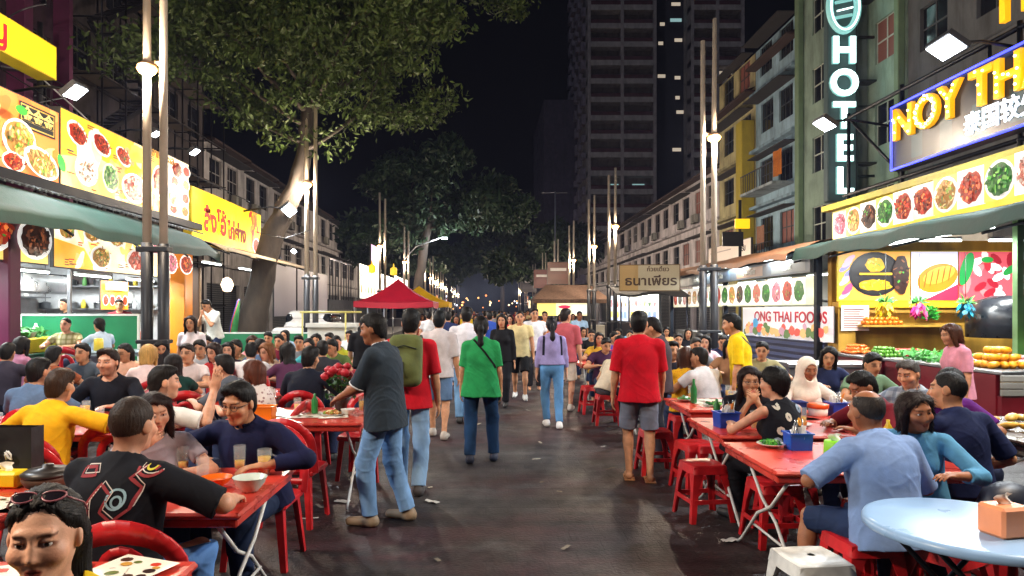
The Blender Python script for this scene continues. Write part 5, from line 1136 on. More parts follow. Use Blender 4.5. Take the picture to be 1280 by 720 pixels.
for sd in (-1,1):
    for i in range(10):
        rs=random.Random(300+k); Y=(60 if sd<0 else 40)+i*(6.4 if sd<0 else 6.8); nm,c=FARS[(i*3+(5 if sd>0 else 0))%10]; w=rs.uniform(3.2,5.2); z=rs.uniform(2.0,2.5); h=rs.uniform(.8,1.5)
        X=sd*rs.uniform(6.0,6.5)
        B=Board('shop_sign','far glowing %s signboard, %s along the %s row of distant stalls'%(nm,ORD[i],'left' if sd<0 else 'right'),'sign',(X,Y if sd<0 else Y+w,z),LU if sd<0 else RU_,w,h,c,1.3,depth=.1,seed=k,group='glowing signboards far down the street')
        for j in range(5): B.oval(w*(j+.5)/5,h*.5,w*.07,h*.25,rs.choice(FARS)[1],n=8)
        B.done()
        s=MB().mat(PAINT((70,66,70),.7)); x0,x1=sorted((X+sd*.15,X+sd*2.6)); s.box((x0,Y,0),(x1,Y+w,.95)); s2=s.build('market_stall'); s=MB().mat(M('tarp%d'%(k%4),[(.16,.05,.05),(.05,.07,.14),(.14,.12,.09),(.05,.1,.07)][k%4],.6,var=.2)); xr=X-sd*.5
        s.poly([(xr,Y-.2,z+h+.1),(xr,Y+w+.2,z+h+.1),(X+sd*2.7,Y+w+.2,z+h+.55),(X+sd*2.7,Y-.2,z+h+.55)]); s.poly([(xr,Y-.2,z+h+.085),(X+sd*2.7,Y-.2,z+h+.535),(X+sd*2.7,Y+w+.2,z+h+.535),(xr,Y+w+.2,z+h+.085)]); s.build('roof',s2)
        for yy in (Y,Y+w): s=MB().mat(METAL((80,80,84))); s.tube([(X+sd*.2,yy,0),(X+sd*.2,yy,z+h+.15)],.03,6); s.build('post',s2)
        tag(s2,'dim market stall under the glowing %s signboard, %s on the %s'%(nm,ORD[i],'left' if sd<0 else 'right'),'market stall','stalls far down the street')
        if i%2==0: lamp_light(X+sd*.9,Y+w/2,1.95,70,.15,(1,.94,.85))
        k+=1
for i,(px,py,Y,nm,c) in enumerate(((697,345,47,'orange brown',(200,110,80)),(678,350,56,'red',(200,70,60)),(660,355,66,'white',(220,215,210)))):
    B=Board('shop_sign','upright %s lit sign panel standing between the right lamp posts'%nm,'sign',(PX(px,Y)-.7,Y,PZ(py+10,Y)),FU,1.5,1.5,tuple(v*.55 for v in c),.12,depth=.1,seed=70+i); B.rect(.2,.9,1.3,1.1,(230,220,210)); B.rect(.2,.3,1.3,.7,tuple(x*.6 for x in c)); B.done()
for i in range(34):
    rs=random.Random(i+60); Y=rs.uniform(105,150); c=[(255,190,110),(255,225,180),(255,150,80),(220,230,255)][i%4]; o=MB().mat(GLOW('spark'+ck(c),c,3)); o.sphere((0,0,0),rs.uniform(.10,.2),8,6); o=o.build('lantern',None,(rs.uniform(-7,7),Y,rs.uniform(2,4.2))); tag(o,'tiny distant glowing lantern at the far end of the street','lantern','tiny lanterns at the far end of the street')

# ------------------------------------------------------------------ right row
B=Board('menu_strip','long strip of dish photographs on yellow and white squares above the green awning','menu board',(7.5,14.75,3.22),RU_,6.2,.60,(226,200,80),.55,depth=.08,seed=40,frame=(150,140,40))
kinds=['pink','noodle','dark','green','red','red','noodle','red','green','seafood']
for i in range(10):
    u0=i*.62; B.rect(u0+.015,.015,u0+.605,.585,[(226,224,190),(240,226,90),(236,236,232),(232,214,80),(240,240,236)][i%5]); B.dish(u0+.31,.30,.285,.28,kinds[i],n=70)
B.done()
q=MB().mat(PAINT((168,156,48),.5,.3)); q.beam((7.46,8.4,3.91),(7.46,15.0,3.91),.16,.12); q.beam((7.44,8.4,3.15),(7.44,15.0,3.15),.1,.08); tag(q.build('sign_beam'),'mustard yellow beams framing the dish photograph strip','beam')
B=Board('restaurant_sign','dark blue sign with yellow bulb letters, Chinese characters and neon border','sign',(8.0,13.4,4.45),RU_,4.6,1.22,(14,26,44),.3,depth=.22,seed=41,frame=(30,34,60),fw=.02)
for u in (.8,1.6,2.4,3.2): B.rect(u-.22,.1,u+.1,.62,(26,60,74))
ym=M('letter_yellow',lin((246,190,20)),.35,var=.1,emit=.75,ecol=lin((255,176,10)))
o=B.text('NOY THAI',.82,(0,0,0),2.12,.80,mat=ym,depth=.035,o=.05,bold=.012,fit=3.95,bev=.01)
bulb=MB().mat(GLOW('bulb_dot',(255,236,170),6)); vs2=[v.co for v in o.data.vertices]; rs=random.Random(4); pts=[]
for f in o.data.polygons:
    if f.normal.dot(B.N)>.9 and f.area>.002: 
        pts.append(f.center.copy())
for v in list(pts): pass
for i,p in enumerate(pts[:90]): bulb.sphere(tuple(p+B.N*.012),.022,6,4)
if pts: bulb.build('bulb',B.root)
B.text('泰国较少的',.40,(236,246,255),3.0,.30,e=1.7,depth=.015,bold=.004)
nb=GLOW('neon_blue',(70,80,255),2.6)
for a,b in (((0,0),(4.6,0)),((4.6,0),(4.6,1.22)),((4.6,1.22),(0,1.22)),((0,1.22),(0,0))):
    q=MB().mat(nb); q.tube([tuple(B.at(*a,.03)),tuple(B.at(*b,.03))],.022,8); q.build('neon_tube',B.root)
B.done()
r=empty('roof_letters',(8.6,11.2,6.55),0,'gold lit rooftop letters above the blue neon sign','sign')
for i,ch in enumerate('Tig'): put_text(r,ch,.85,.05,M('letter_gold',lin((240,180,30)),.35,var=.1,emit=.9,ecol=lin((255,180,20))),(0,.1-.46*i,.2),RU_,(0,0,1),bold=.02)
q=MB().mat(METAL((50,50,54))); q.tube([(.12,1.0,-.25),(.12,-2.2,-.25)],.03,6); q.tube([(.12,.6,-.25),(.12,.6,-1.1)],.03,6); q.tube([(.12,-1.6,-.25),(.12,-1.6,-1.1)],.03,6); q.build('frame',r)
flood(7.05,10.45,5.72,(-.55,-.05,-.8),560,'big white floodlight over the yellow bulb letters',1,.5)
flood(6.9,13.9,5.48,(-.55,.05,-.8),420,'white floodlight on an arm in front of the hotel letters',1,.46)
q=MB().mat(METAL((40,42,46),.5))
for y in (10.6,13.6,15.6): q.tube([(8.3,y,3.4),(8.3,y,6.2)],.04,6)
q.tube([(8.3,9,6.1),(8.3,15.8,6.1)],.04,6); q.tube([(8.3,9,4.35),(8.3,15.8,4.35)],.04,6); q.tube([(8.3,13.6,4.4),(8.3,15.6,6.1)],.03,6); tag(q.build('steel_rack'),'dark steel frame carrying the neon restaurant sign','frame')
for i,(y,x0,z0) in enumerate(((9.2,9.5,6.1),(12.2,9.4,6.6))):
    q=MB().mat(PAINT((40,44,48),.6)); q.poly([(9.0,y,z0),(9.0,y+1.8,z0),(9.9,y+1.8,z0+.5),(9.9,y,z0+.5)]); q.poly([(9.0,y,z0-.03),(9.9,y,z0+.47),(9.9,y+1.8,z0+.47),(9.0,y+1.8,z0-.03)]); 
    tag(q.build('metal_awning'),('small dark metal awning behind the gold letters','small dark metal awning beside the big floodlight')[i],'awning')
awning('stall_awning','dark green tarpaulin awning rolled along the right fruit stall',[(8.3,3.22),(7.2,3.16),(6.62,3.02),(6.55,2.78)],6.8,14.6,GREEN_T,.035,5,pole=(7,9,11,13,14.5))
awning('stall_awning','rust brown tarpaulin awning over the Thai food stall',[(8.6,3.45),(7.2,3.22),(6.5,2.96),(6.48,2.84)],14.7,25.2,M('rust_tarp',(.28,.13,.065),.6,var=.3,vscale=2,bump=.3,bscale=8),.03,6,pole=(15,17.5,20,22.5,25))
# fruit stall
def fruit_stall():
    r=empty('fruit_stall',(0,0,0),0,'fruit and seafood stall with yellow wood wall under the green awning','food stall')
    yw=M('yellow_wood',(.50,.27,.035),.5,var=.35,vscale=4,bump=.2,bscale=20,stretch=(1,1,.2))
    b=MB().mat(yw); b.box((6.95,13.72,.12),(11,13.86,3.1)); b.build('back_wall',r)
    b=MB().mat(yw); b.box((6.95,13.45,.12),(7.3,13.7,1.86),.01); b.build('post',r)
    b=MB().mat(yw); b.box((7.3,13.2,1.38),(9.3,13.7,1.42)); b.build('shelf',r)
    b=MB().mat(METAL((165,168,172),.35)); b.box((6.5,8.6,.88),(10.8,11.2,.93),.01); b.build('counter_top',r)
    b=MB().mat(METAL((165,168,172),.35)); b.box((6.5,11.25,.86),(7.7,13.15,.91),.01); b.build('counter_top',r)
    b=MB().mat(PAINT((120,14,30),.4,.2)); b.box((6.55,11.3,.0),(6.6,13.1,.858)); b.box((6.6,11.28,.0),(7.65,11.32,.858)); b.build('front_panel',r)
    b=MB().mat(M('grey_planks',(.30,.30,.28),.6,var=.4,vscale=3,stretch=(.3,1,1))); 
    for i in range(3): b.box((6.5,8.58,.62+i*.09),(10.8,8.63,.70+i*.09),.008)
    b.build('front_boards',r)
    b=MB().mat(PAINT((120,14,30),.4,.2)); b.box((6.52,8.62,.0),(10.8,8.7,.61)); b.box((6.5,8.7,.0),(6.56,11.1,.875)); b.build('front_panel',r)
    b=MB().mat(METAL((140,180,130),.4)); b.box((7.95,10.2,.93),(8.05,10.3,3.1)); b.build('post',r)
    b=MB().mat(M('black_hood',(.02,.022,.028),.3,var=.3)); b.lathe([(.62,-.35),(.62,.1),(.5,.32),(.2,.42),(.001,.43)],(9.6,12.6,1.55),20); b.build('oven',r)
fruit_stall()
for i,(x0,w,lab) in enumerate(((6.98,1.42,'food poster of yellow fruit on a black plate with yellow border'),(8.42,.92,'food poster of a big orange grilled fish on a white plate'),(9.36,1.5,'food poster of red and white seafood with green leaves'))):
    B=Board('food_poster',lab,'poster',(x0,13.5,1.90),FU,w,.96,((214,150,60),(196,190,214),(196,80,90))[i],.85,depth=.05,frame=(220,190,30),seed=50+i,fw=.02)
    if i==0:
        for k in range(9): B.oval(.12+.05*(k%3),.1+k*.09,.13,.05,B.rs.choice([(200,70,110),(226,150,170),(120,120,180)]),rot_=.6,n=9)
        B.oval(.72,.52,.52,.44,(22,20,24)); B.oval(.72,.52,.47,.39,(34,30,32)); B.dish(.72,.70,.24,.17,'dur',plate=None,n=14); B.dish(.72,.30,.4,.13,'dur',plate=None,n=14); B.rect(.4,.50,1.05,.54,(226,180,40)); B.dish(1.22,.5,.2,.45,'dark',plate=None,n=20)
    elif i==1:
        B.oval(.5,.45,.46,.44,(236,236,240)); B.oval(.52,.44,.42,.27,(226,120,20),rot_=.35); B.oval(.55,.5,.33,.15,(246,160,50),rot_=.35)
        for k in range(5): B.oval(.28+k*.12,.40+k*.035,.015,.18,(190,84,10),n=8,rot_=-.2)
        B.shape([(.25,0),(.92,0),(.92,.32)],(206,40,70))
    else:
        for k in range(34): B.oval(.75+B.rs.uniform(-.7,.7),.48+B.rs.uniform(-.44,.44),.14,.07,B.rs.choice([(200,40,50),(240,236,236),(226,120,120),(150,30,44),(240,200,200)]),rot_=B.rs.uniform(0,3),n=9)
        B.oval(.14,.62,.12,.34,(26,130,60),rot_=-.3); B.oval(.55,.8,.12,.06,(40,140,60)); B.oval(1.0,.6,.16,.07,(40,130,60),rot_=.6)
    B.done()
q=MB().mat(PAINT((236,200,30),.45)); q.box((6.95,13.40,1.76),(10.9,13.46,1.87)); tag(q.build('shelf_edge'),'yellow board edge running below the three food posters','board')
for i,(x,lab) in enumerate(((7.3,'white fluorescent tube above the black plate poster'),(9.0,'white fluorescent tube above the seafood poster'))): tube_light(x,12.2,2.95,x+1.2,12.2,44,lab)
for i,y in enumerate((7.6,9.4,11.0)): tube_light(7.0,y,2.85,7.0,y+1.2,34,'white fluorescent tube under the right green awning, %s from the front'%ORD[i])
def silk(x,y,z,c,label,seed):
    rs=random.Random(seed); r=empty('silk_flower',(x,y,z),0,label,'flower bunch','silk flower bunches hung on the fruit stall'); g=MB().mat(M('silk_leaf',(.06,.28,.05),.5,var=.3,vscale=20))
    for i in range(46):
        a=rs.uniform(0,6.3); e=rs.uniform(-.2,1.2); d=Vector((math.cos(a)*math.cos(e),math.sin(a)*math.cos(e),math.sin(e))); s=d.orthogonal().normalized(); L=rs.uniform(.12,.22); g.poly([d*.02,d*L*.5+s*.025,d*L,d*L*.5-s*.025])
    g.build('leaves',r); p=MB().mat(M('silk_'+ck(c),lin(c),.45,var=.3,vscale=14))
    for i in range(60):
        a=rs.uniform(0,6.3); b=Vector((math.cos(a)*.12*rs.random()**.5,math.sin(a)*.10,rs.uniform(-.18,.02))); L=rs.uniform(.08,.18); d=Vector((math.cos(a)*.5,math.sin(a)*.5,-1)).normalized(); s=Vector((-math.sin(a),math.cos(a),0))*.03; p.poly([b,b+d*L*.6+s,b+d*L,b+d*L*.6-s])
    p.build('petals',r)
    q=MB().mat(PAINT((40,40,40))); q.tube([(0,0,.1),(0,0,.9)],.006,5); q.build('string',r)
for (px,c,lab) in ((1107,(246,200,20),'hanging bunch of yellow silk flowers'),(1149,(200,30,110),'hanging bunch of magenta silk flowers'),(1207,(20,140,170),'hanging bunch of teal blue silk flowers')): silk(PX(px,12.4),12.4,PZ(378,12.4),c,lab,px)
B=Board('notice_sheet','pale pink paper notice pinned to the yellow wood post','notice',(6.98,13.4,1.3),FU,.55,.5,(236,206,196),.0,depth=.01,seed=55,fw=0)
for i in range(9): B.rect(.05,.05+i*.045,.05+B.rs.uniform(.25,.45),.07+i*.045,(120,90,90))
B.done()
# fruit: every piece an object of its own
fr={}
def fruit(kind,label,grp,c,r,sz,locs,stalk=False):
    q=MB().mat(M('fruit_'+kind,lin(c),.35,var=.3,vscale=25)); q.lathe([(max(1e-4,r*math.sin(math.pi*i/8)*(1+.12*(kind in('mango','banana'))*math.sin(i))),-r*sz*math.cos(math.pi*i/8)) for i in range(9)],(0,0,0),12); me=q.mesh(kind); rs=random.Random(kind)
    for (x,y,z) in locs:
        o=link_mesh(kind,me,None,(x,y,z+r*min(1,sz)*.9)); o.rotation_euler=(rs.uniform(1.2,1.6) if sz>1.1 else 0,rs.uniform(-.2,.2),rs.uniform(0,3)); tag(o,label,'fruit',grp)
def heap(x0,y0,nx,ny,p,z,levels=3,rs=random.Random(5)):
    L=[]
    for l in range(levels):
        for i in range(nx-l):
            for j in range(ny-l): L.append((x0+(i+l*.5)*p+rs.uniform(-.01,.01),y0+(j+l*.5)*p+rs.uniform(-.01,.01),z+l*p*.72))
    return L
fruit('mango','ripe yellow mango heaped on the fruit stall counter','mangoes heaped on the fruit stall',(236,160,30),.055,1.35,heap(6.7,9.0,4,4,.13,.93))
fruit('orange','orange fruit piled on the shelf behind the pink woman','oranges piled on the stall shelf',(240,120,20),.045,1,heap(7.4,13.28,8,3,.095,1.42,2))
fruit('dragon_fruit','red fruit heaped beside the green fruit on the counter','red fruit heaped on the counter',(200,40,50),.06,1.15,heap(8.1,8.9,4,3,.13,.93,2))
fruit('guava','pale green fruit heaped at the right end of the counter','green fruit heaped on the counter',(150,190,70),.06,1.,heap(8.75,8.85,5,4,.135,.93,3))
fruit('lychee','pale pinkish fruit spread on ice in front of the posters','pink fruit on ice',(214,150,150),.04,1.,heap(7.4,9.2,6,5,.085,.95,2))
fruit('carrot','orange carrot stacked on the side counter of the fruit stall','carrots on the side counter',(226,110,30),.035,1.9,heap(6.62,12.3,5,5,.075,.91,3))
fruit('tomato','red tomato heaped on the side counter of the fruit stall','tomatoes on the side counter',(190,30,24),.042,.9,heap(7.1,11.5,5,6,.085,.91,2))
fruit('lime','green lime heaped on the side counter of the fruit stall','limes on the side counter',(90,150,40),.036,1.05,heap(6.62,11.4,5,6,.075,.91,3))
fruit('onion','purple onion heaped on the fruit stall counter','purple onions on the counter',(120,40,90),.045,.9,heap(7.4,8.75,6,2,.095,.93,2))
q=MB().mat(M('ice',(.75,.8,.82),.3,var=.2,vscale=30,bump=.6,bscale=40)); q.grid(lambda u,v:(7.25+.8*u,8.9+1.6*v,.935+.05*math.sin(3.14*u)*math.sin(3.14*v)+.01*math.sin(40*u+30*v)),20,30); tag(q.build('crushed_ice'),'crushed ice spread on the fruit counter',kind='stuff')
def leafpile(x,y,z,w,d,n,label,name,c,seed,h=.12):
    rs=random.Random(seed); q=MB().mat(M('leafy_'+ck(c),lin(c),.5,var=.5,vscale=18))
    for i in range(n):
        p=Vector((x+rs.uniform(-w,w),y+rs.uniform(-d,d),z+rs.random()**1.5*h)); a=Vector((rs.uniform(-1,1),rs.uniform(-1,1),rs.uniform(-.1,.8))).normalized(); b=a.orthogonal().normalized(); L=rs.uniform(.05,.12); q.poly([p-a*L,p+b*L*.35,p+a*L,p-b*L*.35])
    return tag(q.build(name),label,'vegetables')
leafpile(6.85,10.4,.95,.28,.5,260,'heap of leafy green vegetables at the near edge of the fruit counter','vegetable_heap',(60,150,50),1)
leafpile(8.3,9.9,.95,.3,.4,260,'heap of mixed green and white vegetables by the green metal post','vegetable_heap',(120,160,90),2)
leafpile(PX(1163,13.3),13.35,1.55,.14,.1,120,'small bright green plant on the stall shelf','shelf_plant',(40,150,40),3,.25)
leafpile(-8.15,11.9,1.25,.25,.45,260,'green vegetables on the yellow tray stand of the left kitchen','vegetable_heap',(60,140,60),4)
# Thai food stall
def thai_stall():
    r=empty('thai_food_stall',(0,0,0),0,'bright Thai food stall with dark blue striped counter','food stall')
    b=MB().mat(M('stall_white',(.62,.62,.58),.4,var=.2,vscale=2)); b.box((10.3,14,.12),(10.4,25.2,3.4)); b.build('back_wall',r)
    b=MB().mat(PAINT((60,62,66),.6)); b.box((6.95,14.1,2.86),(10.3,25.2,2.93)); b.build('ceiling',r)
    b=MB().mat(PAINT((30,36,72),.4)); b2=MB().mat(PAINT((70,84,130),.4))
    b.box((6.92,13.95,.3),(7.5,19.4,1.04))
    for i in range(5): b2.box((6.9,13.95,.36+i*.14),(6.918,19.4,.43+i*.14))
    k=b.build('counter',r); b2.build('stripe',k)
    b=MB().mat(METAL((150,154,158),.35)); b.box((6.92,19.5,.12),(7.5,25,1.0),.01); b.build('counter',r)
    for y in (13.98,19.42,25.05): b=MB().mat(METAL((44,48,56),.4)); b.box((6.78,y,.0),(6.9,y+.12,2.86)); b.build('post',r)
    for z in (1.5,2.0): b=MB().mat(METAL((150,152,156),.35)); b.box((9.95,14.3,z),(10.29,24.9,z+.03)); b.build('shelf',r)
thai_stall()
B=Board('banner','white banner with red lettering THAI FOODS and food photographs','banner',(6.86,18.2,1.06),RU_,4.75,.72,(226,222,224),.45,depth=.02,seed=60,fw=.0)  # banner cloth given its own glow, nothing lights it from behind
B.text('ONG THAI FOODS',.34,(206,50,70),2.65,.48,bold=.006,fit=3.7)
B.mottle([(236,226,226),(226,206,214),(206,214,226)],14,.3)
for i in range(34): B.oval(.2+i*.13,.16+B.rs.uniform(-.10,.12),.12,.08,B.rs.choice([(206,130,90),(214,90,80),(120,160,190),(190,150,170),(90,120,70),(226,180,120),(236,226,220)]),n=8,jit=.25)
for i in range(16): B.oval(.4+i*.26,.14+B.rs.uniform(-.04,.06),.16,.10,B.rs.choice([(206,130,90),(214,90,80),(120,160,190),(190,150,170),(90,120,70),(226,180,120)]),n=9,jit=.2)
B.oval(.95,.33,.16,.12,(60,150,200)); B.done()
B=Board('menu_strip','row of backlit dish photographs under the rust brown awning','menu board',(6.88,25.0,1.82),RU_,10.8,.60,(222,222,196),.6,depth=.04,seed=61,fw=.015,frame=(190,190,170))
for i in range(18): B.rect(i*.6+.02,.02,i*.6+.58,.58,B.rs.choice([(236,236,214),(226,232,180),(240,236,230)])); B.dish(i*.6+.3,.3,.29,.28,B.rs.choice(['noodle','red','dark','seafood','pink','green']),n=15)
B.done()
B=Board('sign_strip','dark sign strip with small pale lettering below the rust brown awning','sign',(6.7,25.0,2.50),RU_,10.9,.32,(54,62,70),.25,depth=.05,seed=62,fw=.01)
for i in range(5): B.rect(.2+i*2.2,.04,1.9+i*2.2,.28,[(70,84,90),(90,96,96),(60,80,100),(120,90,70),(80,84,84)][i]); B.text(['ก๋วยเตี๋ยว','ต้มยำ','ข้าวผัด','อาหารไทย','ส้มตำ'][i],.2,(206,206,196),1.05+i*2.2,.16)
B.done()
for i in range(5): tube_light(7.4,14.4+i*2.15,2.48,7.4,15.7+i*2.15,40,'white fluorescent tube inside the Thai food stall, %s from the front'%ORD[i])
for i in range(3): tube_light(6.6,15+i*2.6,2.88,6.6,16.2+i*2.6,18,'white fluorescent tube at the rust awning edge, %s from the front'%ORD[i])
B=Board('shop_sign','ochre and cream sign with brown Thai lettering over a dark awning','sign',(PX(775,23),23,PZ(363,23)),(1,-.12,0),1.95,.84,(168,156,128),.14,depth=.12,seed=63,frame=(110,84,50))
B.rect(0,0,.6,.84,(170,138,84)); B.text('ก๋วยเตี๋ยว',.2,(70,40,20),1.25,.70,bold=.004); B.text('ธนาเพียร',.42,(64,40,20),1.02,.30,bold=.01,fit=1.7); B.done()
q=MB().mat(M('dark_tarp',(.03,.03,.034),.7,var=.3,vscale=3)); q.grid(lambda u,v:(4.4+2.4*u,22.6+1.6*v,2.2+.35*v-.05*math.sin(9*u)),14,4); q.grid(lambda u,v:(4.4+2.4*u,22.6+1.6*v,2.185+.35*v-.05*math.sin(9*u)),14,4,flip=True); k=q.build('stall_awning')
for x in (4.5,6.7): q=MB().mat(METAL((44,46,54))); q.tube([(x,22.7,0),(x,22.7,2.2)],.03,6); q.build('post',k)
tag(k,'black tarpaulin awning below the ochre Thai sign','awning')
# lit stall row 25-40 m on the right
for i,(y0,w,lab,c) in enumerate(((26,5.2,'white lit menu wall just past the Thai food stall',(238,240,226)),(31.6,5.4,'pale blue lit panel row in front of the white shophouses',(190,206,236)))):
    B=Board('menu_board',lab,'menu board',(6.6,y0+w,1.2),RU_,w,1.25,c,.9,depth=.08,seed=64+i)
    for k in range(6): B.dish(w*(k+.5)/6,.85,.3,.25,B.rs.choice(['red','noodle','green','pink']),n=9); B.rect(w*(k+.2)/6,.15,w*(k+.8)/6,.45,B.rs.choice([(214,90,90),(120,150,200),(236,214,90)]))
    B.done(); lamp_light(6.2,y0+w/2,2.3,60,.2,(1,.97,.9))
q=MB().mat(METAL((170,172,176),.3)); q.box((-.75,-.35,.78),(.75,.35,.86),.015); q.box((-.7,-.3,.35),(.7,.3,.775),.01); k=q.build('food_cart',None,(PX(1030,11.2),11.2,0))
for a in (-.6,.6): q=MB().mat(PAINT((30,30,32))); q.lathe([(.13,-.025),(.16,-.02),(.16,.02),(.13,.025)],(0,0,0),16); w_=q.build('wheel',k,(a,-.3,.17)); w_.rotation_euler=(R(90),0,0); q=MB().mat(METAL((120,120,124))); q.box((a-.03,-.28,.2),(a+.03,-.22,.36)); q.box((a-.03,.22,.01),(a+.03,.28,.36)); q.build('leg',k)
tag(k,'stainless steel food cart below the THAI FOODS banner','cart')
# yellow traffic-like sign on a dark post by the yellow building
q=MB().mat(PAINT((30,30,34))); q.tube([(PX(925,22),22,0),(PX(925,22),22,PZ(250,22))],.05,8); k=q.build('sign_post'); q=MB().mat(GLOW('yellow_sign',(250,200,20),.9)); q.box((PX(918,22),21.9,PZ(286,22)),(PX(936,22),21.98,PZ(274,22)),.01); q.build('sign_face',k); q=MB().mat(PAINT((30,32,36))); q.box((PX(902,22),21.9,PZ(308,22)),(PX(928,22),21.97,PZ(290,22)),.01); q.build('sign_face',k); tag(k,'dark street post with a glowing yellow plate and dark board','sign post')
B=Board('shop_sign','cream panel with dark lettering under the pale blue building','sign',(11.5,35.2,4.1),RU_,5.6,.75,(206,190,176),.3,depth=.1,seed=68); B.text('มารับ',.4,(50,40,40),4.6,.38,bold=.01); B.rect(.3,.45,3.2,.5,(150,130,120)); B.done()
# overhead wires
q=MB().mat(PAINT((16,16,18)))
q.tube([(-11.9,9,8.3),(-9,16,5.9),(-7.6,22,5.2)],.014,5); tag(q.build('cable'),'thin cable sloping down behind the left posters','cable')
q=MB().mat(PAINT((190,190,196))); q.tube([(-10.5,14.5,7.6),(-10.0,17.5,6.4),(-9.6,20.5,5.5)],.018,5); tag(q.build('cable'),'pale cable sloping down past the dark building','cable')
q=MB().mat(PAINT((16,16,18))); q.tube([(-6.0,17.8,3.75),(-5.6,19,3.7),(-5.0,19.5,4.0)],.012,5); tag(q.build('cable'),'black wire hanging in front of the yellow sign','cable')
# parked car
def car():
    r=empty('parked_car',(-5.72,22.6,.30),R(92),'white parked car with dark windscreen behind the green screens','car'); pt=M('car_white',(.62,.63,.65),.25,var=.05,coat=.6); gl=M('car_glass',(.012,.014,.018),.06,var=0)
    prof=[(-1.95,.62),(-1.9,.78),(-1.05,.90),(-.95,.93)]
    b=Sh(); X=np.array([[1,0,0],[0,1,0],[0,0,1]],np.float32)
    def rb(c,h,rd):
        c=np.array(c,np.float32); h=np.array(h,np.float32)-rd
        def f(P):
            q=np.abs(P-c)-h; return np.sqrt((np.maximum(q,0)**2).sum(-1))+np.minimum(q.max(-1),0)-rd
        return f
    b.u(rb((0,0,.58),(2.0,.86,.30),.18),.05).u(rb((.25,0,1.05),(1.0,.74,.34),.26),.25)
    for x in (-1.25,1.3):
        for y in (-.86,.86): b.sub(cap((x,y-.22,.32),(x,y+.22,.32),.37),.03)
    v=nets(b,(-2.1,-.95,.1),(2.1,.95,1.5),.03); link_mesh('body',np_mesh('body',v,pt),r)
    g=Sh(); g.u(rb((.25,0,1.07),(1.0,.755,.30),.24),.1).cut(plane((0,0,1.0),(0,0,-1))).cut(plane((0,0,1.30),(0,0,1))); v=nets(g,(-1.2,-.95,.8),(1.5,.95,1.5),.03); o=link_mesh('window',np_mesh('window',v,gl),r)
    for x in (-1.25,1.3):
        for y in (-.78,.78):
            w=MB().mat(PAINT((18,18,18),.8)); w.lathe([(.2,-.1),(.31,-.09),(.33,0),(.31,.09),(.2,.1)],(0,0,0),18); w=w.build('wheel',r,(x,y,.33)); w.rotation_euler=(R(90),0,0); q=MB().mat(METAL((150,150,154))); q.lathe([(.001,-.08),(.2,-.085),(.2,.085),(.001,.08)],(0,0,0),14); q.build('rim',w)
    for y in (-.6,.6): q=MB().mat(M('headlight',(.5,.5,.5),.1,var=0)); q.box((-2.0,y-.16,.62),(-1.93,y+.16,.74),.02); q.build('headlight',r)
car()
q=MB().mat(PAINT((200,190,110),.5)); q.tube([(PX(375,15.5),15.5,1.66),(PX(452,15.5),15.5,1.66)],.025,6); 
for px in (378,432): q.tube([(PX(px,15.5),15.5,0),(PX(px,15.5),15.5,1.66)],.022,6)
tag(q.build('rail_frame'),'slim yellowish metal rail frame in front of the parked car','rail')
q=MB().mat(PAINT((216,214,206),.5)); q.box((PX(385,16.2),16.15,.02),(PX(446,16.2),16.3,1.30)); q.box((PX(384,16.2),16.05,1.301),(PX(447,16.2),16.4,1.40)); tag(q.build('low_wall'),'low cream counter wall behind the seated crowd','counter')
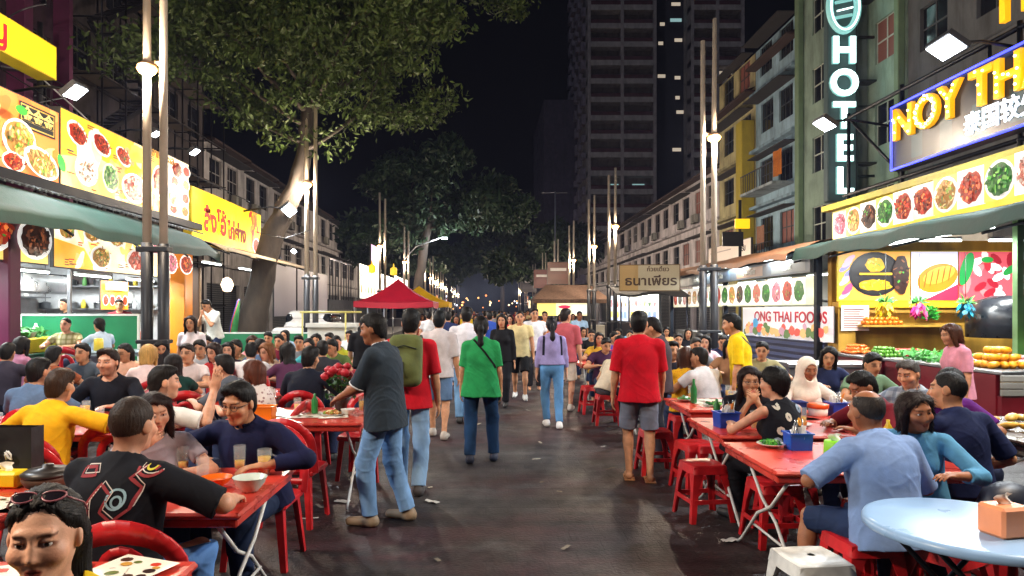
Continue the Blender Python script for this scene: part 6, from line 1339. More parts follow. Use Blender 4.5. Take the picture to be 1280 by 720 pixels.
# ------------------------------------------------------------------ seats and tables
def plast(c): return M('stool_plastic_'+ck(c),lin(c),.36,var=.36,vscale=9,bump=.05,bscale=30)
RED=(194,30,36); REDO=(212,64,50); WHT=(206,208,206)
_proto={}
def chair_proto(c):
    if ('chair',c) in _proto: return None,_proto[('chair',c)]
    m=plast(c); r=empty('plastic_chair'); _proto[('chair',c)]=r
    s=MB().mat(m)
    def seat(u,v,o):
        x=(u-.5)*2; y=(v-.5)*2; k=(abs(x)**5+abs(y)**5)**.2; sc=1/max(1,k) if k>0 else 1
        return (x*.215*min(1,1/max(k,1e-6)) if k>1 else x*.215, y*.205*(1/k if k>1 else 1), .445-.018*(1-min(1,x*x+y*y))-o)
    s.grid(lambda u,v:seat(u,v,0),12,12); s.grid(lambda u,v:seat(u,v,.022),12,12,flip=True)
    s.box((-.2,.175,.40),(.2,.205,.44),.01); s.box((-.212,-.19,.40),(-.185,.19,.44),.01); s.box((.185,-.19,.40),(.212,.19,.44),.01); s.build('seat',r)
    def bk(x,z): return (x,-.205-(z-.44)*.24+x*x*.75,z)
    b=MB().mat(m)
    def band(path,w,t=.016):
        P=[Vector((*p,0)) for p in path]; ring=[]
        for i,p in enumerate(P):
            d=(P[min(i+1,len(P)-1)]-P[max(0,i-1)]).normalized(); n=Vector((-d.y,d.x,0)); ww=w[i] if isinstance(w,list) else w
            a=p+n*ww/2; e=p-n*ww/2; A=Vector(bk(a.x,a.y)); E=Vector(bk(e.x,e.y)); ring.append((A+Vector((0,t,0)),E+Vector((0,t,0)),E,A))
        for q,w2 in zip(ring,ring[1:]):
            o=len(b.v); b.v+= [tuple(p) for p in q+w2]
            for k in range(4): b.face((o+k,o+(k+1)%4,o+4+(k+1)%4,o+4+k),True)
        for q in (ring[0],ring[-1]): b.poly(q)
    out=[(-.215,.43),(-.218,.55),(-.212,.66)]+[(-.212*math.cos(a),.66+.165*math.sin(a)) for a in [i*math.pi/14 for i in range(1,14)]]+[(.212,.66),(.218,.55),(.215,.43)]
    n=len(out); band(out,[.066+.035*math.exp(-((i-(n-1)/2)/3.2)**2) for i in range(n)])
    inn=[(-.085,.43),(-.09,.56)]+[(-.092*math.cos(a),.60+.135*math.sin(a)) for a in [i*math.pi/10 for i in range(11)]]+[(.09,.56),(.085,.43)]
    band(inn,.055)
    band([(-.21,.50),(0,.495),(.21,.50)],.04); b.build('backrest',r)
    for sx in (-1,1):
        for sy in (-1,1):
            l=MB().mat(m); o=len(l.v)
            for (t,k) in ((0,.042),(1,.030)):
                x=sx*(.185+.035*t); y=sy*(.175+(.055 if sy<0 else .03)*t); z=.425*(1-t)+.002
                for dx,dy in ((0,0),(-sx*k*1.3,0),(-sx*k*1.3,-sy*.014),(-sx*.014,-sy*.014),(-sx*.014,-sy*k*1.3),(0,-sy*k*1.3)): l.v.append((x+dx,y+dy,z))
            for k in range(6): l.face((o+k,o+(k+1)%6,o+6+(k+1)%6,o+6+k))
            l.face(range(o,o+6)); l.face(range(o+6,o+12)); l.fix=True; l.build('leg',r)
    return r,r
def stool_proto(c):
    if ('stool',c) in _proto: return None,_proto[('stool',c)]
    m=plast(c); r=empty('plastic_stool'); _proto[('stool',c)]=r; s=MB().mat(m)
    def top_(u,v,h,dz):
        a=2*math.pi*u; k=1/max(abs(math.cos(a)),abs(math.sin(a)))**.82; rr=.020+(h-.020)*v; kk=1+(k-1)*min(1,max(0,(v-.1)/.5)); return (rr*kk*math.cos(a),rr*kk*math.sin(a),.45+dz-.008*(v>.96)+.004*math.cos(v*6))
    s.grid(lambda u,v:top_(u,v,.148,0),40,8); s.grid(lambda u,v:top_(u,v,.148,-.012),40,8,flip=True)
    def apron(u,v): 
        a=2*math.pi*u; k=1/max(abs(math.cos(a)),abs(math.sin(a)))**.82; rr=.148+.012*v; return (rr*k*math.cos(a),rr*k*math.sin(a),.445-.062*v)
    s.grid(apron,40,3); s.build('seat',r)
    for sx in (-1,1):
        for sy in (-1,1):
            l=MB().mat(m); o=len(l.v); ts=(0,.15,.4,1)
            for t in ts:
                x=sx*(.142+.045*t); y=sy*(.142+.045*t); z=.44*(1-t)+.001; k=.075-.062*min(1,t/.4)+.028 if t<.4 else .048-.012*(t-.4)
                for dx,dy in ((0,0),(-sx*k,0),(-sx*k,-sy*.012),(-sx*.012,-sy*.012),(-sx*.012,-sy*k),(0,-sy*k)): l.v.append((x+dx,y+dy,z))
            for i in range(len(ts)-1):
                for k in range(6): l.face((o+i*6+k,o+i*6+(k+1)%6,o+i*6+6+(k+1)%6,o+i*6+6+k))
            l.face(range(o,o+6)); l.face(range(o+18,o+24)); l.fix=True; l.build('leg',r)
    g=MB().mat(m)
    for a in (-1,1): g.box((-.155,a*.168-.006,.15),(.155,a*.168+.006,.185)); g.box((a*.168-.0055,-.155,.1505),(a*.168+.0055,.155,.1845))
    g.build('stretcher',r); return r,r
def seat(kind,X,Y,rz,label,c=RED,z=0):
    first,p=(chair_proto if kind=='chair' else stool_proto)(c); o=p if first else copy_tree(p)
    o.location=(X,Y,z); o.rotation_euler=(0,0,R(rz)); tag(o,label,'chair' if kind=='chair' else 'stool',('%s plastic %ss at the eating tables'%('white' if c==WHT else 'red',kind))); return o
def table(x0,x1,y0,y1,label,c=REDO,z=.74,legs='x',zb=0):
    cx,cy=(x0+x1)/2,(y0+y1)/2; r=empty('folding_table',(cx,cy,zb),0,label,'table','red topped folding tables'); w,d=(x1-x0)/2,(y1-y0)/2
    t=MB().mat(M('table_top_'+ck(c),lin(c),.30,var=.34,vscale=6,bump=.08,bscale=18,dirt=.4)); t.box((-w,-d,z-.032),(w,d,z),.012); t.box((-w+.02,-d+.02,z-.075),(w-.02,d-.02,z-.0325),.008); t.build('tabletop',r)
    m=M('white_metal',(.62,.62,.60),.35,var=.12,vscale=9)
    for sx in (-1,1):
        x=sx*(w-.14)
        for a,b in ((-1,1),(1,-1)):
            l=MB().mat(m); l.tube([(x+.012*a,a*(d-.10),z-.076),(x+.012*a,a*.10,z*.50+.06),(x+.012*a,b*.12,z*.44),(x+.012*a,b*(d-.06),.06),(x+.012*a,b*(d+.02),.012)],.0115,8); l.build('leg',r)
        l=MB().mat(m); l.tube([(x,-.5*d,.22),(x,.5*d,.22)],.009,6); l.build('brace',r)
    return r
T0=table(-2.25,-1.10,1.75,2.62,'red table at the bottom left corner covered with picture menus')
T1=table(-2.45,-1.16,3.22,4.18,'red table with bowls and beer between black dragon shirt and spectacled man')
T2=table(-3.6,-2.25,3.15,3.85,'red table with clay pot and yellow box at the left edge')
T3=table(-4.4,-2.9,5.35,6.5,'red table between yellow shirt man and bearded man in black')
T4=table(-2.3,-1.05,5.8,6.75,'red table with red roses beside the man in dark polo')
T4b=table(-3.2,-2.3,7.4,8.4,'red table among the crowd behind the raised hand')
T5=table(1.72,2.95,4.05,4.98,'red table with lime green tissue roll and blue box, nearest right table')
T6=table(1.80,2.95,5.2,6.12,'red table with blue cutlery box in front of woman resting her chin')
T7=table(1.95,3.0,6.55,7.5,'red table covered with plates beside the man in red shirt')
T8=table(2.75,3.75,5.95,6.6,'red table with blue and orange boxes before the woman in white headscarf')
T9=table(3.9,5.3,4.85,6.2,'dark low fruit table with sliced yellow fruit at the right edge',c=(60,44,34))
for i,(x,y,lab) in enumerate(((-6.15,11.3,'pale blue table on the raised pavement by the green screen'),(-2.6,9.6,'red table deep in the left crowd behind the roses'),(2.5,9.7,'red table behind the bearded man in the right crowd'),(2.3,12.6,'red table of the distant right diners'),(-2.3,12,'red table of the distant left diners'))):
    table(x-.6,x+.6,y-.4,y+.4,lab,c=(150,176,190) if i==0 else REDO,zb=.30 if i==0 else 0)
def round_table():
    r=empty('round_table',(2.20,3.085,0),0,'pale blue grey round plastic table with peach tissue box','table'); m=M('round_top',lin((146,182,222)),.30,var=.14,vscale=3,bump=.05,bscale=16,dirt=.12)
    t=MB().mat(m); t.lathe([(.001,.74),(.415,.74),(.434,.735),(.441,.722),(.441,.700),(.43,.695),(.42,.705),(.001,.708)],(0,0,0),64); t.build('tabletop',r)
    lm=METAL((60,62,68),.4)
    for k in range(2):
        for s in (-1,1):
            l=MB().mat(lm); y=-.2+.4*k; l.tube([(s*.3,y,.70),(0.02*s,y,.40),(-s*.30,y,.012)],.013,8); l.build('leg',r)
    l=MB().mat(lm); l.tube([(.0,-.2,.40),(.0,.2,.40)],.010,6); l.build('brace',r)
round_table()
# seats (label = which one)
CH=[(-1.45,2.98,0,'red plastic chair of the man in black dragon shirt'),(-2.3,2.95,4,'red plastic chair just left of the black dragon shirt man'),(-1.5,4.62,178,'red plastic chair under the spectacled man in navy'),(-1.54,5.52,-6,'empty red plastic chair before the rose table with its back to the viewer'),
(-1.25,6.95,172,'empty red plastic chair on the far side of the rose table'),(-3.18,4.92,0,'red plastic chair of the man in yellow shirt'),(-2.85,4.6,-14,'empty orange red chair behind the clay pot table'),(-2.9,5.4,20,'red plastic chair squeezed between yellow shirt man and white shirt man'),(-3.5,7.0,182,'red plastic chair of the bearded man in black'),(-3.9,6.05,0,'red plastic chair of the man in grey blue shirt'),
(-2.45,5.2,-80,'red plastic chair of the man in white shirt raising his arm'),(-1.93,7.35,0,'red plastic chair of the man in black tee behind the roses'),(-2.45,6.9,90,'red plastic chair of the man in profile facing left'),(-1.95,6.4,80,'red plastic chair of the brown haired woman in patterned top'),(-4.0,8.4,10,'red plastic chair of the blonde person'),(-3.2,7.3,20,'red plastic chair of the woman in dark green')]
for x,y,rz,l in CH: seat('chair',x,y,rz,l)
seat('chair',-6.1,10.2,-4,'empty dark red chair on the raised pavement before the green screen',(170,14,36),.30)
seat('chair',-6.75,10.0,-30,'orange chair on the raised pavement at the left edge',(236,90,30),.30)
ST=[(1.79,5.62,8,'lone red plastic stool standing in the walkway before the chin resting woman'),(2.12,5.02,3,'red plastic stool under the near right table'),(2.0,6.5,12,'red plastic stool tucked under the plate covered table'),(1.78,7.15,0,'red plastic stool behind the man in red shirt'),(1.75,11.3,5,'red plastic stool at the walkway edge, farthest'),(1.8,10.2,0,'red plastic stool of the hunched person in beige'),(2.08,3.78,4,'red plastic stool under the man in pale blue shirt'),(2.46,3.64,30,'red plastic stool behind the round table'),(2.12,6.42,0,'red plastic stool of the chin resting woman'),(2.3,5.22,15,'red plastic stool of the woman in black floral top'),
(3.1,6.75,0,'red plastic stool of the woman in white headscarf'),(2.55,4.45,10,'red plastic stool of the long haired woman in denim'),(3.1,4.5,0,'red plastic stool of the man in navy tee'),(3.56,5.5,0,'red plastic stool of the man in purple shirt'),(2.38,8.2,0,'red plastic stool of the woman in yellow'),(2.45,4.0,0,'red plastic stool pushed under the near right table behind its legs')]
for x,y,rz,l in ST: seat('stool',x,y,rz,l)
seat('stool',1.66,3.48,6,'white grey plastic stool at the bottom edge beside the round table',WHT)
# ------------------------------------------------------------------ things on the tables
def one(name,mb,loc,label,cat,group=None,rz=None): return tag(mb.build(name,None,loc,rz),label,cat,group)
GL=M('clear_glass',(.85,.92,.92),.03,var=0,spec=.8,alpha=.12)
def glass(x,y,z,label,beer=0.,h=.145,r=.036,handle=False):
    g=MB().mat(GL); g.lathe([(r*.82,0),(r*.88,.004),(r,h),(r-.003,h),(r*.86-.003,.008),(.001,.008)],(0,0,0),20)
    o=one('drinking_glass',g,(x,y,z),label,'glass')
    if handle: q=MB().mat(GL); q.tube([(r*.95,0,h*.8),(r+.028,0,h*.72),(r+.028,0,h*.32),(r*.9,0,h*.22)],.006,8); q.build('handle',o)
    if beer: b=MB().mat(M('beer',(.80,.45,.06),.08,var=0,sss=.3)); b.lathe([(.001,.0095),(r*.84-.004,.0095),(r*.84+(r*.16)*beer-.0045,h*beer),(.001,h*beer)],(0,0,0),18); b.build('beer',o)
    return o
def bowl(x,y,z,r,h,c,label,inner=None,fill=None):
    b=MB().mat(PLAS(c,.25)); b.lathe([(r*.45,0),(r*.5,.006),(r*.85,h*.55),(r,h),(r*1.02,h+.002),(r*.97,h),(r*.8,h*.55),(r*.42,.014),(.001,.012)],(0,0,0),28); o=one('bowl',b,(x,y,z),label,'bowl')
    if fill: f=MB().mat(M('food_'+ck(fill),lin(fill),.35,var=.5,vscale=40,bump=.8,bscale=60)); f.lathe([(.001,h*.62),(r*.5,h*.60),(r*.82,h*.55)],(0,0,0),16); f.build('food',o)
    return o
def plate(x,y,z,r,label,kind='noodle',c=(226,224,216)):
    b=MB().mat(PLAS(c,.22)); b.lathe([(r*.6,0),(r*.65,.004),(r,.016),(r*.98,.019),(r*.64,.009),(.001,.008)],(0,0,0),26); o=one('plate',b,(x,y,z),label,'plate','plates of food on the tables')
    f=MB(); rs=random.Random(label); pal=FOODS[kind]
    for i in range(42):
        a=rs.uniform(0,6.3); q=rs.random()**.5*r*.62; cc=rs.choice(pal); f.mat(PLAS(cc,.35)); d=Vector((rs.uniform(-1,1),rs.uniform(-1,1),rs.uniform(-.25,.25))).normalized(); e=d.orthogonal().normalized(); g=d.cross(e); f.obox((q*math.cos(a),q*math.sin(a),.018+.022*(1-q/r)*rs.random()),d*rs.uniform(.012,.028),e*rs.uniform(.005,.011),g*rs.uniform(.004,.008))
    f.build('food',o); return o
def bin_box(x,y,z,w,d,h,c,label,fill=True,name='cutlery_box',cat='box',rz=0):
    t=.005; b=MB().mat(PLAS(c,.35)); k=1.06
    for a in (-1,1):
        b.obox((a*(w/2),0,h/2),(t/2,0,0),(0,d/2,0),(a*.004,0,h/2)); b.obox((0,a*(d/2),h/2),(w/2,0,0),(0,t/2,0),(0,a*.004,h/2))
    b.box((-w/2,-d/2,0),(w/2,d/2,.006)); b.box((-w/2-.012,-d/2-.012,h-.008),(w/2+.012,-d/2+.002,h+.002)); b.box((-w/2-.012,d/2-.002,h-.008),(w/2+.012,d/2+.012,h+.002)); b.box((-w/2-.012,-d/2+.0025,h-.008),(-w/2+.002,d/2-.0025,h+.002)); b.box((w/2-.002,-d/2+.0025,h-.008),(w/2+.012,d/2-.0025,h+.002))
    o=one(name,b,(x,y,z),label,cat,None,R(rz))
    if fill:
        rs=random.Random(label)
        p=MB().mat(PLAS((240,236,230),.8))
        for i in range(7): 
            q=Vector((rs.uniform(-w*.3,w*.3),rs.uniform(-d*.3,d*.3),h*.55)); u=Vector((rs.uniform(-1,1),rs.uniform(-1,1),.2)).normalized()*.035; v=Vector((rs.uniform(-.3,.3),rs.uniform(-.3,.3),1)).normalized()*rs.uniform(.06,.11); p.poly([q-u,q+u,q+u*.7+v,q-u*.5+v*1.1])
        p.build('napkin',o)
        s=MB().mat(METAL((190,190,190),.25))
        for i in range(4): q=Vector((rs.uniform(-w*.3,w*.3),rs.uniform(-d*.3,d*.3),.02)); s.tube([q,q+Vector((rs.uniform(-.03,.03),rs.uniform(-.02,.02),h+.07))],.004,6)
        s.build('cutlery',o); s=MB().mat(PLAS((224,130,40),.6)); s.obox((w*.2,-d*.1,h*.9),(.012,0,.01),(0,.003,0),(.02,0,.085)); s.build('paper_sleeve',o)
    return o
def tissue(x,y,z,w,d,h,c,label,rnd=False,rz=0):
    b=MB().mat(PLAS(c,.45))
    if rnd: b.lathe([(w*.5,0),(w*.52,.006),(w*.50,h*.95),(w*.46,h),(.02,h)],(0,0,0),28)
    else: b.box((-w/2,-d/2,0),(w/2,d/2,h),.012)
    o=one('tissue_box',b,(x,y,z),label,'tissue box',None,R(rz)); q=MB().mat(PLAS((244,244,240),.9))
    q.grid(lambda u,v:(( u-.5)*.06*(1+.4*v)+.008*math.sin(7*v),.012*math.sin(6*u+3*v),h-.004+.055*v-.02*abs(u-.5)*v),8,6); q.build('tissue',o); return o
ZT=.7415
glass(-1.29,3.98,ZT,'mug of golden beer held by the spectacled man',.72,.15,.042,True); glass(-1.60,3.86,ZT,'empty clear glass next to the orange bowl',0,.13,.036)
bowl(-1.47,3.72,ZT,.085,.05,(240,110,30),'orange bowl on the spectacled man\'s table',fill=(200,90,30)); bowl(-1.25,3.62,ZT,.088,.075,(214,224,214),'white and pale green bowl near the table corner',fill=(210,200,170))
plate(-1.85,3.75,ZT,.12,'plate of noodles between black dragon shirt and spectacled man'); 
def sheets(x0,x1,y0,y1,z,n,label,seed):
    rs=random.Random(seed); q=MB(); pr=PRINT(0)
    for i in range(n):
        cx,cy=rs.uniform(x0+.14,x1-.14),rs.uniform(y0+.1,y1-.1); a=rs.uniform(-.5,.5); u=Vector((math.cos(a),math.sin(a),0)); v=Vector((-u.y,u.x,0)); zz=z+.002+i*.0012; W,H=.13,.095
        q.mat(pr); q.col=lin((226,220,204)); q.poly([(Vector((cx,cy,zz))+u*s*W+v*t*H) for s,t in ((-1,-1),(1,-1),(1,1),(-1,1))])
        for k in range(10):
            p=Vector((cx,cy,zz+.0006))+u*rs.uniform(-.8,.8)*W+v*rs.uniform(-.75,.75)*H; q.col=lin(rs.choice([(150,70,40),(60,40,30),(190,140,60),(90,110,50),(40,30,28),(200,60,40)])); rr=rs.uniform(.012,.026)
            q.poly([p+u*rr*math.cos(t)+v*rr*.8*math.sin(t)+Vector((0,0,.0002*k)) for t in [2*math.pi*j/9 for j in range(9)]])
    return tag(q.build('picture_menu'),label,'menu')
sheets(-2.0,-1.10,1.86,2.63,.7415,18,'picture menus spread over the bottom left table',1); sheets(-3.2,-2.3,3.2,3.5,.741,8,'picture menus at the front of the clay pot table',2); sheets(-2.2,-1.2,6.0,6.6,.741,6,'picture menus on the rose table',3); sheets(2.0,2.9,6.7,7.4,.741,6,'pale picture menus on the plate covered table',4)
c=MB().mat(M('clay',(.10,.045,.025),.6,var=.4,vscale=10)); c.lathe([(.07,0),(.105,.02),(.125,.055),(.118,.075)],(0,0,0),24); k=one('clay_pot',c,(-2.36,3.68,ZT),'brown clay pot with dark lid near the black bag','pot'); c=MB().mat(M('clay_dark',(.025,.018,.015),.4,var=.3)); c.lathe([(.126,.072),(.13,.085),(.10,.105),(.03,.115),(.028,.13),(.001,.133)],(0,0,0),24); c.build('lid',k)
tissue(-2.62,3.72,ZT,.20,.12,.085,(240,206,20),'bright yellow tissue box at the left edge')
c=MB().mat(M('bag_black',(.014,.014,.016),.45,var=.3,bump=.3,bscale=14)); c.grid(lambda u,v:((u-.5)*.34,-.05-.02*math.sin(3*u+2*v),.30*v),8,6); c.grid(lambda u,v:((u-.5)*.34,.06+.02*math.sin(2*u+3*v),.30*v),8,6,flip=True)
for s in (-1,1): c.grid(lambda u,v:(s*.17,-.05+.11*u,.30*v),2,6)
c.poly([(-.17,-.05,.004),(.17,-.05,.004),(.17,.06,.004),(-.17,.06,.004)]); k=one('carrier_bag',c,(-2.74,3.98,ZT-.01),'black carrier bag with white scribble print behind the yellow box','bag'); k.location=(-2.72,3.80+.08,ZT)
c=MB().mat(PLAS((225,225,225),.6)); c.tube([(-.02+.03*math.sin(i*.9),-.078,.12+.02*math.cos(i*1.7)+.004*i) for i in range(16)],.004,5); c.tube([(.06+.02*math.sin(i*1.1),-.078,.15+.025*math.cos(i*1.4)) for i in range(12)],.004,5); c.build('print',k)
bin_box(2.16,4.72,ZT,.145,.12,.115,(20,84,196),'blue cutlery box with napkins next to the lime tissue roll'); tissue(2.28,4.45,ZT,.135,.135,.11,(130,220,30),'lime green tissue roll holder on the near right table',True); c=MB().mat(PLAS((150,190,60),.4)); c.lathe([(.001,0),(.085,0),(.088,.004),(.001,.005)],(0,0,0),24); one('saucer',c,(2.28,4.45,ZT-.0008),'green saucer below the lime tissue holder','plate')
bin_box(1.98,5.62,ZT,.16,.13,.125,(26,70,180),'dark blue cutlery box in front of the chin resting woman',rz=8)
bin_box(3.22,6.25,ZT,.15,.13,.12,(24,60,170),'blue cutlery box under the Thai banner beside the orange tub',rz=5); bin_box(2.88,6.3,ZT,.11,.11,.12,(30,66,150),'small blue box beside the woman in headscarf',fill=False)
c=MB().mat(PLAS((236,226,216),.4)); c.lathe([(.075,0),(.08,.004),(.084,.075),(.001,.076)],(0,0,0),20); k=one('tub',c,(3.03,6.22,ZT),'white tub with orange lid on the headscarf woman\'s table','tub'); c=MB().mat(PLAS((240,96,30),.35)); c.lathe([(.086,.07),(.092,.075),(.092,.105),(.08,.11),(.001,.108)],(0,0,0),20); c.build('lid',k)
tissue(2.22,2.92,.7412,.155,.13,.13,(236,150,104),'peach tissue box on the round table',rz=12)
bin_box(-1.95,6.0,ZT,.17,.14,.12,(240,130,20),'orange box on the rose table behind the spectacled man',fill=False)
for i,(x,y,kd,lab) in enumerate(((-3.4,5.9,'noodle','plate of noodles before the bearded man'),(-3.8,5.7,'red','plate of red food by the grey blue shirt man'),(-3.1,6.2,'seafood','plate of prawns near the bearded man\'s left hand'),(2.3,6.85,'green','plate of greens on the plate covered table'),(2.6,7.2,'noodle','plate of noodles near the woman in yellow'),(2.15,7.25,'seafood','plate of prawns near the red shirt man'),(-1.4,6.25,'noodle','plate of noodles by the dark polo man\'s hand'),(2.6,5.7,'red','plate of red food behind the dark blue box'),(-2.75,7.8,'red','plate of red food on the table behind the raised hand'))): plate(x,y,ZT,.115,lab,kd)
glass(-3.25,5.75,ZT,'clear glass beside the bearded man\'s plate',.5); glass(-1.75,6.35,ZT,'clear glass behind the orange box',.6); glass(2.55,6.9,ZT,'clear glass on the plate covered table',.5); glass(-3.6,6.15,ZT,'tall glass of tea near the bearded man',.7)
b=MB().mat(M('green_bottle',(.03,.20,.06),.08,var=0)); b.lathe([(.03,0),(.032,.01),(.032,.15),(.014,.20),(.012,.25),(.001,.252)],(0,0,0),16); one('bottle',b,(2.15,7.05,ZT),'pale green bottle on the plate covered table','bottle')
c=MB().mat(M('yellow_jug',(.8,.6,.06),.3,var=.1)); c.lathe([(.06,0),(.075,.01),(.07,.18),(.055,.2),(.05,.2),(.06,.02),(.001,.015)],(0,0,0),18); one('jug',c,(-6.35,11.2,1.042),'yellow jug on the pale blue table','jug')
def roses():
    r=empty('rose_bouquet',(-1.36,6.42,ZT),0,'bouquet of red roses standing on the table by the dark polo man','flowers'); rs=random.Random(3)
    w=MB().mat(M('wrap',(.05,.02,.02),.4,var=.3)); w.lathe([(.05,0),(.06,.08),(.10,.16),(.095,.16),(.001,.1)],(0,0,0),14); w.build('wrap',r)
    l=MB().mat(M('rose_leaf',(.02,.085,.015),.4,var=.4,vscale=20))
    for i in range(150):
        a=rs.uniform(0,6.3); q=rs.random()**.5*.16; p=Vector((q*math.cos(a),q*math.sin(a),.14+rs.random()*.22)); d=Vector((rs.uniform(-1,1),rs.uniform(-1,1),rs.uniform(-.2,.8))).normalized(); s=d.orthogonal().normalized(); L=rs.uniform(.04,.08); l.poly([p-d*L*.5,p+s*L*.28,p+d*L*.5,p-s*L*.28])
    l.build('leaves',r)
    for i in range(13):
        a=i*2.4; q=.045*i**.5; c=Vector((q*math.cos(a),q*math.sin(a)*.8,.40-.35*q+rs.uniform(-.03,.05))); f=MB().mat(M('rose_red',(.42,.008,.022),.5,var=.35,vscale=40))
        for k in range(3):
            rr=.045-.012*k; f.lathe([(.008,-.035),(rr*.8,-.015),(rr,.012+.006*k),(rr*.8,.024+.008*k)],tuple(c),9)
        f.sphere(tuple(c+Vector((0,0,.008))),.022,7,5); f.build('rose',r)
        s=MB().mat(M('rose_leaf',(0,0,0))); s.tube([(0,0,.1),tuple(c*.6+Vector((0,0,.1))),tuple(c-Vector((0,0,.03)))],.004,5); s.build('stem',r)
roses()
for i in range(22):
    rs=random.Random(i+900); q=MB().mat(M('cut_fruit',(.72,.42,.06),.35,var=.3,vscale=20)); q.sphere((0,0,0),.055,10,6,.55); o=q.build('mango_half',None,(4.1+rs.random()*1.0,5.0+rs.random()*1.0,.775)); o.rotation_euler=(rs.uniform(-.3,.3),rs.uniform(-.3,.3),rs.uniform(0,3)); o.scale=(1.5,.8,1); tag(o,'yellow mango half laid out on the low dark fruit table','fruit','mango halves on the low fruit table')
leafpile(4.75,5.3,.78,.16,.14,160,'bushy yellow green herb bunch on the low fruit table','herb_bunch',(130,160,50),6,.16)
b=MB().mat(M('navy_bag',(.012,.016,.035),.5,var=.3,bump=.3,bscale=12)); b.lathe([(.13,0),(.18,.04),(.19,.12),(.15,.20),(.06,.235),(.001,.24)],(0,0,0),20,True,1,.6); k=one('shoulder_bag',b,(3.05,4.0,.455),'dark navy shoulder bag with pale swirl print beside the navy tee man','bag'); k.rotation_euler=(0,0,.3)
q=MB().mat(PLAS((200,206,216),.6))
for j in range(3): q.tube([(-.1+.09*j+.03*math.cos(t),-.119+.022*abs(j-1),.11+.035*math.sin(t*1.5)) for t in [i*.5 for i in range(11)]],.004,5)
q.build('print',k); seat('stool',3.05,4.0,0,'red plastic stool carrying the navy shoulder bag')
for i,(px,py) in enumerate(((540,628),(913,677),(428,628))):
    Y=EYE*F/(py-CY); q=MB().mat(PLAS((200,198,192),.9)); rs=random.Random(i); q.grid(lambda u,v:((u-.5)*.14,(v-.5)*.06,.006+.012*abs(math.sin(5*u+i)*math.sin(4*v+i))),5,4); o=q.build('paper_scrap',None,(PX(px,Y),Y,.002),rs.uniform(0,3)); tag(o,'crumpled white paper scrap lying on the dark street','litter','paper scraps on the street')

# clutter left on every table
TB=[(-2.3,-1.25,3.3,4.1,'black dragon shirt table',5),(-3.5,-2.4,3.2,3.8,'clay pot table',4),(-4.3,-3.0,5.45,6.4,'bearded man\'s table',8),(-2.2,-1.15,5.9,6.7,'rose table',5),(-3.1,-2.4,7.5,8.3,'table behind the raised hand',6),(1.85,2.85,4.15,4.9,'lime tissue table',6),(1.9,2.85,5.3,6.0,'chin resting woman\'s table',6),(2.05,2.9,6.65,7.4,'table by the red tee man',7),(2.85,3.65,6.0,6.5,'headscarf woman\'s table',3),(-3.1,-2.1,9.3,9.9,'deep left crowd table',5),(2.0,3.0,9.4,10.0,'deep right crowd table',5)]
for ti,(x0,x1,y0,y1,lab,n) in enumerate(TB):
    rs=random.Random(500+ti); used=[(-1.29,3.98),(-1.6,3.86),(-1.47,3.72),(-1.25,3.62),(-2.36,3.68),(-2.62,3.72),(-2.72,3.88),(2.16,4.72),(2.28,4.45),(1.98,5.62),(3.22,6.25),(2.88,6.3),(3.03,6.22),(-1.95,6.0),(-1.36,6.42),(-1.85,3.75)]
    for k in range(n):
        for _ in range(40):
            x,y=rs.uniform(x0,x1),rs.uniform(y0,y1)
            if all(math.hypot(x-a,y-b)>.17 for a,b in used): break
        else: continue
        used.append((x,y)); t=rs.random()
        if t<.34: o=plate(x,y,ZT+.011,rs.uniform(.075,.105),'small plate of leftovers on the '+lab,rs.choice(list(FOODS)[:5])); o['group']='leftover plates on the '+lab
        elif t<.62:
            o=glass(x,y,ZT+.011,'half empty drink glass on the '+lab,rs.uniform(.25,.8)); o['group']='drink glasses on the '+lab
        elif t<.75: o=bowl(x,y,ZT+.011,.065,.045,rs.choice([(226,226,220),(240,120,40),(120,180,90)]),'small food bowl on the '+lab,fill=(190,120,50)); o['group']='small bowls on the '+lab
        elif t<.88:
            b=MB().mat(PLAS(rs.choice([(180,30,30),(40,120,60),(220,190,40)]),.3)); b.lathe([(.028,0),(.03,.01),(.03,.12),(.012,.155),(.012,.18),(.001,.182)],(0,0,0),14); tag(b.build('sauce_bottle',None,(x,y,ZT+.011)),'small sauce bottle on the '+lab,'bottle','sauce bottles on the '+lab)
        else:
            q=MB().mat(PLAS((236,234,228),.9)); q.grid(lambda u,v:((u-.5)*.12,(v-.5)*.10,.006+.018*abs(math.sin(5*u+k)*math.sin(4*v+k))),6,6); tag(q.build('paper_napkin',None,(x,y,ZT+.011)),'crumpled paper napkin on the '+lab,'napkin','paper napkins on the '+lab)
for i in range(26):
    rs=random.Random(i+950); Y=rs.uniform(4.6,13); X=rs.uniform(-1.6,1.7); q=MB().mat(PLAS(rs.choice([(170,166,158),(120,110,96),(190,180,160)]),.9)); q.grid(lambda u,v:((u-.5)*.05*(1+i%3),(v-.5)*.03,.004+.006*abs(math.sin(5*u+i))),4,3); tag(q.build('litter_bit',None,(X,Y,.001),rs.uniform(0,3)),'tiny pale litter bit on the dark street','litter','tiny litter bits on the street')
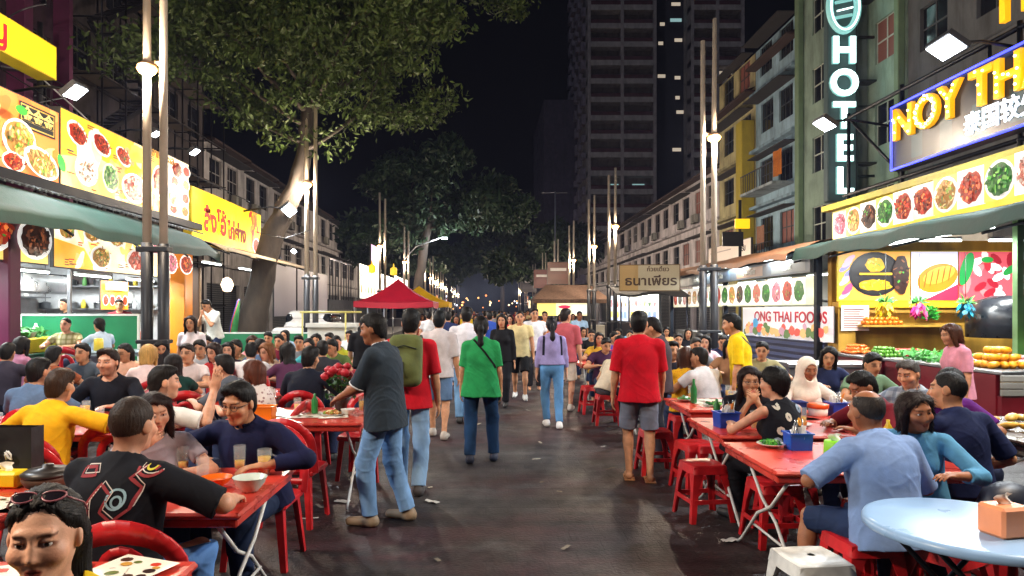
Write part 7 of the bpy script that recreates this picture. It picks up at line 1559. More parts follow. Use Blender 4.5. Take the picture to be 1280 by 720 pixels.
# ------------------------------------------------------------------ people
def P(px,Y,face,label,pose='sit',z=0,**k):
    k.setdefault('vs',min(.024,max(.0055,Y*.0014)))
    if Y>13: k.setdefault('parts','far')
    return person((PX(px,Y),Y,z),face,label,pose,**k)
def kid(body,name): return next((c for c in body.children if c.name.split('.')[0]==name),None)
def decal(body,cloth,lines,w,mat,name='print',dirn=(0,1,0),start=-.6,off=.004):
    """ribbons laid on a garment: each line is a list of (x,z) in the person's frame, cast onto the cloth"""
    o=kid(body,cloth); q=MB().mat(mat); d=Vector(dirn)
    import mathutils.bvhtree as bt
    t=bt.BVHTree.FromPolygons([v.co.copy() for v in o.data.vertices],[tuple(p.vertices) for p in o.data.polygons])
    for ln in lines:
        row=[]; L2=[]
        for (xa,za),(xb,zb) in zip(ln,ln[1:]):
            m=max(1,int(math.hypot(xb-xa,zb-za)/.012)); L2+=[(xa+(xb-xa)*k/m,za+(zb-za)*k/m) for k in range(m)]
        ln=L2+[ln[-1]]
        for i,(x,z) in enumerate(ln):
            a=Vector(ln[max(0,i-1)]); b=Vector(ln[min(len(ln)-1,i+1)]); n=(b-a); n=Vector((-n.y,n.x)).normalized()*w/2
            pr=[]
            for s in (-1,1):
                h=t.ray_cast(Vector((x+s*n.x,start*d.y,z+s*n.y)),d,1.5)
                pr.append(None if h[0] is None else h[0]-d*off)
            row.append(pr)
        for r0,r1 in zip(row,row[1:]):
            if None in r0 or None in r1: continue
            q.poly([r0[0],r0[1],r1[1],r1[0]])
    return q.build(name,o) if q.f else None
def closed(c,a,b,n=18,ph=0): return [(c[0]+a*math.cos(2*math.pi*i/n+ph),c[1]+b*math.sin(2*math.pi*i/n+ph)) for i in range(n+1)]

# ---- left foreground
b,i=P(72,1.70,190,'woman at the bottom left corner in yellow top with sunglasses on her head','sit',fem=True,H=1.54,skin=(222,168,138),hair='bun',sunglass=1,top=(226,190,30),sleeve=.35,vs=.0034,hpitch=0,hyaw=4,lips=(.50,.09,.10),La='lap',Ra=(.14,.14,1.00,-.9,.2,.2,1,.1,-.8),seat=.515,bot=(40,44,60),denim=True,lean=0,neck=.085)
hw=i['J']['R'][3]; q=MB().mat(M('phone_black',(.01,.01,.012),.1,var=0)); q.box((-.037,-.075,-.005),(.037,.075,.005),.004); o=q.build('mobile_phone',None,world(b,hw+V3(-.02,.03,.09))); o.rotation_euler=(R(70),0,R(190)); tag(o,'black phone held by the woman at the bottom left corner','phone')
b,i=P(134,2.98,-12,'man in black tee with colourful dragon print on his back, at left table','sit',H=1.80,fat=1.18,skin='pale',hair='crop',hcol=(52,38,30),top=(20,22,30),sleeve=.95,bot=(86,130,190),denim=True,vs=.0055,lean=8,Ra=(.36,.40,.79,0,0,-1,1,-.5,-.2),La=(-.12,.46,.79))
dl=[[(x+.05,z-.01) for x,z in l] for l in [[(-.16,1.02),(-.09,1.03),(-.07,1.00),(-.15,.99),(-.16,1.02)],[(-.10,.80),(-.07,.88),(-.02,.97),(.03,.93),(.0,.86),(.05,.82),(.11,.87),(.13,.95),(.08,.99),(.14,1.05),(.20,1.07),(.17,1.02)],[(-.12,.83),(-.05,.78),(-.06,.90)],closed((.145,1.03),.055,.035)]]
decal(b,'shirt',dl,.012,FAB((150,60,66))); decal(b,'shirt',[[(x+.012,z+.012) for x,z in l] for l in dl],.004,FAB((214,206,200))); [decal(b,'shirt',[l],.009,FAB((150,186,200))) for l in (closed((.105,.90),.035,.04),closed((.11,.89),.018,.022))]; decal(b,'shirt',[closed((.20,1.025),.02,.014)],.008,FAB((206,196,70))); decal(b,'shirt',[[(-.03,1.145),(.05,1.15)]],.022,FAB((150,130,70)))
b,i=P(322,4.36,168,'man in dark navy shirt and round spectacles leaning over the left table','sit',H=1.74,fat=1.12,skin='tan',hair='quiff',top=(26,30,66),sleeve=1.72,collar=(24,28,62),glasses=True,vs=.0055,lean=12,hyaw=-6,hpitch=10,La=(-.24,.36,.80,0,0,-1,-1,-.3,-.2),Ra=(.50,.34,.86,0,0,-1,.8,-.4,-.3),bot=(30,44,74),denim=True)
b,i=P(197,4.15,200,'smiling dark haired woman half hidden behind the black dragon shirt man','sit',fem=True,H=1.6,skin='pale',hair='long',hcol=(40,24,20),top=(150,140,150),sleeve=.6,vs=.0055,hyaw=18,hpitch=4,lean=10,Ra='mouth',La='table')
b,i=P(50,4.92,-8,'man in mustard yellow tee reaching across the table, seen from behind','sit',H=1.72,skin='tan',hair='short',hcol=(60,40,26),top=(226,170,20),sleeve=.95,vs=.007,lean=12,Ra=(.56,.36,.80,0,0,-1,1,-.4,-.2),La=(-.5,.34,.80))
P(36,6.05,-4,'man in grey blue tee with short black hair, second from the left edge','sit',skin='tan',top=(90,112,142),sleeve=.8,vs=.0085,lean=5,hyaw=-10)
P(142,6.85,186,'bearded man in black shirt facing the viewer at the left table','sit',H=1.82,skin='pale',hair='quiff',hcol=(44,28,20),top=(24,26,36),sleeve=.9,beard=.65,vs=.008,neck=.078,hyaw=-8,lean=4)
b,i=P(180,5.05,-38,'man in white shirt with raised right arm, dark hair seen from behind','sit',H=1.74,skin='pale',hair='short',hcol=(24,18,16),top=(226,222,216),sleeve=.9,vs=.007,lean=8,hyaw=-18,Ra=(.34,.36,1.10,-.3,.5,.8,.6,-.2,-1),La='table',curl=.15,hand_n={'R':(.25,.1,1)})
P(183,8.3,8,'blonde person in pale pink top seen from behind','sit',fem=True,hair='bob',hcol=(206,160,90),skin='pale',top=(236,206,200),sleeve=.5,vs=.011)
P(240,11,186,'long haired woman in white blouse standing before the green screen','stand',fem=True,H=1.64,hair='long',hcol=(36,20,16),skin='tan',top=(236,226,232),sleeve=.6,bot=(60,50,60))
P(269,14.6,150,'man in white cook shirt looking down beside the orange column','stand',H=1.70,z=.30,skin='tan',top=(226,228,222),sleeve=.8,hpitch=25,lean=12,La='phone',Ra='phone')
P(286,10,190,'young woman with black fringe resting near the lower green screen','sit',fem=True,H=1.6,hair='long',skin='pale',top=(60,46,56),sleeve=.5,Ra='chin',z=0)
P(217,7.4,28,'woman in dark green top with wavy dark hair seen from behind','sit',fem=True,hair='long',hcol=(30,20,18),skin='tan',top=(20,56,50),sleeve=.5,vs=.010,H=1.58)
P(238,8.7,176,'man with dark cap of hair in pale top behind the wavy haired woman','sit',skin='tan',top=(206,190,186),hcol=(40,28,24),vs=.012)
P(299,6.95,84,'dark haired man in grey shirt in profile facing left','sit',skin='pale',hair='short',top=(84,88,96),sleeve=.9,vs=.009,lean=10,H=1.68)
P(330,6.4,68,'brown haired woman in pale patterned top facing left','sit',fem=True,hair='bob',hcol=(96,48,30),skin='pale',topmat=FLORAL((216,206,200),(150,120,120)),sleeve=.6,vs=.0085,H=1.6,lean=6)
P(380,7.4,-14,'man in black tee with arm stretched toward the roses, seen from behind','sit',H=1.78,fat=1.12,skin='tan',top=(20,24,38),sleeve=.95,vs=.0095,Ra=(.42,.34,.82,0,0,-1,1,-.4,-.3),lean=6)
for (px,Y,fc,lab,kw) in (
 (312,9.2,10,'person in white tee with black cap of hair behind the profile man',dict(top=(230,226,226))),
 (347,9.6,150,'light brown haired woman in beige top left of the black tee man',dict(fem=True,hair='bob',hcol=(130,80,44),topmat=CHECK((206,186,160),(150,110,90)),skin='pale')),
 (362,9.0,30,'black haired woman in plum top left of the black tee man',dict(fem=True,hair='long',top=(90,50,80))),
 (376,12.0,180,'man in grey cap coloured tee facing forward behind the roses',dict(top=(120,124,130),skin='tan')),
 (398,12.6,170,'woman in crimson top deep in the left crowd',dict(fem=True,hair='bob',top=(180,40,60))),
 (415,13.4,175,'man in navy tee deep in the left crowd',dict(top=(36,44,80))),
 (428,12.4,160,'woman in lime yellow top deep in the left crowd',dict(fem=True,hair='pony',top=(190,196,60),skin='pale')),
 (438,15.5,185,'man in white tee far back in the left crowd',dict(top=(226,226,226))),
 (336,14.0,200,'man in olive tee far back near the parked car',dict(top=(110,112,70))),
 (360,15.5,170,'woman in pale blue top far back near the parked car',dict(fem=True,hair='long',top=(150,180,206))),
 (404,9.6,20,'man in charcoal tee just behind the roses',dict(top=(50,50,56))),
 (320,12,170,'woman in pink top far behind the spectacled man',dict(fem=True,hair='long',hcol=(60,36,24),top=(226,150,160))),
 (262,12.2,186,'man in brown tee behind the standing white blouse woman',dict(top=(110,76,56))),
 (302,10.6,175,'man in sand coloured tee behind the white tee with black cap',dict(top=(190,170,130),skin='tan')),
 (390,10.6,168,'woman in turquoise top behind the charcoal tee',dict(fem=True,hair='pony',top=(60,150,160),skin='pale')),
 (352,12.6,182,'man in wine red tee among the left crowd heads',dict(top=(110,30,50))),
 (325,10.2,20,'man in steel blue tee seen from behind in the left crowd',dict(top=(80,100,130))),
 (448,13.6,176,'woman in white blouse beside the black shirted stander',dict(fem=True,hair='long',top=(226,222,226))),
 (422,10.8,165,'man in moss green tee right behind the roses',dict(top=(90,110,60))),
 (275,9.2,160,'woman in scarlet top below the lower green screen',dict(fem=True,hair='long',hcol=(40,24,20),top=(190,40,40),skin='pale')),
 (253,10.2,188,'man in light grey tee below the standing white blouse woman',dict(top=(180,182,186))),
 (165,9.6,182,'woman in peach top left of the blonde person',dict(fem=True,hair='bun',top=(236,180,150))),
 (110,9.0,176,'man in slate tee behind the bearded man in black',dict(top=(70,80,90))),
 (60,8.2,10,'dark haired man in rust tee behind the grey blue tee',dict(top=(150,80,50))),
 (205,10.4,190,'woman in mauve top behind the blonde person',dict(fem=True,hair='long',top=(150,110,140)))):
    P(px,Y,fc,lab,'sit',vs=.0155 if Y<13 else .019,hyaw=((px*7)%50)-25,hpitch=(px*3)%22,lean=(px*5)%14,**kw)
P(455,11.2,8,'person in black shirt standing with back turned behind the dark polo man','stand',H=1.62,top=(20,20,26),sleeve=.9,hcol=(14,12,12))
P(85,11.9,182,'man in checked grey and yellow shirt sitting before the bright green screen','sit',z=.30,skin='pale',topmat=CHECK((190,186,150),(120,116,60)),hair='crop')
P(127,11.5,60,'person in pale blue top sitting sideways before the bright green screen','sit',z=.30,skin='tan',top=(176,196,220),fem=True,hair='low')
P(22,9.6,-20,'person in lilac top at the left edge under the menu boards','sit',z=.05,skin='tan',top=(176,120,150),fem=True,hair='bob')
P(6,8.8,10,'dark haired man at the very left edge behind the grey blue tee','sit',top=(60,56,70))
P(86,13.35,150,'cook in black working in the left kitchen stall','stand',z=.30,H=1.66,top=(22,22,28),skin='tan',hair='short')
P(150,14.4,200,'cook in maroon apron at the back of the left kitchen stall','stand',z=.30,H=1.66,top=(110,30,40),skin='tan')
# ---- walkway
b,i=P(482,5.46,74,'man in dark grey polo and pale jeans standing in profile, hands on his phone','stand',H=1.71,fat=1.14,skin='brown',hair='short',top=(46,56,66),collar=(220,220,222),sleeve=.95,bot=(120,160,206),denim=True,shoe=(150,130,106),vs=.006,La=(-.07,.37,1.0,.3,-.2,-1,-.6,-.6,-.6),Ra=(.07,.36,1.02,-.3,-.2,-1,.6,-.6,-.6),lean=2,hyaw=6,hpitch=8,feet=((-.12,.10,0),(.12,-.12,0)),hemdrop=-.17)
for n in 'LR':
    s=i['J'][n]; e=s[1]+(s[2]-s[1])*.95; q=Sh(); a=nrm(s[2]-s[1]); q.u(cap(e-a*.010,e+a*.004,.071)).cut(plane(e+a*.004,a)).cut(plane(e-a*.010,-a)); v=nets(q,e-.1,e+.1,.006); link_mesh('cuff',np_mesh('cuff',v,FAB((220,220,222))),b)
hm=(i['J']['L'][3]+i['J']['R'][3])/2+V3(0,.11,.03); q=MB().mat(M('phone_black',(0,0,0))); q.box((-.036,-.072,-.005),(.036,.072,.005),.004); o=q.build('mobile_phone',None,world(b,hm)); o.rotation_euler=(R(35),0,R(74)); tag(o,'dark phone in the hands of the man in grey polo','phone')
b,i=P(512,6.35,-4,'man in red tee and pale jeans with a green backpack, seen from behind','stand',H=1.74,skin='tan',hair='short',hcol=(16,14,16),top=(200,24,40),sleeve=.9,bot=(140,176,214),denim=True,shoe=(60,56,56),vs=.007,hemdrop=-.15,feet=((-.1,.1,0),(.1,-.06,0)))
def backpack(b,i,label,c):
    q=Sh(); c0=i['T2'](0,-.20,.27); q.u(rbox(c0,V3(.15,.085,.235),.07,i['RU']),.02).u(ell(c0+V3(0,-.05,-.06),V3(.12,.085,.13),i['RU']),.02).cut(plane(c0+i['RU']@V3(0,.075,0),i['RU']@V3(0,1,0)),.02); v=nets(q,c0-.35,c0+.35,.009,.004,3)
    o=link_mesh('backpack',np_mesh('backpack',v,M('bag_'+ck(c),lin(c),.8,var=.35,vscale=7,bump=.4,bscale=18)),None); o.location=b.location; o.rotation_euler=b.rotation_euler; tag(o,label,'backpack')
    s=MB().mat(PAINT(tuple(x*.4 for x in c),.8))
    for x in (-.09,.09): s.tube([tuple(c0+i['RU']@V3(x*1.1,.05,.16)),tuple(i['T2'](x*1.15,-.02,.50)),tuple(i['T2'](x*1.2,.10,.42))],.018,6)
    s.tube([tuple(c0+i['RU']@V3(-.11,-.085,.10)),tuple(c0+i['RU']@V3(0,-.105,.13)),tuple(c0+i['RU']@V3(.11,-.085,.10))],.006,5); s.tube([tuple(c0+i['RU']@V3(0,-.135,-.02)),tuple(c0+i['RU']@V3(0,-.14,-.14))],.007,5); s.build('strap',o)
backpack(b,i,'olive green backpack worn by the man in red tee',(92,100,50))
P(548,9.1,-6,'man in pale grey shirt and denim shorts walking away','stand',H=1.72,skin='tan',hair='short',hcol=(14,18,22),top=(206,196,196),sleeve=.95,bot=(96,124,160),denim=True,legs='short',shoe=(170,160,150),vs=.010,feet=((-.1,.16,0),(.1,-.12,0)))
b,i=P(601,7.62,-2,'person in bright green tee with long black ponytail and crossbody strap','stand',H=1.66,fem=True,skin='tan',hair='pony',top=(40,150,84),sleeve=.85,bot=(30,60,96),denim=True,shoe=(40,48,70),vs=.008,feet=((-.12,-.02,0),(.14,.12,0)),hemdrop=-.17,fat=1.1)
decal(b,'shirt',[[(-.16,1.44),(-.06,1.36),(.05,1.24),(.15,1.10),(.19,1.0)]],.022,FAB((18,16,18)),'strap')
P(583,10.3,0,'man in white tee with black hair beyond the green tee','stand',H=1.78,top=(226,224,232),bot=(110,150,190),denim=True,vs=.012)
P(628,12.2,170,'woman in black jacket walking toward the viewer','stand',fem=True,H=1.66,hair='long',top=(24,24,28),sleeve=1.9,bot=(24,24,30),feet=((-.08,.2,0),(.1,-.15,0)))
P(650,13.1,176,'man in pale yellow tee and black shorts walking toward the viewer','stand',H=1.72,skin='tan',hair='crop',top=(226,206,150),bot=(26,26,28),legs='short',shoe=(200,200,196),feet=((-.1,.25,0),(.1,-.2,0)),vs=.0135,parts='full')
P(668,14.6,182,'man in white tee with dark hair right of the pale yellow tee','stand',H=1.78,skin='tan',top=(232,230,234),bot=(40,40,46))
b,i=P(690,9.95,2,'woman in lilac top and tight pale jeans walking away','stand',fem=True,H=1.62,skin='pale',hair='pony',hcol=(22,18,26),top=(150,140,190),sleeve=1.6,bot=(90,140,190),denim=True,legs='slim',shoe=(226,226,226),vs=.010,feet=((-.07,.06,0),(.08,-.16,0)),tuck=True)
decal(b,'shirt',[[(-.12,1.34),(-.13,1.2),(-.135,1.05)],[(.12,1.34),(.13,1.2),(.135,1.05)]],.03,FAB((24,24,40)),'strap')
P(706,11.6,-16,'man in dusty red tee and white shorts with a bottle','stand',H=1.76,skin='pale',hair='short',hcol=(30,20,18),top=(180,84,92),sleeve=.9,bot=(224,214,200),legs='short',shoe=(200,196,190),vs=.012,hyaw=-30)
b,i=P(799,6.86,-8,'man in bright red tee and grey shorts standing in sandals, back turned','stand',H=1.72,skin='tan',hair='short',top=(200,16,36),sleeve=.95,bot=(120,124,140),legs='short',shoe=None,vs=.007,Ra='fwd',hyaw=-14,feet=((-.1,.02,0),(.1,-.06,0)),hemdrop=-.15)
q=MB().mat(PLAS((176,124,80),.6))
for n in 'LR':
    ft=i['K'][n][4]; q.box((ft[0]-.05,ft[1]-.09,.0),(ft[0]+.055,ft[1]+.18,.012),.004); q.tube([(ft[0]-.045,ft[1]+.04,.01),(ft[0],ft[1]+.07,.066),(ft[0]+.05,ft[1]+.04,.01)],.008,6)
q.build('sandals',b)
P(826,7.75,62,'young man with thick black fringe looking down beside the red tee','stand',H=1.66,skin='tan',hair='short',top=(70,60,66),sleeve=.9,hpitch=22,vs=.009,bot=(60,60,70))
b,i=P(928,8.1,66,'man in bright yellow tee with shoulder strap standing in profile','stand',H=1.70,skin='tan',hair='short',hcol=(12,11,12),top=(244,206,20),sleeve=.95,vs=.010,bot=(50,60,90),hpitch=8,lean=4)
decal(b,'shirt',[[(-.14,1.42),(-.04,1.30),(.08,1.16),(.15,1.02)]],.035,FAB((80,70,60)),'strap')
# ---- right tables
b,i=P(930,5.98,172,'woman in black with long hair resting her chin on clasped hands','sit',fem=True,H=1.64,skin='tan',hair='long',hcol=(40,26,24),top=(26,24,32),sleeve=.2,La='chin',Ra='chin',vs=.0065,lean=14,glasses=True,lips=(.62,.22,.22),bot=(20,20,24))
b,i=P(980,5.2,20,'woman in black floral sleeveless top with short curly hair, back turned','sit',fem=True,H=1.66,skin='pale',hair='curly',hcol=(16,12,12),top=(20,22,30),sleeve=0,vs=.0065,hyaw=24,lean=4,neck=.085,bot=(20,20,26))
for c,pts in (((210,206,190),[(-.09,.98),(.02,1.10),(-.1,.80),(.08,.74),(.0,.68),(-.03,.90)]),((226,160,60),[(.07,.86),(.09,.80)]),((150,170,190),[(.1,1.06),(-.12,.72),(.12,.95)])): decal(b,'shirt',[closed(p,.016,.022,8) for p in pts],.022,FAB(c))
decal(b,'shirt',[[(-.08,1.10),(-.03,1.075),(.03,1.075),(.08,1.10)]],.05,FAB((20,80,84)))
P(1003,6.8,184,'woman in white headscarf and orange scarf facing the viewer','sit',fem=True,H=1.64,skin='brown',hair='hijab',hcol=(232,222,206),top=(216,206,196),sleeve=1.9,vs=.008,hpitch=12,lips=(.7,.35,.35))
P_R4=P(1112,3.72,12,'balding man in pale blue shirt seen from behind at the near right table','sit',H=1.68,fat=1.16,skin='brown',hair='bald',hcol=(40,34,32),top=(124,152,200),sleeve=.98,vs=.0055,lean=10,bot=(34,50,84),legs='short',La=(-.24,.30,.78,0,0,-1,-1,-.5,-.4),Ra=(.22,.30,.76),collar=(122,150,198),feet=((-.28,.36,0),(.12,.40,0)),hemdrop=-.12)
P(1142,4.18,150,'long haired woman in denim blouse turning toward the balding man','sit',fem=True,H=1.6,skin='brown',hair='long',hcol=(34,20,18),top=(84,146,188),sleeve=1.5,vs=.006,hyaw=32,hpitch=6,lean=8,lips=(.6,.2,.22))
P(1206,4.5,10,'man in navy tee with cropped black hair turned away at far right','sit',H=1.74,skin='tan',hair='crop',hcol=(14,12,12),top=(24,34,72),sleeve=.9,vs=.0065,hyaw=36,lean=6,bot=(20,24,34),denim=True,Ra=(.30,.22,.60))
P(1172,5.5,176,'man in purple shirt looking down behind the navy tee man','sit',H=1.7,skin='brown',hair='short',top=(86,24,110),sleeve=.8,vs=.0075,hpitch=26,lean=6)
P(1143,6.1,120,'grey haired man in checked grey shirt looking left','sit',H=1.68,skin='olive',hair='short',hcol=(84,80,78),topmat=CHECK((160,170,180),(90,100,120)),collar=(40,50,70),sleeve=.8,vs=.0085,hpitch=14)
P(1110,5.4,96,'black haired youth in dark red top bending over the table','sit',H=1.66,skin='brown',hair='short',top=(110,24,36),sleeve=.9,vs=.0075,hpitch=24,lean=12)
P(1198,7.5,84,'stallkeeper woman in pink top with bobbed brown hair standing in profile','stand',fem=True,H=1.58,fat=1.1,skin='olive',hair='bob',hcol=(84,48,30),top=(226,150,170),sleeve=.8,vs=.009,bot=(40,70,140),hpitch=10)
P(858,8.2,-6,'woman in mustard yellow off shoulder top with long brown hair, back turned','sit',fem=True,H=1.64,skin='pale',hair='long',hcol=(76,40,22),topmat=FLORAL((224,166,30),(200,120,20),40),sleeve=.3,vs=.009,neck=.10)
P(886,8.0,24,'man in white tee and black cap of hair leaning left','sit',H=1.7,skin='tan',top=(226,226,232),vs=.010,lean=10,hyaw=30)
P(838,9.2,186,'bearded man in dark tee facing the viewer at the right crowd','sit',skin='tan',beard=.8,hair='quiff',top=(40,40,52),vs=.0115,H=1.72)
P(757,10.2,-60,'hunched person in beige tee sitting on a red stool','sit',H=1.66,skin='tan',top=(206,190,166),lean=26,vs=.012,bot=(60,56,60),La='lap',Ra='lap')
for (px,Y,fc,lab,kw) in (
 (775,12.4,170,'woman in magenta top in the right crowd',dict(fem=True,hair='bob',top=(176,40,110))),
 (748,13.2,176,'woman in ochre dress near the walkway edge',dict(fem=True,hair='long',top=(200,160,50))),
 (764,14.6,190,'man in violet tee behind the ochre dress woman',dict(top=(110,80,170))),
 (786,15.5,180,'man in white tee with black hair deep in the right crowd',dict(top=(226,226,230))),
 (738,16.0,182,'man in black tee at the walkway edge far right crowd',dict(top=(30,30,34))),
 (772,17.2,176,'woman in teal top deep in the right crowd',dict(fem=True,hair='long',top=(40,130,130))),
 (868,10.8,180,'man in grey tee behind the yellow off shoulder woman',dict(top=(130,134,140),hcol=(60,58,56))),
 (880,11.8,172,'woman in pale pink top below the dark lamp post sleeve',dict(fem=True,hair='bob',top=(230,190,196),skin='pale')),
 (900,12.4,186,'man in navy tee right of the dark lamp post sleeve',dict(top=(40,48,86))),
 (846,13.0,178,'man in cream tee left of the dark lamp post sleeve',dict(top=(226,214,190))),
 (824,14.0,176,'woman in red top left of the dark lamp post sleeve',dict(fem=True,hair='long',top=(190,40,50))),
 (806,16.0,180,'man in pale green tee behind the thick fringed youth',dict(top=(170,200,170))),
 (858,16.5,184,'woman in black top far in the right crowd',dict(fem=True,hair='long',top=(28,26,32))),
 (795,13.4,172,'man in steel grey tee behind the red tee man',dict(top=(120,130,140))),
 (815,11.8,184,'woman in lemon top behind the thick fringed youth',dict(fem=True,hair='bob',top=(236,220,110),skin='pale')),
 (755,11.6,180,'man in dark plum tee beside the magenta top woman',dict(top=(70,40,70))),
 (728,17.5,178,'woman in grey top at the walkway edge, far right crowd',dict(fem=True,hair='long',top=(140,140,146))),
 (790,18.5,182,'man in sky blue tee far in the right crowd',dict(top=(130,180,220))),
 (832,18,176,'woman in apricot top far in the right crowd',dict(fem=True,hair='long',top=(236,180,120))),
 (950,9.6,176,'man in khaki tee behind the curly haired woman',dict(top=(150,140,100))),
 (1030,8.6,170,'woman in navy dress behind the white headscarf',dict(fem=True,hair='bob',top=(36,44,80))),
 (1075,7.6,185,'man in faded green tee under the fruit stall corner',dict(top=(110,140,110))),
 (870,13.6,182,'man in white polo beyond the grey tee',dict(top=(230,230,232))),
 (912,10.4,160,'woman in checked brown top left of the yellow tee man',dict(fem=True,hair='bob',top=(150,110,80)))):
    P(px,Y,fc,lab,'sit',vs=.0155 if Y<13 else .019,hyaw=((px*7)%50)-25,hpitch=(px*3)%22,lean=(px*5)%14,**kw)
WALK=[(560,15.5,0,'navy tee','navy tee man walking behind the pale grey shirt',(40,50,90),0),(571,18,175,'pink','woman in pink top far down the walkway left side',(226,140,160),1),(536,19,8,'white','man in white tee far left edge of the walkway',(224,224,226),0),(612,17,0,'blue','man in royal blue tee far beyond the black jacket woman',(50,80,170),0),(595,20,180,'cream','woman in cream dress far beyond the green tee',(226,214,186),1),(638,18.5,170,'red','woman in red top far behind the pale yellow tee',(190,36,44),1),(681,19,178,'orange','man in orange tee far behind the lilac woman',(226,120,40),0),(618,21.5,0,'grey','man in grey tee deep in the walkway crowd centre',(130,130,136),0),(655,22,180,'black','man in black tee deep in the walkway crowd right',(30,30,34),0),(549,23,180,'teal','woman in teal top deep in the walkway crowd left',(40,140,140),1),(583,24,5,'yellow','man in yellow tee deep in the walkway crowd',(230,196,50),0),(700,23,182,'lavender','woman in lavender top at the right of the deep crowd',(180,160,210),1),(667,26,0,'brown','man in brown tee in the distant crowd centre right',(120,80,56),0),(632,27,176,'white blouse','woman in white blouse in the distant crowd centre',(230,228,224),1),(606,28,0,'maroon','man in maroon tee in the distant crowd centre',(110,30,40),0),(724,20,180,'pale blue','man in pale blue tee at the kiosk side of the crowd',(160,190,220),0),(716,26,178,'mint','woman in mint top near the thatched kiosk',(160,220,190),1),(566,29,0,'dark green','man in dark green tee in the distant left crowd',(30,80,50),0),(528,26,176,'coral','woman in coral top near the red canopy',(236,120,100),1),(542,32,0,'beige','man in beige tee beyond the red canopy',(200,180,150),0)]
for px,Y,fc,_,lab,c,fm in WALK: P(px,Y,fc,lab,'stand',H=1.60 if fm else 1.70,fem=bool(fm),hair='long' if fm else 'short',top=c,bot=[(40,46,70),(30,30,34),(110,130,160)][int(px)%3],vs=.022,feet=((-.09,.15,0),(.09,-.12,0)),skin=['tan','brown','pale'][int(px)%3])
# farther pedestrians nothing in the photo tells apart
_far=[]
for k in range(5):
    o,_i=person((0,0,0),0 if k%2 else 180,None,'stand',H=1.58+.04*k,fem=k in(1,3),hair='long' if k in (1,3) else 'short',top=[(60,60,80),(200,190,190),(120,40,50),(60,90,120),(180,160,120)][k],bot=(40,42,56),vs=.028,feet=((-.09,.12,0),(.09,-.1,0)),parts='far'); _far.append(o)
rs=random.Random(77)
for k in range(34):
    o=_far[k] if k<5 else copy_tree(_far[k%5]); Y=rs.uniform(33,85); X=rs.uniform(-2.6,3.2)*(1 if Y<60 else 1.2)
    if abs(X-4.1)<2.2 and Y<36.5: X=-1
    o.location=(X,Y,0); o.rotation_euler=(0,0,R(rs.choice([0,180])+rs.uniform(-20,20))); tag(o,'small distant pedestrian in the far end of the crowded street','person','distant pedestrians far down the street')
# ------------------------------------------------------------------ night sky, added night fill, camera
w=bpy.data.worlds.new('World'); SC.world=w; w.use_nodes=True; nt=w.node_tree
sk=nt.nodes.new('ShaderNodeTexSky'); sk.sky_type='NISHITA'; sk.sun_disc=False; sk.sun_elevation=R(-4.); sk.sun_rotation=R(150); sk.air_density=1.6; sk.dust_density=2.
bg=nt.nodes['Background']; nt.links.new(sk.outputs[0],bg.inputs['Color']); bg.inputs['Strength'].default_value=.05
sl=bpy.data.lights.new('night_fill','SUN'); sl.energy=.30; sl.angle=R(.5); sl.color=(.8,.86,1); so=bpy.data.objects.new('night_fill',sl); COL.objects.link(so); so.rotation_euler=(R(35),0,R(-30))  # weak sun added to fill tower and house fronts, not a moon
cam=bpy.data.cameras.new('camera'); co=bpy.data.objects.new('camera',cam); COL.objects.link(co); co.location=(0,0,EYE); co.rotation_euler=(R(90),0,0)
cam.sensor_width=36; cam.lens=36*F/1280; cam.shift_x=(640-CX)/1280; cam.shift_y=(CY-360)/1280; cam.clip_start=.05; cam.clip_end=1500
SC.camera=co
vs_=SC.view_settings; vs_.view_transform='Standard'; vs_.look='None'; vs_.exposure=.1; vs_.gamma=1; vs_.use_curve_mapping=False
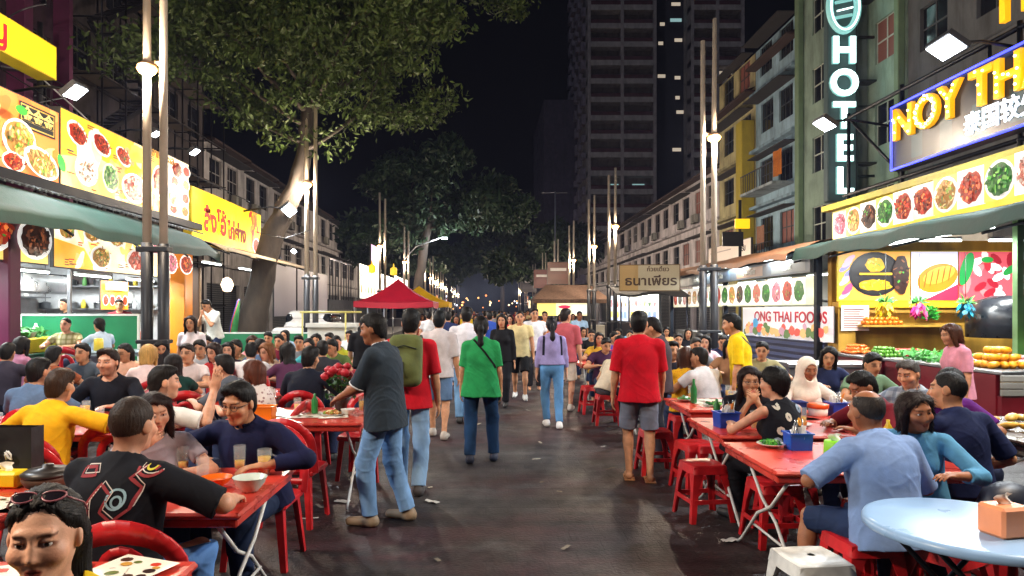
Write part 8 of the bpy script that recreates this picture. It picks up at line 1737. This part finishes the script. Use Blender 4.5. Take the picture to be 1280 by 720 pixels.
cy=SC.cycles; cy.use_denoising=True; cy.denoiser='OPENIMAGEDENOISE'; cy.max_bounces=6; cy.diffuse_bounces=3; cy.glossy_bounces=3; cy.transmission_bounces=4; cy.transparent_max_bounces=6; cy.sample_clamp_indirect=4.; cy.sample_clamp_direct=0; cy.caustics_reflective=False; cy.caustics_refractive=False; cy.use_light_tree=True

# night air over the street
h=MB(); hm=bpy.data.materials.new('night_air'); hm.use_nodes=True; n=hm.node_tree; n.nodes.remove(n.nodes['Principled BSDF']); pv=n.nodes.new('ShaderNodeVolumePrincipled'); pv.inputs['Color'].default_value=(.48,.56,1,1); pv.inputs['Density'].default_value=.00032; pv.inputs['Anisotropy'].default_value=.3; n.links.new(pv.outputs[0],n.nodes['Material Output'].inputs['Volume'])
h.mat(hm).box((-60,-30,-1),(60,170,76)); tag(h.build('haze'),kind='stuff')
cy.volume_step_rate=4; cy.volume_max_steps=64; cy.volume_bounces=0

# cooking smoke drifting over the far end of the street
sm=bpy.data.materials.new('smoke_volume'); sm.use_nodes=True; n=sm.node_tree; n.nodes.remove(n.nodes['Principled BSDF']); pv=n.nodes.new('ShaderNodeVolumePrincipled'); pv.inputs['Color'].default_value=(.45,.58,1,1)
tc=n.nodes.new('ShaderNodeTexCoord'); mp=n.nodes.new('ShaderNodeMapping'); mp.inputs['Scale'].default_value=(1/9,1/30,1/9); gr=n.nodes.new('ShaderNodeTexGradient'); gr.gradient_type='QUADRATIC_SPHERE'; ns=n.nodes.new('ShaderNodeTexNoise'); ns.inputs['Scale'].default_value=.22
mu=n.nodes.new('ShaderNodeMath'); mu.operation='MULTIPLY'; m2=n.nodes.new('ShaderNodeMath'); m2.operation='MULTIPLY'; m2.inputs[1].default_value=.032
n.links.new(tc.outputs['Object'],mp.inputs['Vector']); n.links.new(mp.outputs[0],gr.inputs['Vector']); n.links.new(tc.outputs['Object'],ns.inputs['Vector']); n.links.new(gr.outputs['Fac'],mu.inputs[0]); n.links.new(ns.outputs['Fac'],mu.inputs[1]); n.links.new(mu.outputs[0],m2.inputs[0]); n.links.new(m2.outputs[0],pv.inputs['Density']); n.links.new(pv.outputs[0],n.nodes['Material Output'].inputs['Volume'])
q=MB().mat(sm); q.box((-9,-30,-4),(9,30,9)); tag(q.build('smoke',None,(0,98,4.2)),kind='stuff')
